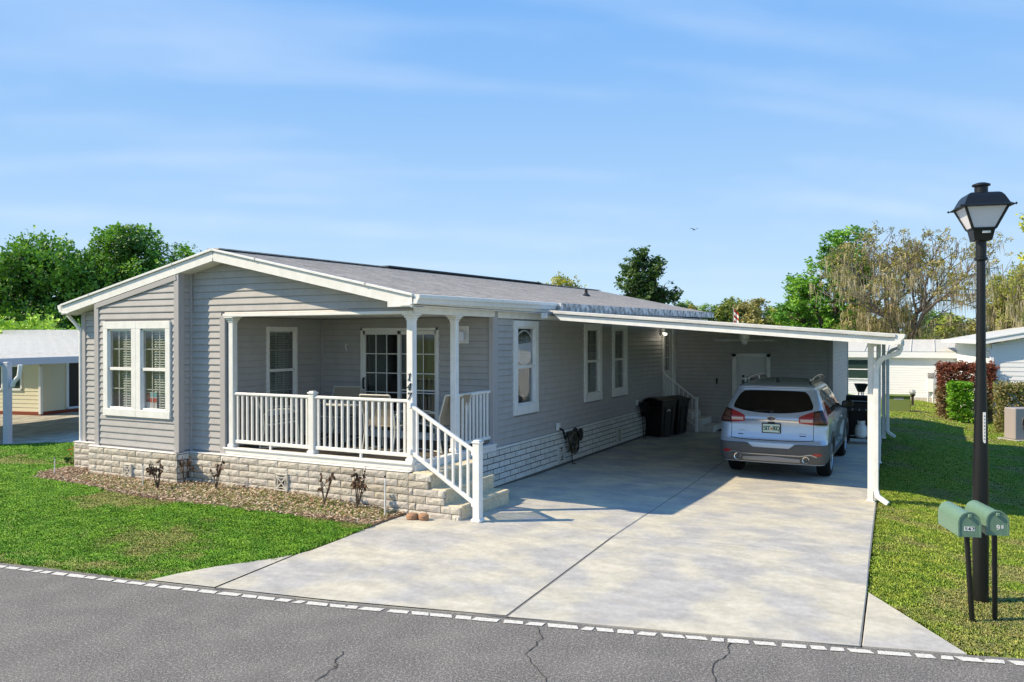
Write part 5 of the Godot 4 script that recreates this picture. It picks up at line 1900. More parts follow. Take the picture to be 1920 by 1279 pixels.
func make_carport_light() -> void:
	var at := Vector3(0.02, 2.62, -11.86)
	var l := thing("wall_light", "lit white security light on the siding beside the side door", "wall light", at)
	var g := Geo.new()
	g.lathe([Vector2(0.0, 0.03), Vector2(0.055, 0.03), Vector2(0.06, 0.0)], 16, Transform3D(Basis(Vector3.BACK, -PI / 2), Vector3.ZERO))
	g.box(Vector3(0.04, -0.005, 0), Vector3(0.08, 0.03, 0.12))
	put(g, "mount", M.white, l)
	for s in [-1, 1]:
		g = Geo.new()
		g.lathe([Vector2(0.02, -0.07), Vector2(0.03, -0.03), Vector2(0.05, 0.02), Vector2(0.052, 0.03)], 14, Transform3D(Basis(Vector3.BACK, -0.9) * Basis(Vector3.RIGHT, 0.5 * s), Vector3(0.10, 0.0, 0.08 * s)))
		put(g, "lamp_head", M.white, l)
		g = Geo.new()
		g.lathe([Vector2(0.0, -0.02), Vector2(0.028, -0.005), Vector2(0.036, 0.022), Vector2(0.02, 0.045), Vector2(0.0, 0.05)], 12, Transform3D(Basis(Vector3.BACK, -0.9) * Basis(Vector3.RIGHT, 0.5 * s), Vector3(0.10, 0.0, 0.08 * s)))
		put(g, "bulb", M.bulb, l)
	var o := OmniLight3D.new()
	o.name = "bulb_light"
	o.light_color = Color(1.0, 0.96, 0.88)
	o.light_energy = 0.03
	o.light_size = 0.04
	o.omni_range = 14.0
	o.omni_attenuation = 2.0
	o.shadow_enabled = true
	l.add_child(o)
	o.position = Vector3(0.22, -0.06, 0.10)

func make_fan() -> void:
	var at := Vector3(2.98, 0, -8.1)
	var top := carport_y(2.98) - 0.08
	var f := thing("ceiling_fan", "white ceiling fan with flat blades under the carport roof", "ceiling fan", at, 0.25)
	var g := Geo.new()
	g.lathe([Vector2(0.0, top - 0.09), Vector2(0.075, top - 0.07), Vector2(0.075, top), Vector2(0.0, top)], 18)
	g.tube([Vector3(0, top - 0.08, 0), Vector3(0, 2.60, 0)], 0.016, 8)
	put(g, "canopy", M.white, f)
	g = Geo.new()
	g.lathe([Vector2(0.0, 2.44), Vector2(0.06, 2.44), Vector2(0.085, 2.48), Vector2(0.10, 2.50), Vector2(0.10, 2.62), Vector2(0.07, 2.64), Vector2(0.0, 2.64)], 20)
	put(g, "motor", M.white, f)
	g = Geo.new()
	g.lathe([Vector2(0.0, 2.385), Vector2(0.04, 2.39), Vector2(0.062, 2.42), Vector2(0.06, 2.44)], 16)
	put(g, "light_bowl", M.frosted, f)
	for k in 5:
		var b := Basis(Vector3.UP, TAU * k / 5.0 + 0.3)
		g = Geo.new()
		g.box(b * Vector3(0.15, 2.475, 0), Vector3(0.14, 0.012, 0.035), b)
		g.cbox(b * Vector3(0.42, 2.475, 0), Vector3(0.46, 0.010, 0.13), 0.003, b * Basis(Vector3.RIGHT, 0.2))
		put(g, "blade", M.white, f)

func make_grill() -> void:
	var g := Geo.new()
	var b := thing("gas_grill", "black gas grill cart with its lid shut, beyond the car", "grill", Vector3(5.02, 0, -11.55), 0.0)
	for q in [Vector3(-0.26, 0, 0.2), Vector3(0.26, 0, 0.2), Vector3(-0.26, 0, -0.2), Vector3(0.26, 0, -0.2)]:
		g.cbox(Vector3(q.x, 0.40, q.z), Vector3(0.04, 0.8, 0.04), 0.004)
	g.box(Vector3(0, 0.13, 0), Vector3(0.56, 0.02, 0.44))
	g.box(Vector3(-0.27, 0.45, 0), Vector3(0.02, 0.6, 0.4))
	g.box(Vector3(0.27, 0.45, 0), Vector3(0.02, 0.6, 0.4))
	g.box(Vector3(0, 0.45, -0.21), Vector3(0.52, 0.6, 0.02))
	put(g, "cart", M.black_metal, b)
	g = Geo.new()
	g.cbox(Vector3(0, 0.83, 0), Vector3(0.62, 0.14, 0.50), 0.012)
	put(g, "firebox", M.black_metal, b)
	g = Geo.new()
	var prev := []
	for i in 13:
		var t := PI * i / 12.0
		var row := [Vector3(-0.30, 0.90 + sin(t) * 0.25, -0.24 * cos(t)), Vector3(0.30, 0.90 + sin(t) * 0.25, -0.24 * cos(t))]
		if prev:
			g.quad(prev[0], prev[1], row[1], row[0], Vector3(0, sin(t - 0.13), -cos(t - 0.13)))
			for s in 2:
				g.tri_h(prev[s], row[s], Vector3(row[s].x, 0.90, 0), Vector3(-1 + 2 * s, 0, 0))
		prev = row
	put(g, "lid", M.black_plastic, b)
	g = Geo.new()
	g.tube([Vector3(-0.2, 1.02, 0.26), Vector3(0.2, 1.02, 0.26)], 0.014, 8)
	g.tube([Vector3(-0.2, 1.02, 0.2), Vector3(-0.2, 1.02, 0.26)], 0.01, 6)
	g.tube([Vector3(0.2, 1.02, 0.2), Vector3(0.2, 1.02, 0.26)], 0.01, 6)
	put(g, "lid_handle", M.grey_metal, b)
	g = Geo.new()
	g.cbox(Vector3(-0.42, 0.87, 0), Vector3(0.22, 0.03, 0.44), 0.008)
	put(g, "side_shelf", M.black_plastic, b)
	for k in 3:
		g = Geo.new()
		g.lathe([Vector2(0.0, 0.03), Vector2(0.02, 0.025), Vector2(0.022, 0.0)], 10, Transform3D(Basis(Vector3.RIGHT, PI / 2), Vector3(-0.15 + 0.15 * k, 0.82, 0.25)))
		put(g, "knob", M.grey_metal, b)
	for s in [-1, 1]:
		g = Geo.new()
		g.lathe([Vector2(0.0, -0.02), Vector2(0.08, -0.02), Vector2(0.08, 0.02), Vector2(0.0, 0.02)], 16, Transform3D(Basis(Vector3.BACK, PI / 2), Vector3(0.30 * s, 0.08, 0.2)))
		put(g, "wheel", M.dark_rubber, b)
	var t := thing("propane_tank", "white propane tank standing inside the grill cart", "gas tank", Vector3(5.06, 0.142, -11.40))
	g = Geo.new()
	g.lathe([Vector2(0.0, 0.02), Vector2(0.11, 0.02), Vector2(0.14, 0.06), Vector2(0.145, 0.10), Vector2(0.145, 0.22), Vector2(0.13, 0.28), Vector2(0.08, 0.32), Vector2(0.0, 0.33)], 22)
	put(g, "bottle", M.print_white, t)
	g = Geo.new()
	g.lathe([Vector2(0.11, 0.0), Vector2(0.115, 0.0), Vector2(0.115, 0.03), Vector2(0.11, 0.03)], 18)
	put(g, "foot_ring", M.grey_metal, t)
	g = Geo.new()
	for k in 9:
		var a0 := -0.2 + k * 0.42; var a1 := a0 + 0.42
		g.bar(Vector3(cos(a0) * 0.085, 0.36, sin(a0) * 0.085), Vector3(cos(a1) * 0.085, 0.36, sin(a1) * 0.085), 0.008, 0.10, Vector3.UP)
	put(g, "collar", M.print_white, t)
	g = Geo.new()
	g.tube([Vector3(0, 0.32, 0), Vector3(0, 0.38, 0)], 0.018, 8)
	put(g, "valve", M.grey_metal, t)
	# long-handled tools leaning by the shed corner
	var s := thing("spreader", "small wheeled garden spreader with a black hopper beside the shed corner", "spreader", Vector3(4.86, -0.03, -14.3), 0.3)
	g = Geo.new()
	frustum(g, 0.07, 1.08, 0.15, 1.30)
	g.box(Vector3(0, 1.30, 0), Vector3(0.28, 0.02, 0.28))
	put(g, "hopper", M.black_plastic, s)
	g = Geo.new()
	for q in [-1, 1]:
		g.tube([Vector3(0.05 * q, 1.1, 0), Vector3(0.16 * q, 0.05, 0.1 * q)], 0.014, 6)
	g.tube([Vector3(0.0, 1.15, 0), Vector3(0.06, 0.55, 0.16), Vector3(0.10, 0.03, 0.32)], 0.014, 6)
	put(g, "frame", M.galvanised, s)
	for q in [-1, 1]:
		g = Geo.new()
		g.lathe([Vector2(0.0, -0.02), Vector2(0.11, -0.02), Vector2(0.11, 0.02), Vector2(0.0, 0.02)], 16, Transform3D(Basis(Vector3.BACK, PI / 2), Vector3(0.17 * q, 0.10, 0.06 * q)))
		put(g, "wheel", M.dark_rubber, s)

func make_chairs() -> void:
	var spots := [[Vector3(-3.05, 0.752, -0.62), 2.3, "beige sling patio chair by the porch side window"], [Vector3(-2.75, 0.752, -1.72), 0.25, "beige sling patio chair in the back corner of the porch"], [Vector3(-1.20, 0.752, -1.05), 3.25, "beige sling patio chair with its back to the railing, before the glass door"], [Vector3(-0.42, 0.752, -1.45), -1.9, "beige sling patio chair by the porch side post"]]
	for q in spots:
		var c := thing("patio_chair", q[2], "chair", q[0], q[1], "sling chairs on the porch")
		var g := Geo.new()
		for s in [-1, 1]:
			var x: float = 0.27 * s
			g.tube([Vector3(x, 0.0, 0.30), Vector3(x * 1.02, 0.25, 0.29), Vector3(x * 1.05, 0.56, 0.26), Vector3(x * 1.08, 0.63, 0.20), Vector3(x * 1.08, 0.635, 0.0), Vector3(x * 1.05, 0.62, -0.17), Vector3(x, 0.55, -0.24)], 0.013, 7)
			g.tube([Vector3(x, 0.0, -0.32), Vector3(x, 0.30, -0.24), Vector3(x, 0.55, -0.26), Vector3(x * 0.98, 0.90, -0.40)], 0.013, 7)
			g.tube([Vector3(x, 0.43, 0.26), Vector3(x, 0.38, -0.22)], 0.013, 7)
			g.tube([Vector3(x, 0.02, 0.30), Vector3(x, 0.02, -0.32)], 0.012, 6)
		g.tube([Vector3(-0.26, 0.90, -0.40), Vector3(0.26, 0.90, -0.40)], 0.013, 7)
		g.tube([Vector3(-0.27, 0.42, 0.26), Vector3(0.27, 0.42, 0.26)], 0.013, 7)
		put(g, "frame", M.chair_frame, c)
		for part_ in [["seat_sling", [Vector2(0.26, 0.43), Vector2(0.10, 0.395), Vector2(-0.08, 0.375), Vector2(-0.22, 0.40)]], ["back_sling", [Vector2(-0.23, 0.42), Vector2(-0.25, 0.55), Vector2(-0.33, 0.78), Vector2(-0.39, 0.90)]]]:
			g = Geo.new()
			for i in 3:
				var p: Vector2 = part_[1][i]; var r: Vector2 = part_[1][i + 1]
				var e := r - p
				var nn := Vector3(0, e.x, -e.y) * -1.0
				g.quad(Vector3(-0.255, p.y, p.x), Vector3(0.255, p.y, p.x), Vector3(0.255, r.y, r.x), Vector3(-0.255, r.y, r.x), nn)
			put(g, part_[0], M.sling, c)
	var t := thing("patio_table", "round patio table with a pale metal frame in the middle of the porch", "table", Vector3(-2.0, 0.752, -1.15))
	var g := Geo.new()
	g.lathe([Vector2(0.0, 0.69), Vector2(0.44, 0.69), Vector2(0.455, 0.70), Vector2(0.455, 0.715), Vector2(0.44, 0.72), Vector2(0.0, 0.72)], 32)
	put(g, "table_top", M.chair_frame, t)
	for k in 4:
		var b := Basis(Vector3.UP, k * PI / 2 + 0.5)
		g = Geo.new()
		g.tube([b * Vector3(0.38, 0.0, 0), b * Vector3(0.30, 0.35, 0), b * Vector3(0.34, 0.69, 0)], 0.014, 7)
		put(g, "leg", M.chair_frame, t)

func curve_at(tab: Array, y: float) -> float:
	if y <= tab[0][0]:
		return tab[0][1]
	for i in tab.size() - 1:
		if y <= tab[i + 1][0]:
			var t: float = (y - tab[i][0]) / (tab[i + 1][0] - tab[i][0])
			return lerpf(tab[i][1], tab[i + 1][1], t)
	return tab[-1][1]

const C_REAR := [[0.22, 0.26], [0.30, 0.09], [0.38, 0.035], [0.50, 0.012], [0.60, 0.0], [0.67, 0.004], [0.70, 0.035], [0.74, 0.062], [0.84, 0.085], [0.98, 0.098], [1.05, 0.085], [1.10, 0.075], [1.14, 0.095], [1.20, 0.135], [1.30, 0.205], [1.45, 0.315], [1.57, 0.405], [1.61, 0.425], [1.625, 0.36], [1.655, 0.365], [1.68, 0.46], [1.705, 0.70], [1.728, 1.05], [1.74, 1.6]]
const C_FRONT := [[0.22, 4.72], [0.35, 4.90], [0.5, 4.97], [0.8, 4.96], [0.93, 4.90], [1.0, 4.78], [1.05, 4.5], [1.09, 4.0], [1.12, 3.72], [1.18, 3.58], [1.4, 3.18], [1.6, 2.76], [1.68, 2.5], [1.72, 2.2], [1.74, 1.9]]
const C_WIDE := [[0.22, 0.84], [0.30, 0.895], [0.42, 0.93], [0.55, 0.944], [0.68, 0.95], [0.80, 0.955], [0.93, 0.957], [1.02, 0.95], [1.09, 0.932], [1.14, 0.905], [1.20, 0.88], [1.32, 0.835], [1.45, 0.785], [1.57, 0.735], [1.62, 0.71], [1.66, 0.68], [1.69, 0.64], [1.715, 0.57], [1.74, 0.42]]
const C_ROUND := [[0.22, 0.16], [0.5, 0.20], [0.9, 0.24], [1.1, 0.26], [1.3, 0.20], [1.6, 0.20], [1.66, 0.22], [1.74, 0.25]]

func car_point(y: float, c: float, side: float) -> Vector3:
	# c: 0..1 rear face from the middle out, 1..2 rear corner, 2..3 side, 3..4 front corner, 4..5 front face
	var w := curve_at(C_WIDE, y)
	var r := curve_at(C_ROUND, y)
	var zr := curve_at(C_REAR, y)
	var zf := curve_at(C_FRONT, y)
	var bow := 0.045
	var ex := w - r
	var rz := zr + bow * (ex / w) * (ex / w) + r * 0.9
	var rf := minf(0.42, w * 0.6)
	var fz := zf - 0.10 - rf
	var x := 0.0
	var z := 0.0
	if c <= 1.0:
		x = ex * c
		z = zr + bow * (x / w) * (x / w)
	elif c <= 2.0:
		var a := (c - 1.0) * PI * 0.5
		x = ex + r * sin(a)
		z = rz - r * 0.9 * cos(a)
	elif c <= 3.0:
		x = w
		z = lerpf(rz, fz, c - 2.0)
		x -= 0.035 * pow(clampf((z - 2.6) / 2.0, 0.0, 1.0), 2.0) * 1.0
	elif c <= 4.0:
		var a := (c - 3.0) * PI * 0.5
		x = w - 0.035 - rf + rf * cos(a)
		z = fz + rf * sin(a)
	else:
		x = (w - 0.035 - rf) * (5.0 - c)
		z = fz + rf + 0.10 * (1.0 - pow(5.0 - c, 2.0))
	return Vector3(x * side, y, -z)

func car_cx(y: float, x: float) -> float:
	var w := curve_at(C_WIDE, y)
	var r := curve_at(C_ROUND, y)
	var ex := w - r
	if x <= ex:
		return x / ex
	return 1.0 + asin(clampf((x - ex) / r, 0.0, 1.0)) / (PI * 0.5)

func car_cz(y: float, z: float) -> float:
	var w := curve_at(C_WIDE, y)
	var r := curve_at(C_ROUND, y)
	var ex := w - r
	var rz := curve_at(C_REAR, y) + 0.045 * (ex / w) * (ex / w) + r * 0.9
	var fz := curve_at(C_FRONT, y) - 0.10 - minf(0.42, w * 0.6)
	if z < rz:
		return 1.0 + acos(clampf((rz - z) / (r * 0.9), 0.0, 1.0)) / (PI * 0.5)
	return 2.0 + (z - rz) / (fz - rz)

func car_normal(y: float, c: float, side: float) -> Vector3:
	var a := car_point(y + 0.012, c, side) - car_point(y - 0.012, c, side)
	var b := car_point(y, c + 0.02, side) - car_point(y, maxf(c - 0.02, 0.0), side)
	var n := a.cross(b).normalized()
	var out := car_point(y, c, side) - Vector3(0, y - 0.25, -2.4)
	return n if n.dot(out) > 0.0 else -n

func car_patch(g: Geo, side: float, nu: int, nv: int, fn: Callable, off: float) -> void:
	# fn(u, v) -> Vector2(c, y); laid off metres outside the body
	var p := []
	for i in nu + 1:
		var col := []
		for j in nv + 1:
			var q: Vector2 = fn.call(float(i) / nu, float(j) / nv)
			var n := car_normal(q.y, q.x, side)
			col.append([car_point(q.y, q.x, side) + n * off, n])
		p.append(col)
	for i in nu:
		for j in nv:
			g.tri_s(p[i][j][0], p[i + 1][j][0], p[i + 1][j + 1][0], p[i][j][1], p[i + 1][j][1], p[i + 1][j + 1][1])
			g.tri_s(p[i][j][0], p[i + 1][j + 1][0], p[i][j + 1][0], p[i][j][1], p[i + 1][j + 1][1], p[i][j + 1][1])

func make_car() -> void:
	var U := Vector3.UP
	mat("car_paint", Color(0.70, 0.755, 0.83), 0.28, 0.45)
	M.car_paint.clearcoat_enabled = true
	M.car_paint.clearcoat = 0.9
	M.car_paint.clearcoat_roughness = 0.04
	mat("car_glass", Color(0.018, 0.02, 0.02), 0.03)
	M.car_glass.metallic_specular = 0.45
	mat("cladding", Color(0.33, 0.33, 0.325), 0.6)
	mat("lamp_red", Color(0.62, 0.03, 0.035), 0.12)
	M.lamp_red.clearcoat_enabled = true
	mat("lamp_clear", Color(0.80, 0.70, 0.66), 0.15)
	mat("lamp_amber", Color(0.42, 0.27, 0.22), 0.15)
	mat("lamp_dark", Color(0.20, 0.12, 0.11), 0.2)
	mat("plate_white", Color(0.80, 0.86, 0.80), 0.45)
	mat("plate_green", Color(0.12, 0.30, 0.24), 0.5)
	mat("plate_orange", Color(0.85, 0.45, 0.15), 0.5)
	mat("emblem_blue", Color(0.06, 0.10, 0.22), 0.2, 0.3)
	mat("tyre", Color(0.045, 0.045, 0.047), 0.85)
	var car := thing("parked_car", "pale blue silver sport utility car parked under the carport, rear to the street", "car", Vector3(3.985, 0.0, -5.30), 0.0)
	car.scale = Vector3(0.975, 1.0, 0.985)
	# body shell
	var ys := []
	var y := 0.30
	while y < 1.741:
		ys.append(y)
		y += 0.02 if (y < 1.15 and y > 0.60) or y > 1.58 else 0.03
	ys.append(1.74)
	var cs := []
	for i in 9:
		cs.append(i / 9.0)
	for i in 9:
		cs.append(1.0 + i / 9.0)
	for i in 64:
		cs.append(2.0 + i / 64.0)
	for i in 8:
		cs.append(3.0 + i / 8.0)
	for i in 7:
		cs.append(4.0 + i / 6.0)
	var wheels := [Vector2(1.05, 0.365), Vector2(3.93, 0.365)]
	var g := Geo.new()
	for side in [-1.0, 1.0]:
		var grid := []
		for c in cs:
			var col := []
			for yy in ys:
				var p := car_point(yy, c, side)
				var n := car_normal(yy, c, side)
				for w in wheels:
					if Vector2(-p.z, p.y).distance_to(w) < 0.41 and absf(p.x) > 0.6:
						p.x = 0.62 * side
						n = Vector3(side, 0, 0)
				col.append([p, n])
			grid.append(col)
		for i in cs.size() - 1:
			for j in ys.size() - 1:
				var a = grid[i][j]; var b = grid[i + 1][j]; var d = grid[i + 1][j + 1]; var e = grid[i][j + 1]
				g.tri_s(a[0], b[0], d[0], a[1], b[1], d[1])
				g.tri_s(a[0], d[0], e[0], a[1], d[1], e[1])
		# roof skin closing the top
		for i in cs.size() - 1:
			var a: Vector3 = grid[i][-1][0]; var b: Vector3 = grid[i + 1][-1][0]
			g.tri_s(a, b, Vector3(0, 1.752, -1.9), Vector3(0, 1, 0.02), Vector3(0, 1, 0), U)
	put(g, "body", M.car_paint, car)
	g = Geo.new()
	g.box(Vector3(0, 0.33, -2.5), Vector3(1.5, 0.06, 4.2))
	g.box(Vector3(0, 0.33, -0.6), Vector3(1.2, 0.05, 0.9))
	put(g, "underbody", M.black_plastic, car)
	# rear window with a rounded outline
	g = Geo.new()
	for side in [-1.0, 1.0]:
		car_patch(g, side, 12, 10, func(u, v):
			var yy: float = lerpf(1.185 + 0.075 * pow(u, 2.4), 1.575 - 0.012 * pow(u, 3.0), v)
			var half: float = lerpf(0.735, 0.585, v) - 0.05 * pow(absf(v * 2.0 - 1.0), 4.0)
			return Vector2(car_cx(yy, half * u), yy), 0.005)
	var rg := put(g, "rear_window", M.car_glass, car)
	g = Geo.new()
	g.bar(Vector3(-0.02, 1.235, -0.138), Vector3(-0.40, 1.215, -0.160), 0.014, 0.014, U, 0.003)
	g.cbox(Vector3(0.0, 1.215, -0.13), Vector3(0.07, 0.05, 0.05), 0.012)
	put(g, "rear_wiper", M.black_plastic, rg)
	# side windows
	for side in [-1.0, 1.0]:
		for q in [[0.66, 1.22, 0.86, 1.24], [1.30, 2.14, 1.32, 2.10], [2.22, 3.42, 2.24, 2.74]]:
			g = Geo.new()
			car_patch(g, side, 8, 6, func(u, v):
				var yy: float = lerpf(1.145, 1.565, v)
				return Vector2(car_cz(yy, lerpf(lerpf(q[0], q[2], v), lerpf(q[1], q[3], v), u)), yy), 0.005)
			put(g, "side_window", M.car_glass, car)
		g = Geo.new()                                     # bright strip under the windows
		car_patch(g, side, 16, 1, func(u, v):
			var yy: float = lerpf(1.118, 1.136, v)
			return Vector2(car_cz(yy, lerpf(0.7, 3.4, u)), yy), 0.008)
		put(g, "window_moulding", M.chrome, car)
		for z in [1.26, 2.18, 3.38]:                       # door gaps
			g = Geo.new()
			car_patch(g, side, 1, 12, func(u, v):
				var yy: float = lerpf(0.36 if z > 2.0 else 0.70, 1.11, v)
				return Vector2(car_cz(yy, z + (0.008 * u)), yy), 0.003)
			put(g, "door_gap", M.black_plastic, car)
		for z in [1.42, 2.34]:
			g = Geo.new()
			var hp := car_point(0.98, car_cz(0.98, z + 0.1), side)
			g.cbox(hp + Vector3(side * 0.018, 0, 0), Vector3(0.03, 0.03, 0.2), 0.01)
			put(g, "door_handle", M.car_paint, car)
		g = Geo.new()                                     # sill cladding
		car_patch(g, side, 24, 3, func(u, v):
			var yy: float = lerpf(0.30, 0.41, v)
			return Vector2(car_cz(yy, lerpf(1.42, 3.58, u)), yy), 0.010)
		put(g, "sill", M.cladding, car)
		g = Geo.new()
		car_patch(g, side, 16, 1, func(u, v):
			var yy: float = lerpf(0.41, 0.43, v)
			return Vector2(car_cz(yy, lerpf(1.5, 3.5, u)), yy), 0.014)
		put(g, "sill_strip", M.alloy, car)
		# wheel arches
		for w in wheels:
			g = Geo.new()
			for k in 24:
				var t0 := lerpf(-0.32, PI + 0.32, k / 24.0); var t1 := lerpf(-0.32, PI + 0.32, (k + 1) / 24.0)
				var ring := []
				for e in [[t0, 0.37], [t0, 0.46], [t1, 0.46], [t1, 0.37]]:
					var yy: float = maxf(w.y + sin(e[0]) * e[1], 0.30)
					var zz: float = w.x + cos(e[0]) * e[1]
					var ww := curve_at(C_WIDE, yy) + 0.012
					ring.append(Vector3(side * ww, yy, -zz))
				g.quad(ring[0], ring[1], ring[2], ring[3], Vector3(side, 0, 0))
				g.quad(ring[0], ring[3], ring[3] - Vector3(side * 0.3, 0, 0), ring[0] - Vector3(side * 0.3, 0, 0), Vector3(0, -sin(t0), cos(t0)))
				g.quad(ring[1], ring[2], ring[2] - Vector3(side * 0.02, 0, 0), ring[1] - Vector3(side * 0.02, 0, 0), Vector3(0, sin(t0), -cos(t0)))
			put(g, "wheel_arch", M.cladding, car)
		# mirror
		g = Geo.new()
		g.cbox(Vector3(side * 1.03, 1.16, -3.22), Vector3(0.22, 0.15, 0.11), 0.035)
		g.cbox(Vector3(side * 0.93, 1.11, -3.22), Vector3(0.10, 0.04, 0.07), 0.01)
		var mir := put(g, "door_mirror", M.black_plastic, car)
		g = Geo.new()
		g.box(Vector3(side * 1.035, 1.16, -3.163), Vector3(0.18, 0.11, 0.004))
		put(g, "mirror_glass", M.car_glass, mir)
		# roof rail: low arch with feet
		g = Geo.new()
		var rp := []
		for k in 17:
			var t := k / 16.0
			rp.append(Vector3(side * lerpf(0.60, 0.575, t), 1.70 + 0.105 * pow(sin(PI * clampf(t * 1.04 - 0.02, 0.0, 1.0)), 0.35), -lerpf(0.62, 2.95, t)))
		g.tube(rp, 0.021, 8)
		for t in [0.75, 1.05, 2.1]:
			g.cbox(Vector3(side * 0.595, 1.745, -t), Vector3(0.035, 0.09, 0.10), 0.01)
		put(g, "roof_rail", M.alloy, car)
		g = Geo.new()                                     # black foot strip of the rail
		g.bar(Vector3(side * 0.615, 1.715, -0.55), Vector3(side * 0.60, 1.73, -2.9), 0.03, 0.05, U)
		put(g, "rail_base", M.black_plastic, car)
		# tail lamps wrapping round the corner
		g = Geo.new()
		var lamp := func(u: float, v: float) -> Vector2:
			var lo := lerpf(1.035, 1.00, u)
			var hi := lerpf(1.125, 1.255, pow(u, 0.8))
			return Vector2(0, lerpf(lo, hi, v))
		car_patch(g, side, 10, 5, func(u, v):
			var q: Vector2 = lamp.call(u * 0.72, v)
			return Vector2(car_cx(q.y, lerpf(0.475, 0.715, u)), q.y), 0.018)
		put(g, "tail_lamp", M.lamp_red, car)
		g = Geo.new()
		car_patch(g, side, 10, 2, func(u, v):
			var yy: float = lerpf(1.055, 1.10, v)
			return Vector2(car_cx(yy, lerpf(0.50, 0.71, u)), yy), 0.0215)
		put(g, "reverse_lamp", M.lamp_clear, car)
		g = Geo.new()
		car_patch(g, side, 8, 5, func(u, v):
			var q: Vector2 = lamp.call(0.74 + 0.26 * u, v)
			return Vector2(lerpf(car_cx(q.y, 0.715), 1.72, u), q.y), 0.018)
		put(g, "tail_lamp_housing", M.lamp_dark, car)
		g = Geo.new()
		car_patch(g, side, 6, 4, func(u, v):
			var yy: float = lerpf(1.04, 1.205, v)
			return Vector2(lerpf(car_cx(yy, 0.735), 1.50, u), yy), 0.0215)
		put(g, "turn_lamp", M.lamp_amber, car)
		g = Geo.new()
		car_patch(g, side, 8, 5, func(u, v):
			var yy: float = lerpf(1.01 + 0.03 * u, 1.25 - 0.05 * u, v)
			return Vector2(lerpf(1.66, 1.985, u), yy), 0.016)
		put(g, "tail_lamp", M.lamp_red, car)
		# bumper cladding, stepping down in the middle
		g = Geo.new()
		car_patch(g, side, 30, 5, func(u, v):
			var c: float = u * 2.10
			var xx: float = c * 0.72
			var top: float = lerpf(0.585, 0.665, sm(0.30, 0.42, xx))
			return Vector2(c, lerpf(0.325, top, v)), 0.010)
		put(g, "bumper", M.cladding, car)
		g = Geo.new()                                     # lower silver skid plate
		car_patch(g, side, 10, 2, func(u, v):
			var yy: float = lerpf(0.355, 0.44 - 0.03 * u, v)
			return Vector2(car_cx(yy, u * 0.50), yy), 0.020)
		put(g, "skid_plate", M.grey_metal, car)
		g = Geo.new()
		car_patch(g, side, 16, 1, func(u, v):
			var yy: float = lerpf(0.458, 0.478, v) + 0.03 * sm(0.5, 0.68, u * 0.78) - 0.035 * sm(0.68, 0.78, u * 0.78)
			return Vector2(car_cx(yy, u * 0.78), yy), 0.022)
		put(g, "bumper_strip", M.alloy, car)
		g = Geo.new()                                     # reflector
		car_patch(g, side, 8, 3, func(u, v):
			var yy: float = 0.50 + (v - 0.5) * 0.055 * sqrt(maxf(0.0, 1.0 - pow(u * 2.0 - 1.0, 2.0)) + 0.04)
			return Vector2(car_cx(yy, lerpf(0.70, 0.86, u)), yy), 0.016)
		put(g, "reflector", M.lamp_red, car)
		g = Geo.new()                                     # tail pipe
		g.lathe([Vector2(0.040, -0.10), Vector2(0.046, 0.0), Vector2(0.062, 0.012), Vector2(0.066, 0.0), Vector2(0.060, -0.12)], 18, Transform3D(Basis(Vector3.RIGHT, PI / 2), Vector3(side * 0.60, 0.40, -0.03)))
		var tp := put(g, "tail_pipe", M.chrome, car)
		g = Geo.new()
		g.lathe([Vector2(0.0, -0.05), Vector2(0.045, -0.05)], 16, Transform3D(Basis(Vector3.RIGHT, PI / 2), Vector3(side * 0.60, 0.40, -0.03)))
		put(g, "pipe_mouth", M.black_plastic, tp)
		# tailgate gap
		g = Geo.new()
		car_patch(g, side, 14, 1, func(u, v):
			var yy: float = 0.705 + 0.025 * pow(u, 5.0) + 0.010 * v
			return Vector2(car_cx(yy, u * 0.715), yy), 0.003)
		car_patch(g, side, 1, 12, func(u, v):
			var yy: float = lerpf(0.715, 1.01, v)
			return Vector2(car_cx(yy, 0.715 + 0.009 * u), yy), 0.003)
		put(g, "tailgate_gap", M.black_plastic, car)
		# bright bar between the lamps
		g = Geo.new()
		car_patch(g, side, 12, 2, func(u, v):
			var yy: float = lerpf(1.05, 1.078, v) - 0.012 * u
			return Vector2(car_cx(yy, u * 0.475), yy), 0.016 + 0.0)
		put(g, "bright_bar", M.chrome, car)
		# rear panel recess sides: thin shoulder strip
		g = Geo.new()
		car_patch(g, side, 1, 6, func(u, v):
			var yy: float = lerpf(0.80, 1.02, v)
			return Vector2(car_cx(yy, lerpf(0.40, 0.47, v) + 0.012 * u), yy), 0.006)
		put(g, "recess_edge", M.car_paint, car)
	# number plate in a dark frame
	var pz := -(curve_at(C_REAR, 0.93)) + 0.018
	g = Geo.new()
	g.cbox(Vector3(0.0, 0.925, pz), Vector3(0.335, 0.175, 0.014), 0.005)
	var pf := put(g, "number_plate", M.black_plastic, car)
	g = Geo.new()
	g.cbox(Vector3(0.0, 0.925, pz + 0.007), Vector3(0.30, 0.145, 0.005), 0.002)
	put(g, "plate_face", M.plate_white, pf)
	for k in 6:
		var t := put(text_mesh(["5", "I", "T", "8", "0", "Q"][k], 0.072, 0.001), "plate_character", M.plate_green, pf)
		t.position = Vector3([-0.115, -0.080, -0.043, 0.043, 0.081, 0.118][k], 0.925, pz + 0.0105)
	g = Geo.new()
	g.lathe([Vector2(0.0, 0.001), Vector2(0.019, 0.001), Vector2(0.019, 0.0)], 12, Transform3D(Basis(Vector3.RIGHT, PI / 2), Vector3(0.0, 0.918, pz + 0.0095)))
	put(g, "plate_fruit_mark", M.plate_orange, pf)
	g = Geo.new()
	g.cbox(Vector3(0.0, 1.022, pz + 0.005), Vector3(0.12, 0.02, 0.03), 0.005)
	put(g, "tailgate_handle", M.black_plastic, car)
	# oval badge
	var ez := -(curve_at(C_REAR, 1.095)) + 0.012
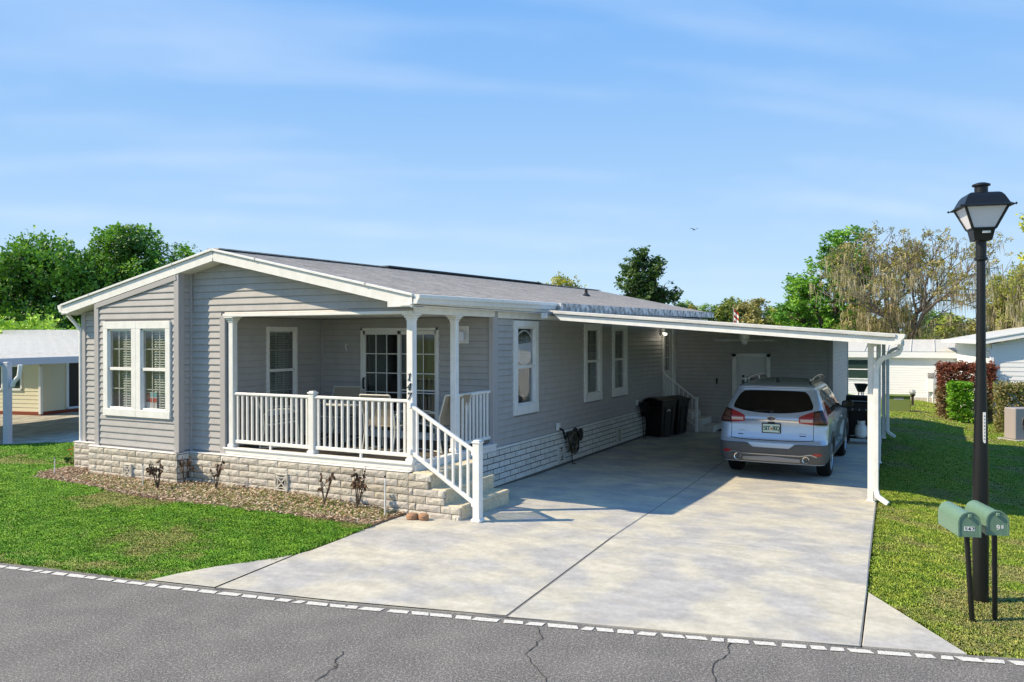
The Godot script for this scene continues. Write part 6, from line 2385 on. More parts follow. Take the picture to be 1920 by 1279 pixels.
	g = Geo.new()
	g.lathe([Vector2(0.0, 0.008), Vector2(0.066, 0.008), Vector2(0.074, 0.0)], 24, Transform3D(Basis(Vector3.RIGHT * 1.0, Vector3.BACK, Vector3.DOWN * 0.5), Vector3(0, 1.098, ez)))
	var em := put(g, "badge", M.emblem_blue, car)
	g = Geo.new()
	for k in 24:
		var t0 := TAU * k / 24.0; var t1 := TAU * (k + 1) / 24.0
		g.bar(Vector3(cos(t0) * 0.074, 1.098 + sin(t0) * 0.037, ez + 0.007), Vector3(cos(t1) * 0.074, 1.098 + sin(t1) * 0.037, ez + 0.007), 0.008, 0.008, Vector3.BACK)
	for q in [Vector2(-0.035, 0.008), Vector2(0.005, 0.012), Vector2(0.028, 0.016), Vector2(0.015, -0.010), Vector2(0.038, -0.006), Vector2(-0.005, -0.014)]:
		g.cbox(Vector3(q.x, 1.098 + q.y, ez + 0.009), Vector3(0.012, 0.012, 0.003), 0.003, Basis(Vector3.BACK, PI / 4))
	put(g, "badge_rim", M.chrome, em)
	# small bright lettering low on the tailgate, with a dark strip under each
	for q in [["ASCENT", -0.53, 0.865, 0.026, "alloy"], ["", -0.55, 0.80, 0.09, "emblem_blue"], ["", 0.54, 0.845, 0.14, "alloy"], ["", 0.54, 0.805, 0.11, "emblem_blue"]]:
		var cc := car_cx(q[2], absf(q[1]))
		var sg := signf(q[1])
		var bp := car_point(q[2], cc, sg)
		var bn := car_normal(q[2], cc, sg)
		var bx := U.cross(bn).normalized()
		var t: MeshInstance3D
		if q[0]:
			t = put(text_mesh(q[0], q[3], 0.003), "lettering", M[q[4]], car)
		else:
			g = Geo.new()
			g.cbox(Vector3.ZERO, Vector3(q[3], 0.014, 0.004), 0.002)
			t = put(g, "trim_badge", M[q[4]], car)
		t.transform = Transform3D(Basis(bx, bn.cross(bx), bn), bp + bn * 0.004)
	# shark fin aerial
	g = Geo.new()
	g.prism(PackedVector2Array([Vector2(-0.95, -1.725), Vector2(-0.72, -1.715), Vector2(-0.735, -1.79), Vector2(-0.765, -1.80)]), -0.018, 0.018, Transform3D(Basis(Vector3.BACK, Vector3.RIGHT, Vector3.DOWN), Vector3.ZERO))
	put(g, "roof_aerial", M.black_plastic, car)
	# wheels
	for side in [-1.0, 1.0]:
		for w in wheels:
			var hub := part("wheel", car)
			hub.position = Vector3(side * 0.81, w.y, -w.x)
			var ax := Transform3D(Basis(Vector3.BACK, -PI / 2 * side), Vector3.ZERO)
			g = Geo.new()
			g.lathe([Vector2(0.25, -0.11), Vector2(0.33, -0.122), Vector2(0.358, -0.10), Vector2(0.366, -0.06), Vector2(0.362, -0.055), Vector2(0.362, -0.045), Vector2(0.366, -0.04), Vector2(0.366, 0.04), Vector2(0.362, 0.045), Vector2(0.362, 0.055), Vector2(0.366, 0.06), Vector2(0.358, 0.10), Vector2(0.33, 0.122), Vector2(0.25, 0.115)], 40, ax)
			put(g, "tyre", M.tyre, hub)
			g = Geo.new()
			g.lathe([Vector2(0.258, 0.118), Vector2(0.245, 0.122), Vector2(0.235, 0.10), Vector2(0.23, -0.08)], 32, ax)
			for k in 5:
				for s2 in [-1, 1]:
					var a: float = TAU * k / 5.0 + 0.14 * s2
					g.bar(ax * (Vector3(cos(a + 0.12 * s2) * 0.05, 0.085, sin(a + 0.12 * s2) * 0.05)), ax * (Vector3(cos(a) * 0.242, 0.10, sin(a) * 0.242)), 0.03, 0.03, Vector3(side, 0, 0), 0.006)
			g.lathe([Vector2(0.065, 0.06), Vector2(0.06, 0.098), Vector2(0.03, 0.104), Vector2(0.0, 0.104)], 18, ax)
			put(g, "rim", M.alloy, hub)
			g = Geo.new()
			g.lathe([Vector2(0.0, 0.02), Vector2(0.232, 0.02)], 24, ax)
			put(g, "brake_disc", M.black_plastic, hub)

func leaf_spray(seed_: int, leaves: int, ln: float, wd: float, flat := 0.4) -> ArrayMesh:
	# a little bunch of leaves about one unit across
	var g := Geo.new()
	var r := RandomNumberGenerator.new()
	r.seed = seed_
	for k in leaves:
		var d := Vector3(r.randfn(), r.randfn() * flat + 0.2, r.randfn()).normalized()
		var p := Vector3(r.randfn(), r.randfn(), r.randfn()).normalized() * 0.5 * pow(r.randf(), 0.5)
		var s := d.cross(Vector3(r.randfn(), r.randfn() + 1.5, r.randfn())).normalized() * wd * r.randf_range(0.7, 1.2)
		var n := s.cross(d).normalized()
		if n.y < 0.0:
			n = -n
		var l := ln * r.randf_range(0.7, 1.2)
		var a := p; var b := p + d * l * 0.45 + s + n * 0.02; var c := p + d * l; var e := p + d * l * 0.45 - s + n * 0.02
		g.tri_h(a, b, c, n)
		g.tri_h(a, c, e, n)
	return g.mesh()

func tree(called: String, label: String, group: String, base: Vector3, blobs: Array, count: int, size: float, dark: Color, light: Color, trunk: float, seed_: int, gap := -0.2, leaf_l := 0.42, leaf_w := 0.13, bark := "bark") -> Node3D:
	var r := RandomNumberGenerator.new()
	r.seed = seed_
	var t := thing(called, label, "tree", base, 0.0, group)
	var lo := 1e9
	var mid := Vector3.ZERO
	for b in blobs:
		lo = minf(lo, b[0].y - b[1].y)
		mid += b[0] / blobs.size()
	var fork := Vector3(mid.x * 0.3, maxf(lo + 0.3, mid.y * 0.35), mid.z * 0.3)
	var g := Geo.new()
	g.tube([Vector3(0, -0.4, 0), Vector3(0.04, 0.1, 0), fork * 0.5 + Vector3(r.randf_range(-0.1, 0.1), 0, 0), fork], [trunk * 1.5, trunk * 1.15, trunk, trunk * 0.85], 9)
	for b in blobs:
		var c: Vector3 = b[0]
		var m := fork.lerp(c, 0.5) + Vector3(r.randf_range(-0.3, 0.3), r.randf_range(0.0, 0.4), r.randf_range(-0.3, 0.3))
		g.tube([fork - Vector3(0, 0.15, 0), m, c], [trunk * 0.6, trunk * 0.42, trunk * 0.22], 6)
		for k in 7:
			var e := c + Vector3(r.randfn(), r.randfn() * 0.8 + 0.3, r.randfn()).normalized() * (b[1] as Vector3) * 0.85
			var mm := c.lerp(e, 0.5) + Vector3(r.randf_range(-0.15, 0.15), 0.1, r.randf_range(-0.15, 0.15))
			g.tube([m.lerp(c, 0.6), mm, e], [trunk * 0.2, trunk * 0.12, trunk * 0.04], 4, false)
	put(g, "trunk", M[bark], t)
	var nz := FastNoiseLite.new()
	nz.seed = seed_
	nz.frequency = 0.55 / size * 0.5
	nz.fractal_octaves = 2
	var tot := 0.0
	for b in blobs:
		tot += b[1].x * b[1].y + b[1].y * b[1].z + b[1].z * b[1].x
	var xfs := []
	var cls := []
	for b in blobs:
		var share: float = (b[1].x * b[1].y + b[1].y * b[1].z + b[1].z * b[1].x) / tot
		for k in int(count * share):
			var d := Vector3(r.randfn(), r.randfn(), r.randfn()).normalized()
			var rad := pow(r.randf(), 0.38) * (1.0 + 0.16 * nz.get_noise_3dv(d * 4.0 / 0.55 * size))
			var p: Vector3 = b[0] + d * (b[1] as Vector3) * rad
			var nn := nz.get_noise_3dv(p)
			if nn < gap and rad > 0.35:
				continue
			var sc := size * r.randf_range(0.65, 1.35)
			xfs.append(Transform3D(Basis.from_euler(Vector3(r.randf_range(-0.5, 0.5), r.randf() * TAU, r.randf_range(-0.5, 0.5))).scaled(Vector3(sc, sc, sc)), p))
			cls.append(2.2 * dark.lerp(light, clampf(0.5 + nz.get_noise_3dv(p * 0.6 + Vector3(50, 0, 0)) * 0.8 + r.randf_range(-0.35, 0.35), 0.0, 1.0)))
	bake("crown", leaf_spray(seed_ * 3, 13, leaf_l, leaf_w), M.leaf, xfs, cls, t)
	return t

func grow(g: Geo, r: RandomNumberGenerator, p: Vector3, d: Vector3, l: float, rad: float, depth: int, tips: Array, up: float) -> void:
	var pts := [p]
	var rs := [rad]
	var q := p
	var dd := d
	var segs := 3
	for k in segs:
		dd = (dd + Vector3(r.randfn(), r.randfn(), r.randfn()) * 0.13 + Vector3.UP * up).normalized()
		q += dd * l / segs
		pts.append(q)
		rs.append(rad * (1.0 - 0.35 * (k + 1) / segs))
		if depth <= 2:
			tips.append([q, depth])
	g.tube(pts, rs, 6 if depth > 3 else 4, false)
	if depth <= 0:
		return
	var n := 3 if depth > 1 and r.randf() < 0.6 else 2
	for k in n:
		var side := Vector3(r.randfn(), r.randfn() * 0.5, r.randfn())
		side = (side - dd * side.dot(dd)).normalized()
		var nd := (dd + side * r.randf_range(0.45, 0.85)).normalized()
		grow(g, r, q, nd, l * r.randf_range(0.62, 0.86), rad * 0.62, depth - 1, tips, up)
	if depth > 1 and r.randf() < 0.7:
		var side := Vector3(r.randfn(), r.randfn() * 0.4, r.randfn())
		side = (side - dd * side.dot(dd)).normalized()
		grow(g, r, pts[1], (dd * 0.6 + side).normalized(), l * 0.6, rad * 0.45, depth - 2, tips, up)

func mossy_tree(label: String, base: Vector3, height: float, seed_: int, leaf_share: float, moss_share: float, dark: Color, light: Color, extra: Array) -> void:
	var r := RandomNumberGenerator.new()
	r.seed = seed_
	var t := thing("moss_draped_tree", label, "tree", base, 0.0, "trees hung with moss")
	var g := Geo.new()
	var tips := []
	var h := height
	g.tube([Vector3(0, -0.4, 0), Vector3(0.05, h * 0.12, 0), Vector3(-0.05, h * 0.24, 0.05)], [0.30, 0.22, 0.19], 9)
	var f := Vector3(-0.05, h * 0.22, 0.05)
	for k in 6:
		var a := TAU * k / 6.0 + r.randf_range(-0.3, 0.3)
		var lean := r.randf_range(0.35, 1.0)
		grow(g, r, f, Vector3(cos(a) * lean, 1.0, sin(a) * lean).normalized(), h * r.randf_range(0.165, 0.225), 0.13, 5, tips, 0.06)
	put(g, "trunk", M.pale_bark, t)
	var xf := []; var cl := []
	var mx := []; var mc := []
	for tip in tips:
		for k in 2:
			if r.randf() < leaf_share:
				var sc := r.randf_range(0.18, 0.42)
				xf.append(Transform3D(Basis.from_euler(Vector3(r.randf(), r.randf() * TAU, r.randf())).scaled(Vector3(sc, sc, sc)), tip[0] + Vector3(r.randfn(), r.randfn(), r.randfn()) * 0.16))
				cl.append(1.5 * dark.lerp(light, r.randf()))
		if r.randf() < moss_share * (1.6 if tip[0].y < h * 0.6 else 0.35):
			var s := r.randf_range(0.5, 1.25)
			mx.append(Transform3D(Basis(Vector3.UP, r.randf() * TAU).scaled(Vector3(s, s * r.randf_range(0.7, 1.3), s)), tip[0]))
			mc.append(Color(0.50, 0.44, 0.29).lerp(Color(0.32, 0.29, 0.21), r.randf()))
	for b in extra:                                        # denser skirts of moss and leaves low in the crown
		for k in int(b[2]):
			var d := Vector3(r.randfn(), r.randfn(), r.randfn()).normalized() * pow(r.randf(), 0.4)
			var p: Vector3 = b[0] + d * (b[1] as Vector3)
			if r.randf() < b[3]:
				var s := r.randf_range(0.5, 1.2)
				mx.append(Transform3D(Basis(Vector3.UP, r.randf() * TAU).scaled(Vector3(s, s, s)), p))
				mc.append(Color(0.56, 0.47, 0.28).lerp(Color(0.34, 0.29, 0.19), r.randf()))
			else:
				var sc := r.randf_range(0.25, 0.5)
				xf.append(Transform3D(Basis.from_euler(Vector3(r.randf(), r.randf() * TAU, r.randf())).scaled(Vector3(sc, sc, sc)), p))
				cl.append(1.5 * dark.lerp(light, r.randf()))
	bake("crown", leaf_spray(seed_ + 1, 11, 0.45, 0.13), M.leaf, xf, cl, t)
	# hanging strands
	g = Geo.new()
	for k in 7:
		var p := Vector3(r.randf_range(-0.14, 0.14), r.randf_range(-0.05, 0.1), r.randf_range(-0.14, 0.14))
		var l := r.randf_range(0.35, 0.9)
		var s := Vector3(r.randfn(), 0, r.randfn()).normalized() * r.randf_range(0.012, 0.03)
		var nn := Vector3(-s.z, 0.2, s.x)
		var q := p
		for j in 3:
			var e := q + Vector3(r.randf_range(-0.04, 0.04), -l / 3.0, r.randf_range(-0.04, 0.04))
			var w0 := 1.0 - j / 3.4; var w1 := 1.0 - (j + 1) / 3.4
			g.quad(q - s * w0, q + s * w0, e + s * w1, e - s * w1, nn)
			q = e
	if mx.size() > 0:
		bake("moss", g.mesh(), M.leaf, mx, mc, t)

func hedge(called: String, label: String, center: Vector3, size: Vector3, count: int, leaf: float, palette: Callable, seed_: int, turn := 0.0) -> void:
	var r := RandomNumberGenerator.new()
	r.seed = seed_
	var t := thing(called, label, "hedge", center, turn)
	var g := Geo.new()
	for k in int(size.x * 5.0) + 3:
		var x := r.randf_range(-0.45, 0.45) * size.x
		var z := r.randf_range(-0.3, 0.3) * size.z
		g.tube([Vector3(x * 0.9, -0.25, z * 0.7), Vector3(x, size.y * 0.45, z), Vector3(x + r.randf_range(-0.15, 0.15), size.y * 0.95, z + r.randf_range(-0.1, 0.1))], [0.022, 0.014, 0.006], 5, false)
	put(g, "stems", M.bark, t)
	var xf := []; var cl := []
	for k in count:
		var p := Vector3(r.randf_range(-0.5, 0.5), pow(r.randf(), 0.8), r.randf_range(-0.5, 0.5))
		if r.randf() < 0.6:                                # mostly near the clipped faces
			var q := r.randi() % 3
			if q == 0:
				p.y = 1.0 - r.randf() * 0.08
			elif q == 1:
				p.z = 0.5 - r.randf() * 0.08
			else:
				p.x = (0.5 - r.randf() * 0.08) * (1.0 if r.randf() < 0.4 else -1.0)
		var c: Color = palette.call(p, r)
		p = p * size + Vector3(r.randfn(), r.randfn(), r.randfn()) * 0.03
		var sc := leaf * r.randf_range(0.7, 1.4)
		xf.append(Transform3D(Basis.from_euler(Vector3(r.randf_range(-0.7, 0.7), r.randf() * TAU, r.randf_range(-0.7, 0.7))).scaled(Vector3(sc, sc, sc)), p))
		cl.append(c)
	bake("foliage", leaf_spray(seed_, 10, 0.5, 0.14), M.leaf, xf, cl, t)

func make_trees() -> void:
	var gl := -0.35
	var od := Color(0.022, 0.062, 0.014); var ol := Color(0.10, 0.20, 0.03)
	var wood := "trees beyond the neighbouring roofs"
	tree("oak_tree", "broad dark oak beyond the left neighbour's white roof", wood, Vector3(-34.4, gl, -15.9), [[Vector3(0, 4.8, 0), Vector3(3.0, 2.3, 2.8)], [Vector3(1.4, 6.6, 0.4), Vector3(1.9, 1.5, 1.9)], [Vector3(-1.7, 5.6, 0), Vector3(1.5, 1.3, 1.5)], [Vector3(-2.4, 3.3, 0.8), Vector3(1.8, 1.6, 1.6)], [Vector3(2.2, 3.0, 1.0), Vector3(1.9, 1.7, 1.7)], [Vector3(0.2, 2.2, 1.5), Vector3(2.2, 1.2, 1.4)], [Vector3(2.6, 5.4, -1.4), Vector3(1.9, 1.9, 1.7)], [Vector3(-0.2, 6.6, 0), Vector3(1.4, 1.0, 1.4)]], 4600, 0.5, od, ol, 0.32, 1101, -0.22)
	tree("oak_tree", "tall rounded oak rising behind the left end of the grey roof", wood, Vector3(-32.0, gl, -19.4), [[Vector3(0, 5.2, 0), Vector3(2.6, 2.4, 2.6)], [Vector3(0.3, 7.6, 0), Vector3(1.9, 1.4, 1.8)], [Vector3(-1.9, 6.4, 0.3), Vector3(1.4, 1.4, 1.4)], [Vector3(2.0, 6.0, 0.2), Vector3(1.5, 1.4, 1.5)], [Vector3(-1.5, 3.2, 0.8), Vector3(2.0, 1.6, 1.7)], [Vector3(2.2, 3.4, 0.4), Vector3(1.7, 1.6, 1.5)]], 4200, 0.5, od, Color(0.12, 0.23, 0.035), 0.34, 1102, -0.2)
	tree("oak_tree", "open crowned oak with gaps just left of the gable", wood, Vector3(-33.2, gl, -24.2), [[Vector3(0, 7.3, 0), Vector3(1.6, 1.4, 1.5)], [Vector3(1.5, 6.4, 0.2), Vector3(1.2, 1.2, 1.2)], [Vector3(-1.2, 5.4, 0), Vector3(1.6, 1.4, 1.4)], [Vector3(0.6, 5.0, 0.3), Vector3(1.6, 1.2, 1.4)], [Vector3(0, 3.2, 0), Vector3(1.8, 1.5, 1.5)]], 1500, 0.5, od, ol, 0.25, 1103, -0.05)
	tree("oak_tree", "dark oak half out of view beyond the neighbour's carport", wood, Vector3(-38.0, gl, -14.6), [[Vector3(0, 4.6, 0), Vector3(2.2, 2.0, 2.0)], [Vector3(0.6, 2.6, 0.4), Vector3(2.4, 1.8, 2.0)]], 1500, 0.5, od, Color(0.07, 0.15, 0.03), 0.26, 1104, -0.2)
	tree("light_shrub_tree", "bright yellow green shrubby tree low behind the white roof", wood, Vector3(-30.4, gl, -11.6), [[Vector3(0, 2.3, 0), Vector3(2.2, 1.5, 1.4)], [Vector3(2.6, 2.2, -0.6), Vector3(1.9, 1.5, 1.3)], [Vector3(-2.2, 2.2, 0.5), Vector3(1.8, 1.2, 1.3)]], 1500, 0.42, Color(0.10, 0.18, 0.025), Color(0.26, 0.36, 0.05), 0.12, 1105, -0.25)
	tree("light_shrub_tree", "light green shrubby tree beneath the tall rounded oak", wood, Vector3(-29.5, gl, -15.6), [[Vector3(0, 2.2, 0), Vector3(2.2, 1.4, 1.4)], [Vector3(2.2, 2.0, -1.4), Vector3(1.9, 1.4, 1.3)]], 1000, 0.42, Color(0.08, 0.16, 0.025), Color(0.20, 0.30, 0.045), 0.12, 1106, -0.25)
	tree("yellowing_tree", "small yellow green treetop showing over the ridge of the grey roof", wood, Vector3(-22.1, -0.5, -54.5), [[Vector3(0.6, 7.2, 0), Vector3(1.3, 1.5, 1.2)], [Vector3(-1.4, 6.6, 0), Vector3(1.2, 1.3, 1.2)], [Vector3(1.8, 6.2, 0), Vector3(1.0, 1.3, 1.0)], [Vector3(0, 4.5, 0), Vector3(1.9, 1.8, 1.6)], [Vector3(-2.7, 6.1, 0.5), Vector3(1.2, 1.2, 1.2)]], 1400, 0.5, Color(0.12, 0.13, 0.025), Color(0.30, 0.27, 0.06), 0.2, 1107, -0.12)
	tree("magnolia_tree", "dark glossy upright magnolia behind the far slope of the roof", wood, Vector3(-12.1, -0.5, -47.7), [[Vector3(0.0, 8.8, 0), Vector3(0.95, 0.95, 0.9)], [Vector3(-0.9, 8.3, 0), Vector3(0.9, 0.8, 0.9)], [Vector3(0.9, 8.2, 0), Vector3(0.8, 0.9, 0.8)], [Vector3(-0.5, 7.0, 0), Vector3(1.5, 1.1, 1.4)], [Vector3(1.5, 6.4, 0), Vector3(1.2, 1.0, 1.1)], [Vector3(0.0, 5.6, 0), Vector3(2.0, 1.1, 1.7)], [Vector3(-1.5, 4.7, 0), Vector3(1.6, 1.0, 1.4)], [Vector3(2.1, 4.6, 0), Vector3(1.5, 0.9, 1.3)], [Vector3(0.2, 3.4, 0), Vector3(2.6, 1.5, 2.0)]], 2200, 0.5, Color(0.018, 0.045, 0.022), Color(0.085, 0.13, 0.045), 0.26, 1108, -0.08, 0.5, 0.16)
	# the far line of low woods, tree by tree
	var r := RandomNumberGenerator.new()
	r.seed = 990
	var far := [[-16.6, -72.5, 5.6], [-14.9, -72.9, 6.4], [-13.2, -74.5, 6.6], [-11.6, -73.5, 6.9], [-9.6, -74.0, 6.9], [-8.0, -75.5, 6.3], [-6.4, -74.6, 6.4], [-4.6, -74.8, 6.1], [-2.4, -72.0, 5.8], [0.4, -70.0, 5.4], [4.0, -66.0, 5.4], [-15.6, -76.0, 7.2], [-12.4, -77.0, 7.6], [-9.0, -77.5, 7.4], [-5.4, -77.0, 7.2], [-3.4, -75.0, 6.8], [-1.0, -73.5, 6.6], [6.4, -63.0, 5.0], [8.4, -60.6, 4.9], [10.6, -60.0, 5.2], [13.2, -58.0, 5.6], [16.5, -57.0, 6.0]]
	for k in far.size():
		var q: Array = far[k]
		var h: float = q[2]
		var kind := k % 3
		var dk: Color = [Color(0.07, 0.10, 0.025), Color(0.11, 0.11, 0.04), Color(0.05, 0.10, 0.03)][kind]
		var lt: Color = [Color(0.22, 0.24, 0.06), Color(0.26, 0.22, 0.09), Color(0.17, 0.25, 0.06)][kind]
		tree("woodland_tree", ["olive green tree in the far line of woods", "brownish olive tree in the far line of woods", "fresh green tree in the far line of woods"][kind], "trees of the far woods", Vector3(q[0], -0.8, q[1]), [[Vector3(0, h * 0.62, 0), Vector3(1.9, h * 0.32, 1.6)], [Vector3(r.randf_range(-0.9, 0.9), h * 0.90, 0), Vector3(1.15, 0.8, 1.0)], [Vector3(r.randf_range(-1, 1), h * 0.34, 0.4), Vector3(2.2, h * 0.28, 1.6)]], 900, 0.55, dk, lt, 0.16, 1200 + k, -0.12)
	tree("green_tree", "fresh bright green tree beside the moss hung bare tree", wood, Vector3(1.3, -0.75, -42.4), [[Vector3(0.9, 8.6, 0), Vector3(1.5, 1.3, 1.4)], [Vector3(0.2, 7.4, 0.2), Vector3(1.5, 1.2, 1.4)], [Vector3(1.7, 7.3, 0), Vector3(1.2, 1.3, 1.2)], [Vector3(-1.4, 6.3, 0), Vector3(1.4, 1.1, 1.3)], [Vector3(0.9, 5.6, 0.3), Vector3(2.0, 1.5, 1.6)], [Vector3(-1.6, 4.5, 0.2), Vector3(1.7, 1.4, 1.5)], [Vector3(1.2, 3.6, 0.6), Vector3(2.1, 1.6, 1.6)], [Vector3(-0.8, 2.6, 0.8), Vector3(2.3, 1.6, 1.6)]], 3400, 0.45, Color(0.04, 0.115, 0.014), Color(0.125, 0.235, 0.03), 0.28, 1109, -0.14)
	mossy_tree("bare grey branched tree draped in tan hanging moss", Vector3(5.5, -0.75, -40.6), 12.0, 1301, 0.11, 0.10, Color(0.17, 0.16, 0.05), Color(0.30, 0.26, 0.11), [[Vector3(-2.0, 3.9, 0.8), Vector3(1.6, 1.5, 1.2), 190, 0.6], [Vector3(-0.6, 4.6, 0.8), Vector3(1.2, 1.2, 1.1), 120, 0.65], [Vector3(0.6, 3.0, 0.5), Vector3(1.9, 1.2, 1.2), 170, 0.6], [Vector3(2.4, 2.6, 0.2), Vector3(1.5, 1.0, 1.2), 110, 0.4]])
	tree("yellow_green_tree", "yellow green tree hung with grey moss beyond the right neighbour", wood, Vector3(11.9, -0.75, -37.5), [[Vector3(0.2, 8.8, 0), Vector3(1.4, 1.4, 1.5)], [Vector3(1.6, 9.8, 0), Vector3(1.6, 1.3, 1.5)], [Vector3(-0.3, 6.6, 0.2), Vector3(1.3, 1.5, 1.4)], [Vector3(1.4, 6.0, 0.2), Vector3(1.8, 1.6, 1.5)], [Vector3(-0.3, 4.0, 0.4), Vector3(1.7, 1.6, 1.5)], [Vector3(1.9, 3.8, 0.2), Vector3(1.8, 1.6, 1.5)]], 2200, 0.45, Color(0.14, 0.16, 0.025), Color(0.36, 0.36, 0.06), 0.26, 1110, -0.1)
	mossy_tree("slender moss hung tree between the yellow green tree and the white house", Vector3(12.0, -0.75, -36.2), 8.2, 1302, 0.4, 0.7, Color(0.16, 0.18, 0.04), Color(0.33, 0.33, 0.08), [[Vector3(0.5, 4.6, 0.8), Vector3(1.2, 2.2, 0.8), 160, 0.8]])
	hedge("hedge", "clipped copper red hedge beside the far white house", Vector3(7.72, -0.48, -24.0), Vector3(1.75, 2.0, 1.2), 1500, 0.17, func(p, q):
		if p.y > 0.66 + q.randf_range(-0.1, 0.1):
			return Color(0.16, 0.035, 0.02).lerp(Color(0.28, 0.10, 0.06), q.randf())
		return Color(0.20, 0.09, 0.045).lerp(Color(0.34, 0.26, 0.16), q.randf()), 1401)
	hedge("hedge", "half dead straw coloured hedge behind the air conditioner", Vector3(9.75, -0.50, -19.3), Vector3(2.8, 1.55, 0.9), 1500, 0.16, func(p, q): return Color(0.36, 0.29, 0.14).lerp(Color(0.24, 0.24, 0.08), q.randf()) if q.randf() < 0.8 else Color(0.12, 0.17, 0.04), 1402)
	hedge("shrub", "small bright lime green shrub against the copper hedge", Vector3(7.50, -0.42, -22.9), Vector3(0.62, 1.35, 0.55), 420, 0.17, func(p, q): return Color(0.13, 0.33, 0.02).lerp(Color(0.25, 0.48, 0.04), q.randf()), 1403)
	dry_plants()

func dry_plants() -> void:
	var spots := [[Vector3(-4.18, 0.19, 0.85), 0.50, 26, "withered brown plant before the bump-out wall"], [Vector3(-4.20, 0.19, 0.34), 0.50, 18, "withered plant in the corner beside the bump-out"], [Vector3(-3.40, 0.19, 0.42), 0.52, 14, "sparse dry twiggy plant left of the porch vent"], [Vector3(-1.22, 0.19, 0.44), 0.50, 14, "sparse dry twiggy plant right of the porch vent"], [Vector3(-0.62, 0.19, 0.46), 0.55, 34, "withered plant with curled brown leaves near the porch steps"]]
	for k in spots.size():
		var q: Array = spots[k]
		var r := RandomNumberGenerator.new()
		r.seed = 700 + k
		var t := thing("withered_plant", q[3], "plant", q[0], 0.0, "frosted plants in the front bed")
		var g := Geo.new()
		var ends := []
		for b in 5:
			var a := r.randf() * TAU
			var tip := Vector3(cos(a) * r.randf_range(0.05, 0.2), q[1] * r.randf_range(0.6, 1.0), sin(a) * r.randf_range(0.04, 0.14))
			var m := tip * 0.5 + Vector3(r.randf_range(-0.03, 0.03), 0.02, r.randf_range(-0.03, 0.03))
			g.tube([Vector3(0, -0.02, 0), m, tip], [0.009, 0.007, 0.003], 5)
			for e in 6:
				ends.append(m.lerp(tip, r.randf()))
			if r.randf() < 0.7:
				var t2 := m + Vector3(r.randf_range(-0.1, 0.1), q[1] * 0.3, r.randf_range(-0.08, 0.08))
				g.tube([m, t2], [0.005, 0.002], 4)
				ends.append(t2)
		put(g, "stem", M.bark, t)
		g = Geo.new()
		for e in int(q[2] * 1.9):
			var p: Vector3 = ends[r.randi() % ends.size()]
			var d := Vector3(r.randfn() * 0.6, -0.8, r.randfn() * 0.6).normalized()
			var s := d.cross(Vector3(r.randfn(), r.randfn(), r.randfn())).normalized() * r.randf_range(0.016, 0.030)
			var n := s.cross(d).normalized()
			var l := r.randf_range(0.05, 0.10)
			var c := Color(0.085, 0.045, 0.022).lerp(Color(0.22, 0.13, 0.07), r.randf())
			for tri in [[p, p + d * l * 0.5 + s + n * 0.015, p + d * l], [p, p + d * l, p + d * l * 0.5 - s + n * 0.015]]:
				g.tri(tri[0], tri[1], tri[2])
				for z in 3:
					g.c.append(c)
		put(g, "leaves", M.tinted, t)
	# marker stakes
	for k in 3:
		var at: Vector3 = [Vector3(-6.95, 0.19, 0.72), Vector3(-4.60, 0.19, 0.80), Vector3(-0.10, 0.19, 0.52)][k]
		var s := thing("garden_stake", ["short white stake at the left end of the bed", "thin pale stake before the bump-out vent", "white sprinkler riser with a black tip near the porch steps"][k], "stake", at)
		var g := Geo.new()
		var h: float = [0.26, 0.33, 0.45][k]
		g.tube([Vector3(0, -0.05, 0), Vector3(0.005, h, 0)], 0.009, 8)
		put(g, "riser", M.print_white, s)
		g = Geo.new()
		g.tube([Vector3(0.005, h, 0), Vector3(0.005, h + 0.03, 0)], 0.013, 8)
		put(g, "tip", M.black_plastic if k == 2 else M.grey_metal, s)
	# red flower clump left of the skirting
	var f := thing("flower_clump", "little red flower clump at the left foot of the block skirting", "flowers", Vector3(-7.62, 0.17, -0.05))
	var g := Geo.new()
	var r := RandomNumberGenerator.new()
	r.seed = 12
	for k in 14:
		var a := r.randf() * TAU
		var e := Vector3(cos(a) * 0.09, r.randf_range(0.15, 0.32), sin(a) * 0.09)
		g.tube([Vector3.ZERO, e], [0.004, 0.002], 4)
		var d := Vector3(cos(a), 0.2, sin(a))
		g.quad(e * 0.5, e * 0.5 + d * 0.05 + Vector3.UP * 0.03, e * 0.5 + d * 0.10, e * 0.5 + d * 0.05 - Vector3.UP * 0.02, Vector3.UP)
	mat("stem_green", Color(0.22, 0.38, 0.12), 0.7)
	put(g, "stems", M.stem_green, f)
	g = Geo.new()
	mat("petal_red", Color(0.80, 0.16, 0.06), 0.6)
	for k in 9:
		var c := Vector3(r.randf_range(-0.09, 0.09), r.randf_range(0.2, 0.33), r.randf_range(-0.08, 0.08))
		for j in 5:
			var a := TAU * j / 5.0
			var d := Vector3(cos(a), 0.3, sin(a)) * 0.032
			g.tri_h(c, c + d.rotated(Vector3.UP, 0.5), c + d.rotated(Vector3.UP, -0.5), Vector3.UP)
	put(g, "petals", M.petal_red, f)
	# two rounded pavers leaning at the corner of the drive
	for k in 2:
		g = Geo.new()
		var prof := [Vector2(0.0, 0.0), Vector2(0.075, 0.0), Vector2(0.085, 0.015), Vector2(0.085, 0.05), Vector2(0.07, 0.072), Vector2(0.0, 0.078)]
		g.lathe(prof, 14, Transform3D(Basis.IDENTITY.scaled(Vector3(1.0, 1.15, 0.72)), Vector3.ZERO))
		var o := put(g, "edging_stone", M.paver, self)
		o.position = [Vector3(0.22, 0.07, 0.33), Vector3(0.375, 0.07, 0.29)][k]
		o.rotation.y = [0.5, -0.3][k]
		tag(o, ["red brown edging stone nearer the planting bed, at the drive corner", "red brown edging stone nearer the porch steps, at the drive corner"][k], "stone", "edging stones at the drive corner")

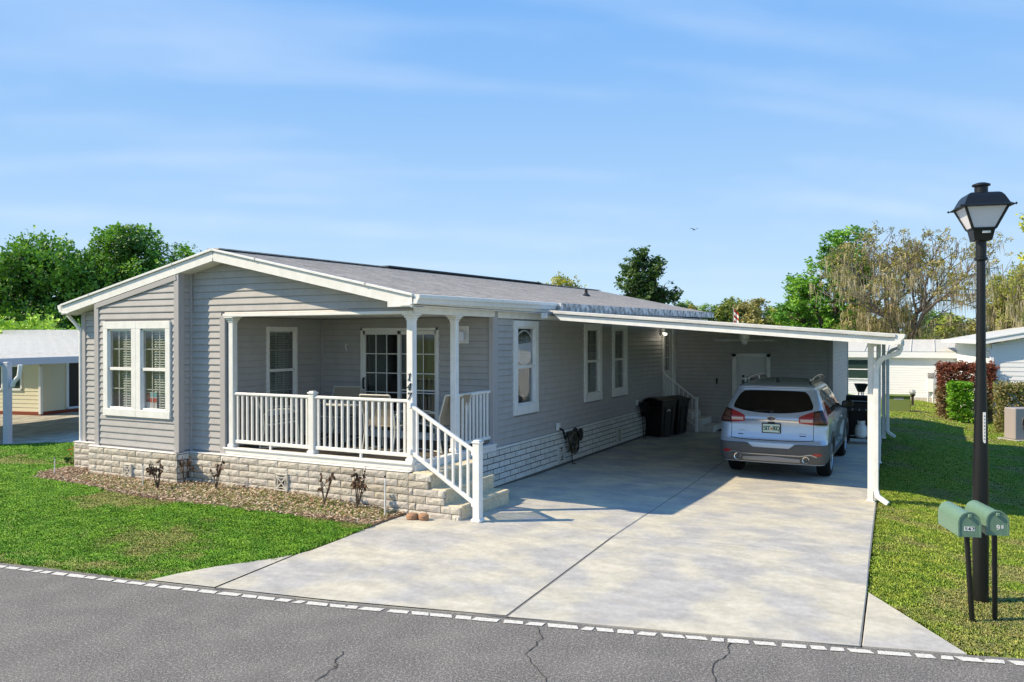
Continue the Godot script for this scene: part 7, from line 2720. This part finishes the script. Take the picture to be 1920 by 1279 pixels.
func lap_wall(O: Vector3, u: Vector3, n: Vector3, width: float, y0: float, y1: float, lap: float) -> Geo:
	# whole wall of laps too far off to pick apart
	var g := Geo.new()
	var y := y0
	while y < y1 - 0.01:
		var yb := minf(y + lap, y1)
		g.quad(O + u * 0 + Vector3.UP * y + n * 0.016, O + u * width + Vector3.UP * y + n * 0.016, O + u * width + Vector3.UP * yb + n * 0.002, O + Vector3.UP * yb + n * 0.002, n)
		g.quad(O + Vector3.UP * y + n * 0.016, O + u * width + Vector3.UP * y + n * 0.016, O + u * width + Vector3.UP * y, O + Vector3.UP * y, Vector3.DOWN)
		y += lap
	return g

func make_neighbours() -> void:
	var X := Vector3.RIGHT; var Z := Vector3.BACK; var U := Vector3.UP
	var g: Geo
	# ---- far white house at the back right
	var a := thing("white_house", "long low white sided house with a flat pale roof beyond the lawn", "house", Vector3(1.0, 0, -33.0))
	put(lap_wall(Vector3.ZERO, X, Z, 7.6, -0.30, 1.56, 0.115), "wall", M.neighbour_white, a)
	g = Geo.new()
	g.box(Vector3(3.8, 0.6, -2.6), Vector3(7.6, 2.0, 5.1))
	put(g, "core", M.neighbour_white, a)
	g = Geo.new()
	g.cbox(Vector3(3.8, -0.55, 0.0), Vector3(7.7, 0.52, 0.12), 0.01)
	put(g, "skirting", M.block_3, a)
	g = Geo.new()
	g.cbox(Vector3(3.8, 1.70, 0.22), Vector3(8.2, 0.30, 0.05), 0.006)
	put(g, "fascia", M.neighbour_white, a)
	g = Geo.new()
	g.box(Vector3(3.8, 1.58, 0.1), Vector3(8.1, 0.02, 0.3))
	put(g, "soffit", M.soffit, a)
	g = Geo.new()
	g.quad(Vector3(-0.3, 1.86, 0.26), Vector3(7.9, 1.86, 0.26), Vector3(7.9, 2.42, -3.2), Vector3(-0.3, 2.42, -3.2), U)
	g.quad(Vector3(-0.3, 2.42, -3.2), Vector3(7.9, 2.42, -3.2), Vector3(7.9, 1.8, -6.4), Vector3(-0.3, 1.8, -6.4), U)
	for k in 9:
		var x := -0.2 + k * 1.0
		g.bar(Vector3(x, 1.88, 0.26), Vector3(x, 2.44, -3.2), 0.03, 0.03, U)
	put(g, "roof", M.metal_roof, a)
	var w := part("window", a)
	g = Geo.new()
	for q in [[1.95, 3.1, 0.48, 0.54], [1.95, 3.1, 1.44, 1.5], [1.95, 2.01, 0.48, 1.5], [3.04, 3.1, 0.48, 1.5], [1.95, 3.1, 0.95, 1.0]]:
		lb(g, Vector3.ZERO, X, Z, q[0], q[1], q[2], q[3], 0.0, 0.05)
	put(g, "casing", M.neighbour_white, w)
	g = Geo.new()
	lb(g, Vector3.ZERO, X, Z, 2.01, 3.04, 0.54, 1.44, 0.018, 0.022, 0.0)
	mat("far_glass", Color(0.20, 0.27, 0.25), 0.08)
	put(g, "pane", M.far_glass, w)
	var e := thing("electric_meter", "grey electric meter box with a round dial on the far white wall", "meter", Vector3(6.62, 0, -33.0))
	g = Geo.new()
	g.cbox(Vector3(0, 0.28, 0.08), Vector3(0.26, 0.62, 0.14), 0.01)
	put(g, "box", M.neighbour_white, e)
	g = Geo.new()
	g.lathe([Vector2(0.0, 0.1), Vector2(0.10, 0.09), Vector2(0.12, 0.0)], 14, Transform3D(Basis(Vector3.RIGHT, PI / 2), Vector3(0.02, 0.74, 0.06)))
	g.cbox(Vector3(0.02, 0.74, 0.04), Vector3(0.26, 0.26, 0.08), 0.01)
	put(g, "dial", M.grey_metal, e)
	g = Geo.new()
	for x in [-0.10, 0.10]:
		g.tube([Vector3(x, 0.0, 0.06), Vector3(x, -0.75, 0.06)], 0.03, 6)
	put(g, "conduit", M.neighbour_white, e)
	# ---- nearer white house at the right edge
	var b := thing("white_house", "white sided gabled house behind the straw coloured hedge", "house", Vector3(8.55, 0, -24.5), 0.10)
	put(lap_wall(Vector3.ZERO, X, Z, 6.5, -0.30, 2.30, 0.16), "wall", M.neighbour_white, b)
	put(lap_wall(Vector3(0, 0, -9.0), Z, -X, 9.0, -0.30, 2.30, 0.16), "wall", M.neighbour_white, b)
	g = Geo.new()
	g.box(Vector3(3.25, 0.8, -4.5), Vector3(6.46, 3.0, 8.9))
	g.prism(PackedVector2Array([Vector2(0, -2.28), Vector2(6.5, -2.28), Vector2(3.25, -2.98)]), -0.02, 0.0, Transform3D(Basis(X, Z, -U), Vector3.ZERO))
	put(g, "core", M.neighbour_white, b)
	g = Geo.new()
	g.cbox(Vector3(3.25, -0.55, 0.0), Vector3(6.6, 0.55, 0.1), 0.01)
	put(g, "skirting", M.block_3, b)
	g = Geo.new()
	for s in [-1.0, 1.0]:
		var ex: float = 3.25 + s * 3.75
		g.quad(Vector3(3.25, 3.14, 0.35), Vector3(ex, 2.42, 0.35), Vector3(ex, 2.42, -9.2), Vector3(3.25, 3.14, -9.2), U)
		g.quad(Vector3(3.25, 3.06, 0.35), Vector3(ex, 2.34, 0.35), Vector3(ex, 2.34, -9.2), Vector3(3.25, 3.06, -9.2), -U)
	put(g, "roof", M.metal_roof, b)
	g = Geo.new()
	for s in [-1.0, 1.0]:
		var ex: float = 3.25 + s * 3.75
		g.bar(Vector3(3.25, 3.06, 0.36), Vector3(ex, 2.34, 0.36), 0.03, 0.20, U, 0.005)
		g.bar(Vector3(3.25, 3.16, 0.38), Vector3(ex, 2.44, 0.38), 0.06, 0.06, U, 0.005)
		g.bar(Vector3(ex, 2.36, 0.36), Vector3(ex, 2.36, -9.2), 0.12, 0.14, U, 0.005)
	put(g, "fascia", M.neighbour_white, b)
	g = Geo.new()
	g.tube([Vector3(-0.45, 2.3, 0.2), Vector3(-0.3, 2.15, 0.12), Vector3(-0.02, 2.02, 0.08)], 0.05, 8)
	g.cbox(Vector3(0.0, 0.9, 0.07), Vector3(0.12, 2.4, 0.12), 0.01)
	put(g, "downspout", M.neighbour_white, b)
	# ---- air conditioner on a pad
	var ac := thing("air_conditioner", "beige outdoor air conditioner with a side fan on a concrete pad", "air conditioner", Vector3(8.86, lawn_right(8.86, -16.9), -16.9), 0.62)
	g = Geo.new()
	g.cbox(Vector3(0, 0.0, 0), Vector3(1.1, 0.10, 0.75), 0.01)
	put(g, "pad", M.old_concrete, ac)
	g = Geo.new()
	g.cbox(Vector3(0, 0.48, 0), Vector3(0.92, 0.86, 0.42), 0.02)
	put(g, "cabinet", M.ac_beige, ac)
	g = Geo.new()
	g.lathe([Vector2(0.0, 0.0), Vector2(0.33, 0.0)], 28, Transform3D(Basis(Vector3.RIGHT, PI / 2), Vector3(0.06, 0.48, 0.214)))
	put(g, "fan_opening", M.black_plastic, ac)
	for k in 3:
		var bs := Basis(Vector3.BACK, TAU * k / 3.0)
		g = Geo.new()
		var c := Vector3(0.06, 0.48, 0.218)
		g.tri_h(c, c + bs * Vector3(0.10, 0.29, 0), c + bs * Vector3(-0.12, 0.27, 0.004), Vector3.BACK)
		put(g, "fan_blade", M.grey_metal, ac)
	for k in 5:
		g = Geo.new()
		var rr := 0.07 + 0.065 * k
		for j in 28:
			var t0 := TAU * j / 28.0; var t1 := TAU * (j + 1) / 28.0
			g.bar(Vector3(0.06 + cos(t0) * rr, 0.48 + sin(t0) * rr, 0.226), Vector3(0.06 + cos(t1) * rr, 0.48 + sin(t1) * rr, 0.226), 0.009, 0.009, Vector3.BACK)
		put(g, "guard_ring", M.ac_beige, ac)
	# ---- utility box and ornament on the lawn
	var ub := thing("utility_box", "green metal utility box standing on the back lawn", "utility box", Vector3(5.45, ground_y(5.45, -25.0), -25.0), 0.12)
	g = Geo.new()
	g.cbox(Vector3(0, 0.30, 0), Vector3(0.86, 0.62, 0.6), 0.02)
	put(g, "cabinet", M.utility_green, ub)
	g = Geo.new()
	g.cbox(Vector3(0, 0.63, 0.02), Vector3(0.92, 0.06, 0.68), 0.02)
	put(g, "lid", M.utility_green, ub)
	g = Geo.new()
	g.cbox(Vector3(0.02, 0.52, 0.302), Vector3(0.34, 0.09, 0.004), 0.002)
	put(g, "notice", M.galvanised, ub)
	var gz := thing("gazing_ball", "grey gazing ball on a small dark stand near the far white wall", "garden ornament", Vector3(5.92, ground_y(5.92, -29.5), -29.5))
	g = Geo.new()
	g.lathe([Vector2(0.14, 0.0), Vector2(0.05, 0.08), Vector2(0.05, 0.4), Vector2(0.13, 0.5), Vector2(0.0, 0.5)], 14)
	put(g, "stand", M.dark_door, gz)
	g = Geo.new()
	var pr := []
	for k in 9:
		var t := -PI / 2 + PI * k / 8.0
		pr.append(Vector2(cos(t) * 0.13, 0.60 + sin(t) * 0.13))
	g.lathe(pr, 18)
	put(g, "ball", M.galvanised, gz)
	# ---- left neighbour: cream house, white roof, carport on a post
	var gy := lawn_left(-22.3, -8.7)
	var l := thing("cream_house", "cream sided house with a dark doorway and white metal roof", "house", Vector3(-22.3, gy, -8.7), 0.20)
	put(lap_wall(Vector3(-4.5, 0, 0), X, Z, 4.5, 0.16, 1.95, 0.15), "wall", M.yellow_siding, l)
	put(lap_wall(Vector3(0, 0, 0), -Z, X, 1.15, 0.16, 1.95, 0.15), "wall", M.yellow_siding, l)
	put(lap_wall(Vector3(0, 0, -2.25), -Z, X, 5.4, 0.16, 1.95, 0.15), "wall", M.yellow_siding, l)
	g = Geo.new()
	g.box(Vector3(-2.25, 0.95, -3.9), Vector3(4.48, 2.2, 7.76))
	put(g, "core", M.yellow_siding, l)
	g = Geo.new()
	g.cbox(Vector3(-2.25, 0.06, -3.8), Vector3(4.58, 0.2, 7.7), 0.01)
	put(g, "brick_base", M.red_brick, l)
	g = Geo.new()
	g.cbox(Vector3(0.0, 0.95, 0.0), Vector3(0.11, 1.75, 0.11), 0.01)
	put(g, "corner_trim", M.neighbour_white, l)
	var dr := part("door", l)
	g = Geo.new()
	lb(g, Vector3.ZERO, -Z, X, 1.22, 2.18, 0.20, 1.92, 0.0, 0.02, 0.0)
	put(g, "leaf", M.dark_door, dr)
	g = Geo.new()
	for q in [[1.12, 1.24, 0.16, 1.95], [2.16, 2.28, 0.16, 1.95], [1.12, 2.28, 0.16, 0.24]]:
		lb(g, Vector3.ZERO, -Z, X, q[0], q[1], q[2], q[3], 0.0, 0.05)
	put(g, "casing", M.neighbour_white, dr)
	var lw := part("window", l)
	g = Geo.new()
	lb(g, Vector3.ZERO, X, Z, -2.6, -0.9, 1.0, 1.8, 0.018, 0.024, 0.0)
	put(g, "pane", M.far_glass, lw)
	g = Geo.new()
	for q in [[-2.68, -0.82, 0.92, 1.0], [-2.68, -0.82, 1.8, 1.88], [-2.68, -2.6, 0.92, 1.88], [-0.9, -0.82, 0.92, 1.88], [-1.79, -1.71, 0.92, 1.88]]:
		lb(g, Vector3.ZERO, X, Z, q[0], q[1], q[2], q[3], 0.0, 0.05)
	put(g, "casing", M.neighbour_white, lw)
	g = Geo.new()
	g.box(Vector3(-2.2, 2.62, -4.0), Vector3(5.6, 0.06, 9.4), Basis(Vector3.BACK, -0.05))
	g.box(Vector3(-2.2, 2.95, -6.0), Vector3(7.0, 0.5, 5.0))
	put(g, "roof", M.metal_roof, l)
	# carport of the left neighbour
	var c := thing("neighbour_carport", "white ribbed carport roof on square posts before the cream house", "carport", Vector3(-12.5, lawn_left(-12.5, -1.75), -1.75), 0.20)
	g = Geo.new()
	g.cbox(Vector3(0, 0.95, 0), Vector3(0.15, 1.95, 0.13), 0.01)
	put(g, "post", M.neighbour_trim, c)
	g = Geo.new()
	g.tube([Vector3(0.38, 1.86, 0.0), Vector3(0.34, 1.6, 0), Vector3(0.18, 1.46, 0.0), Vector3(0.14, 1.36, 0)], 0.05, 8)
	put(g, "downspout", M.neighbour_white, c)
	# ribbed roof running back from the front fascia towards the house
	g = Geo.new()
	var P := [Vector3(-0.2, 1.96, 0.15), Vector3(0.1, 1.98, -9.8), Vector3(-9.6, 2.62, -9.8), Vector3(-9.6, 2.55, 0.15)]
	g.quad(P[0], P[1], P[2], P[3], U)
	g.quad(P[0] - U * 0.05, P[1] - U * 0.05, P[2] - U * 0.05, P[3] - U * 0.05, -U)
	for k in 26:
		var t := k / 25.0
		g.bar(P[0].lerp(P[1], t) + U * 0.015, P[3].lerp(P[2], t) + U * 0.015, 0.04, 0.03, U)
	put(g, "roof", M.metal_roof, c)
	g = Geo.new()
	g.bar(P[0] - U * 0.04 + X * 0.02, P[1] - U * 0.04 + X * 0.02, 0.06, 0.17, U, 0.006)
	put(g, "side_fascia", M.neighbour_trim, c)
	g = Geo.new()
	g.bar(P[0] - U * 0.04, P[3] - U * 0.04, 0.06, 0.17, U, 0.006)
	put(g, "front_fascia", M.neighbour_trim, c)
	g = Geo.new()
	g.cbox(Vector3(0.0, 0.95, -9.4), Vector3(0.12, 1.95, 0.12), 0.01)
	put(g, "post", M.neighbour_trim, c)
	# entry canopy of the left neighbour, nearer the street
	var ca := thing("entry_canopy", "flat pale canopy edge with a short strut at the neighbour's carport corner", "canopy", Vector3(-13.2, lawn_left(-13.2, -0.6), -0.6), 0.20)
	g = Geo.new()
	g.cbox(Vector3(-2.0, 2.30, -0.2), Vector3(4.6, 0.16, 1.5), 0.01)
	g.cbox(Vector3(-2.0, 2.13, -0.2), Vector3(4.5, 0.14, 1.4), 0.01)
	put(g, "deck", M.neighbour_trim, ca)
	for x in [-3.9, -0.3]:
		g = Geo.new()
		g.cbox(Vector3(x, 1.0, -0.3), Vector3(0.12, 2.1, 0.12), 0.01)
		put(g, "post", M.neighbour_white, ca)
	# drive of the left neighbour
	g = Geo.new()
	var poly := PackedVector2Array(LEFT_DRIVE)
	var ids := Geometry2D.triangulate_polygon(poly)
	for i in range(0, ids.size(), 3):
		var tri := []
		for q in 3:
			var pp := poly[ids[i + q]]
			tri.append(Vector3(pp.x, 0, pp.y))
		# follow the ground by splitting finely
		var n := 10
		for s in n:
			for t in n - s:
				var f := func(aa: float, bb: float) -> Vector3:
					var v: Vector3 = tri[0] + (tri[1] - tri[0]) * (aa / n) + (tri[2] - tri[0]) * (bb / n)
					v.y = lawn_left(v.x, v.z) + 0.03
					return v
				g.tri_h(f.call(s, t), f.call(s + 1, t), f.call(s, t + 1), U)
				if t < n - s - 1:
					g.tri_h(f.call(s + 1, t), f.call(s + 1, t + 1), f.call(s, t + 1), U)
	structure(put(g, "neighbour_driveway", M.old_concrete, self))
	# ---- flag on a far pole and a bird in the sky
	var fl := thing("flag_pole", "small red striped flag on a pole beyond the carport roof", "flag", Vector3(-1.8, -0.6, -29.8))
	g = Geo.new()
	g.tube([Vector3(0, 0, 0), Vector3(0, 4.55, 0)], 0.025, 8)
	put(g, "pole", M.galvanised, fl)
	mat("flag_red", Color(0.66, 0.22, 0.18), 0.8)
	for k in 7:
		g = Geo.new()
		for j in 6:
			var x0 := 0.03 + j * 0.035; var x1 := x0 + 0.035
			var z0 := 0.03 * sin(j * 1.3); var z1 := 0.03 * sin((j + 1) * 1.3)
			var yy := 4.5 - k * 0.13
			g.quad(Vector3(x0, yy - j * 0.035, z0), Vector3(x1, yy - (j + 1) * 0.035, z1), Vector3(x1, yy - 0.13 - (j + 1) * 0.035, z1), Vector3(x0, yy - 0.13 - j * 0.035, z0), Z)
		put(g, "stripe", M.flag_red if k % 2 == 0 else M.print_white, fl)
	var bird := thing("bird", "small dark bird gliding high in the sky", "bird", Vector3(-8.6, 10.4, -48.7), 0.7)
	g = Geo.new()
	g.lathe([Vector2(0.0, -0.16), Vector2(0.03, -0.10), Vector2(0.045, 0.0), Vector2(0.03, 0.10), Vector2(0.025, 0.13), Vector2(0.0, 0.18)], 10, Transform3D(Basis(Vector3.RIGHT, PI / 2), Vector3.ZERO))
	for s in [-1.0, 1.0]:
		var pts := [Vector3(0.0, 0.01, 0.06), Vector3(s * 0.18, 0.09, 0.07), Vector3(s * 0.38, 0.11, 0.0), Vector3(s * 0.2, 0.08, -0.05), Vector3(0.0, 0.01, -0.08)]
		for k in range(1, 4):
			g.tri_h(pts[0], pts[k], pts[k + 1], U)
	g.tri_h(Vector3(0, 0, -0.12), Vector3(0.05, 0, -0.26), Vector3(-0.05, 0, -0.26), U)
	put(g, "body", M.dark_door, bird)

func _ready() -> void:
	rng.seed = 1
	set_view()
	make_materials()
	make_ground()
	make_house()
	make_carport()
	make_shed()
	make_steps()
	make_neighbours()
	make_car()
	make_lamp_post()
	make_mailboxes()
	make_bins()
	make_hoses()
	make_carport_light()
	make_fan()
	make_grill()
	make_chairs()
	make_trees()
	make_grass()
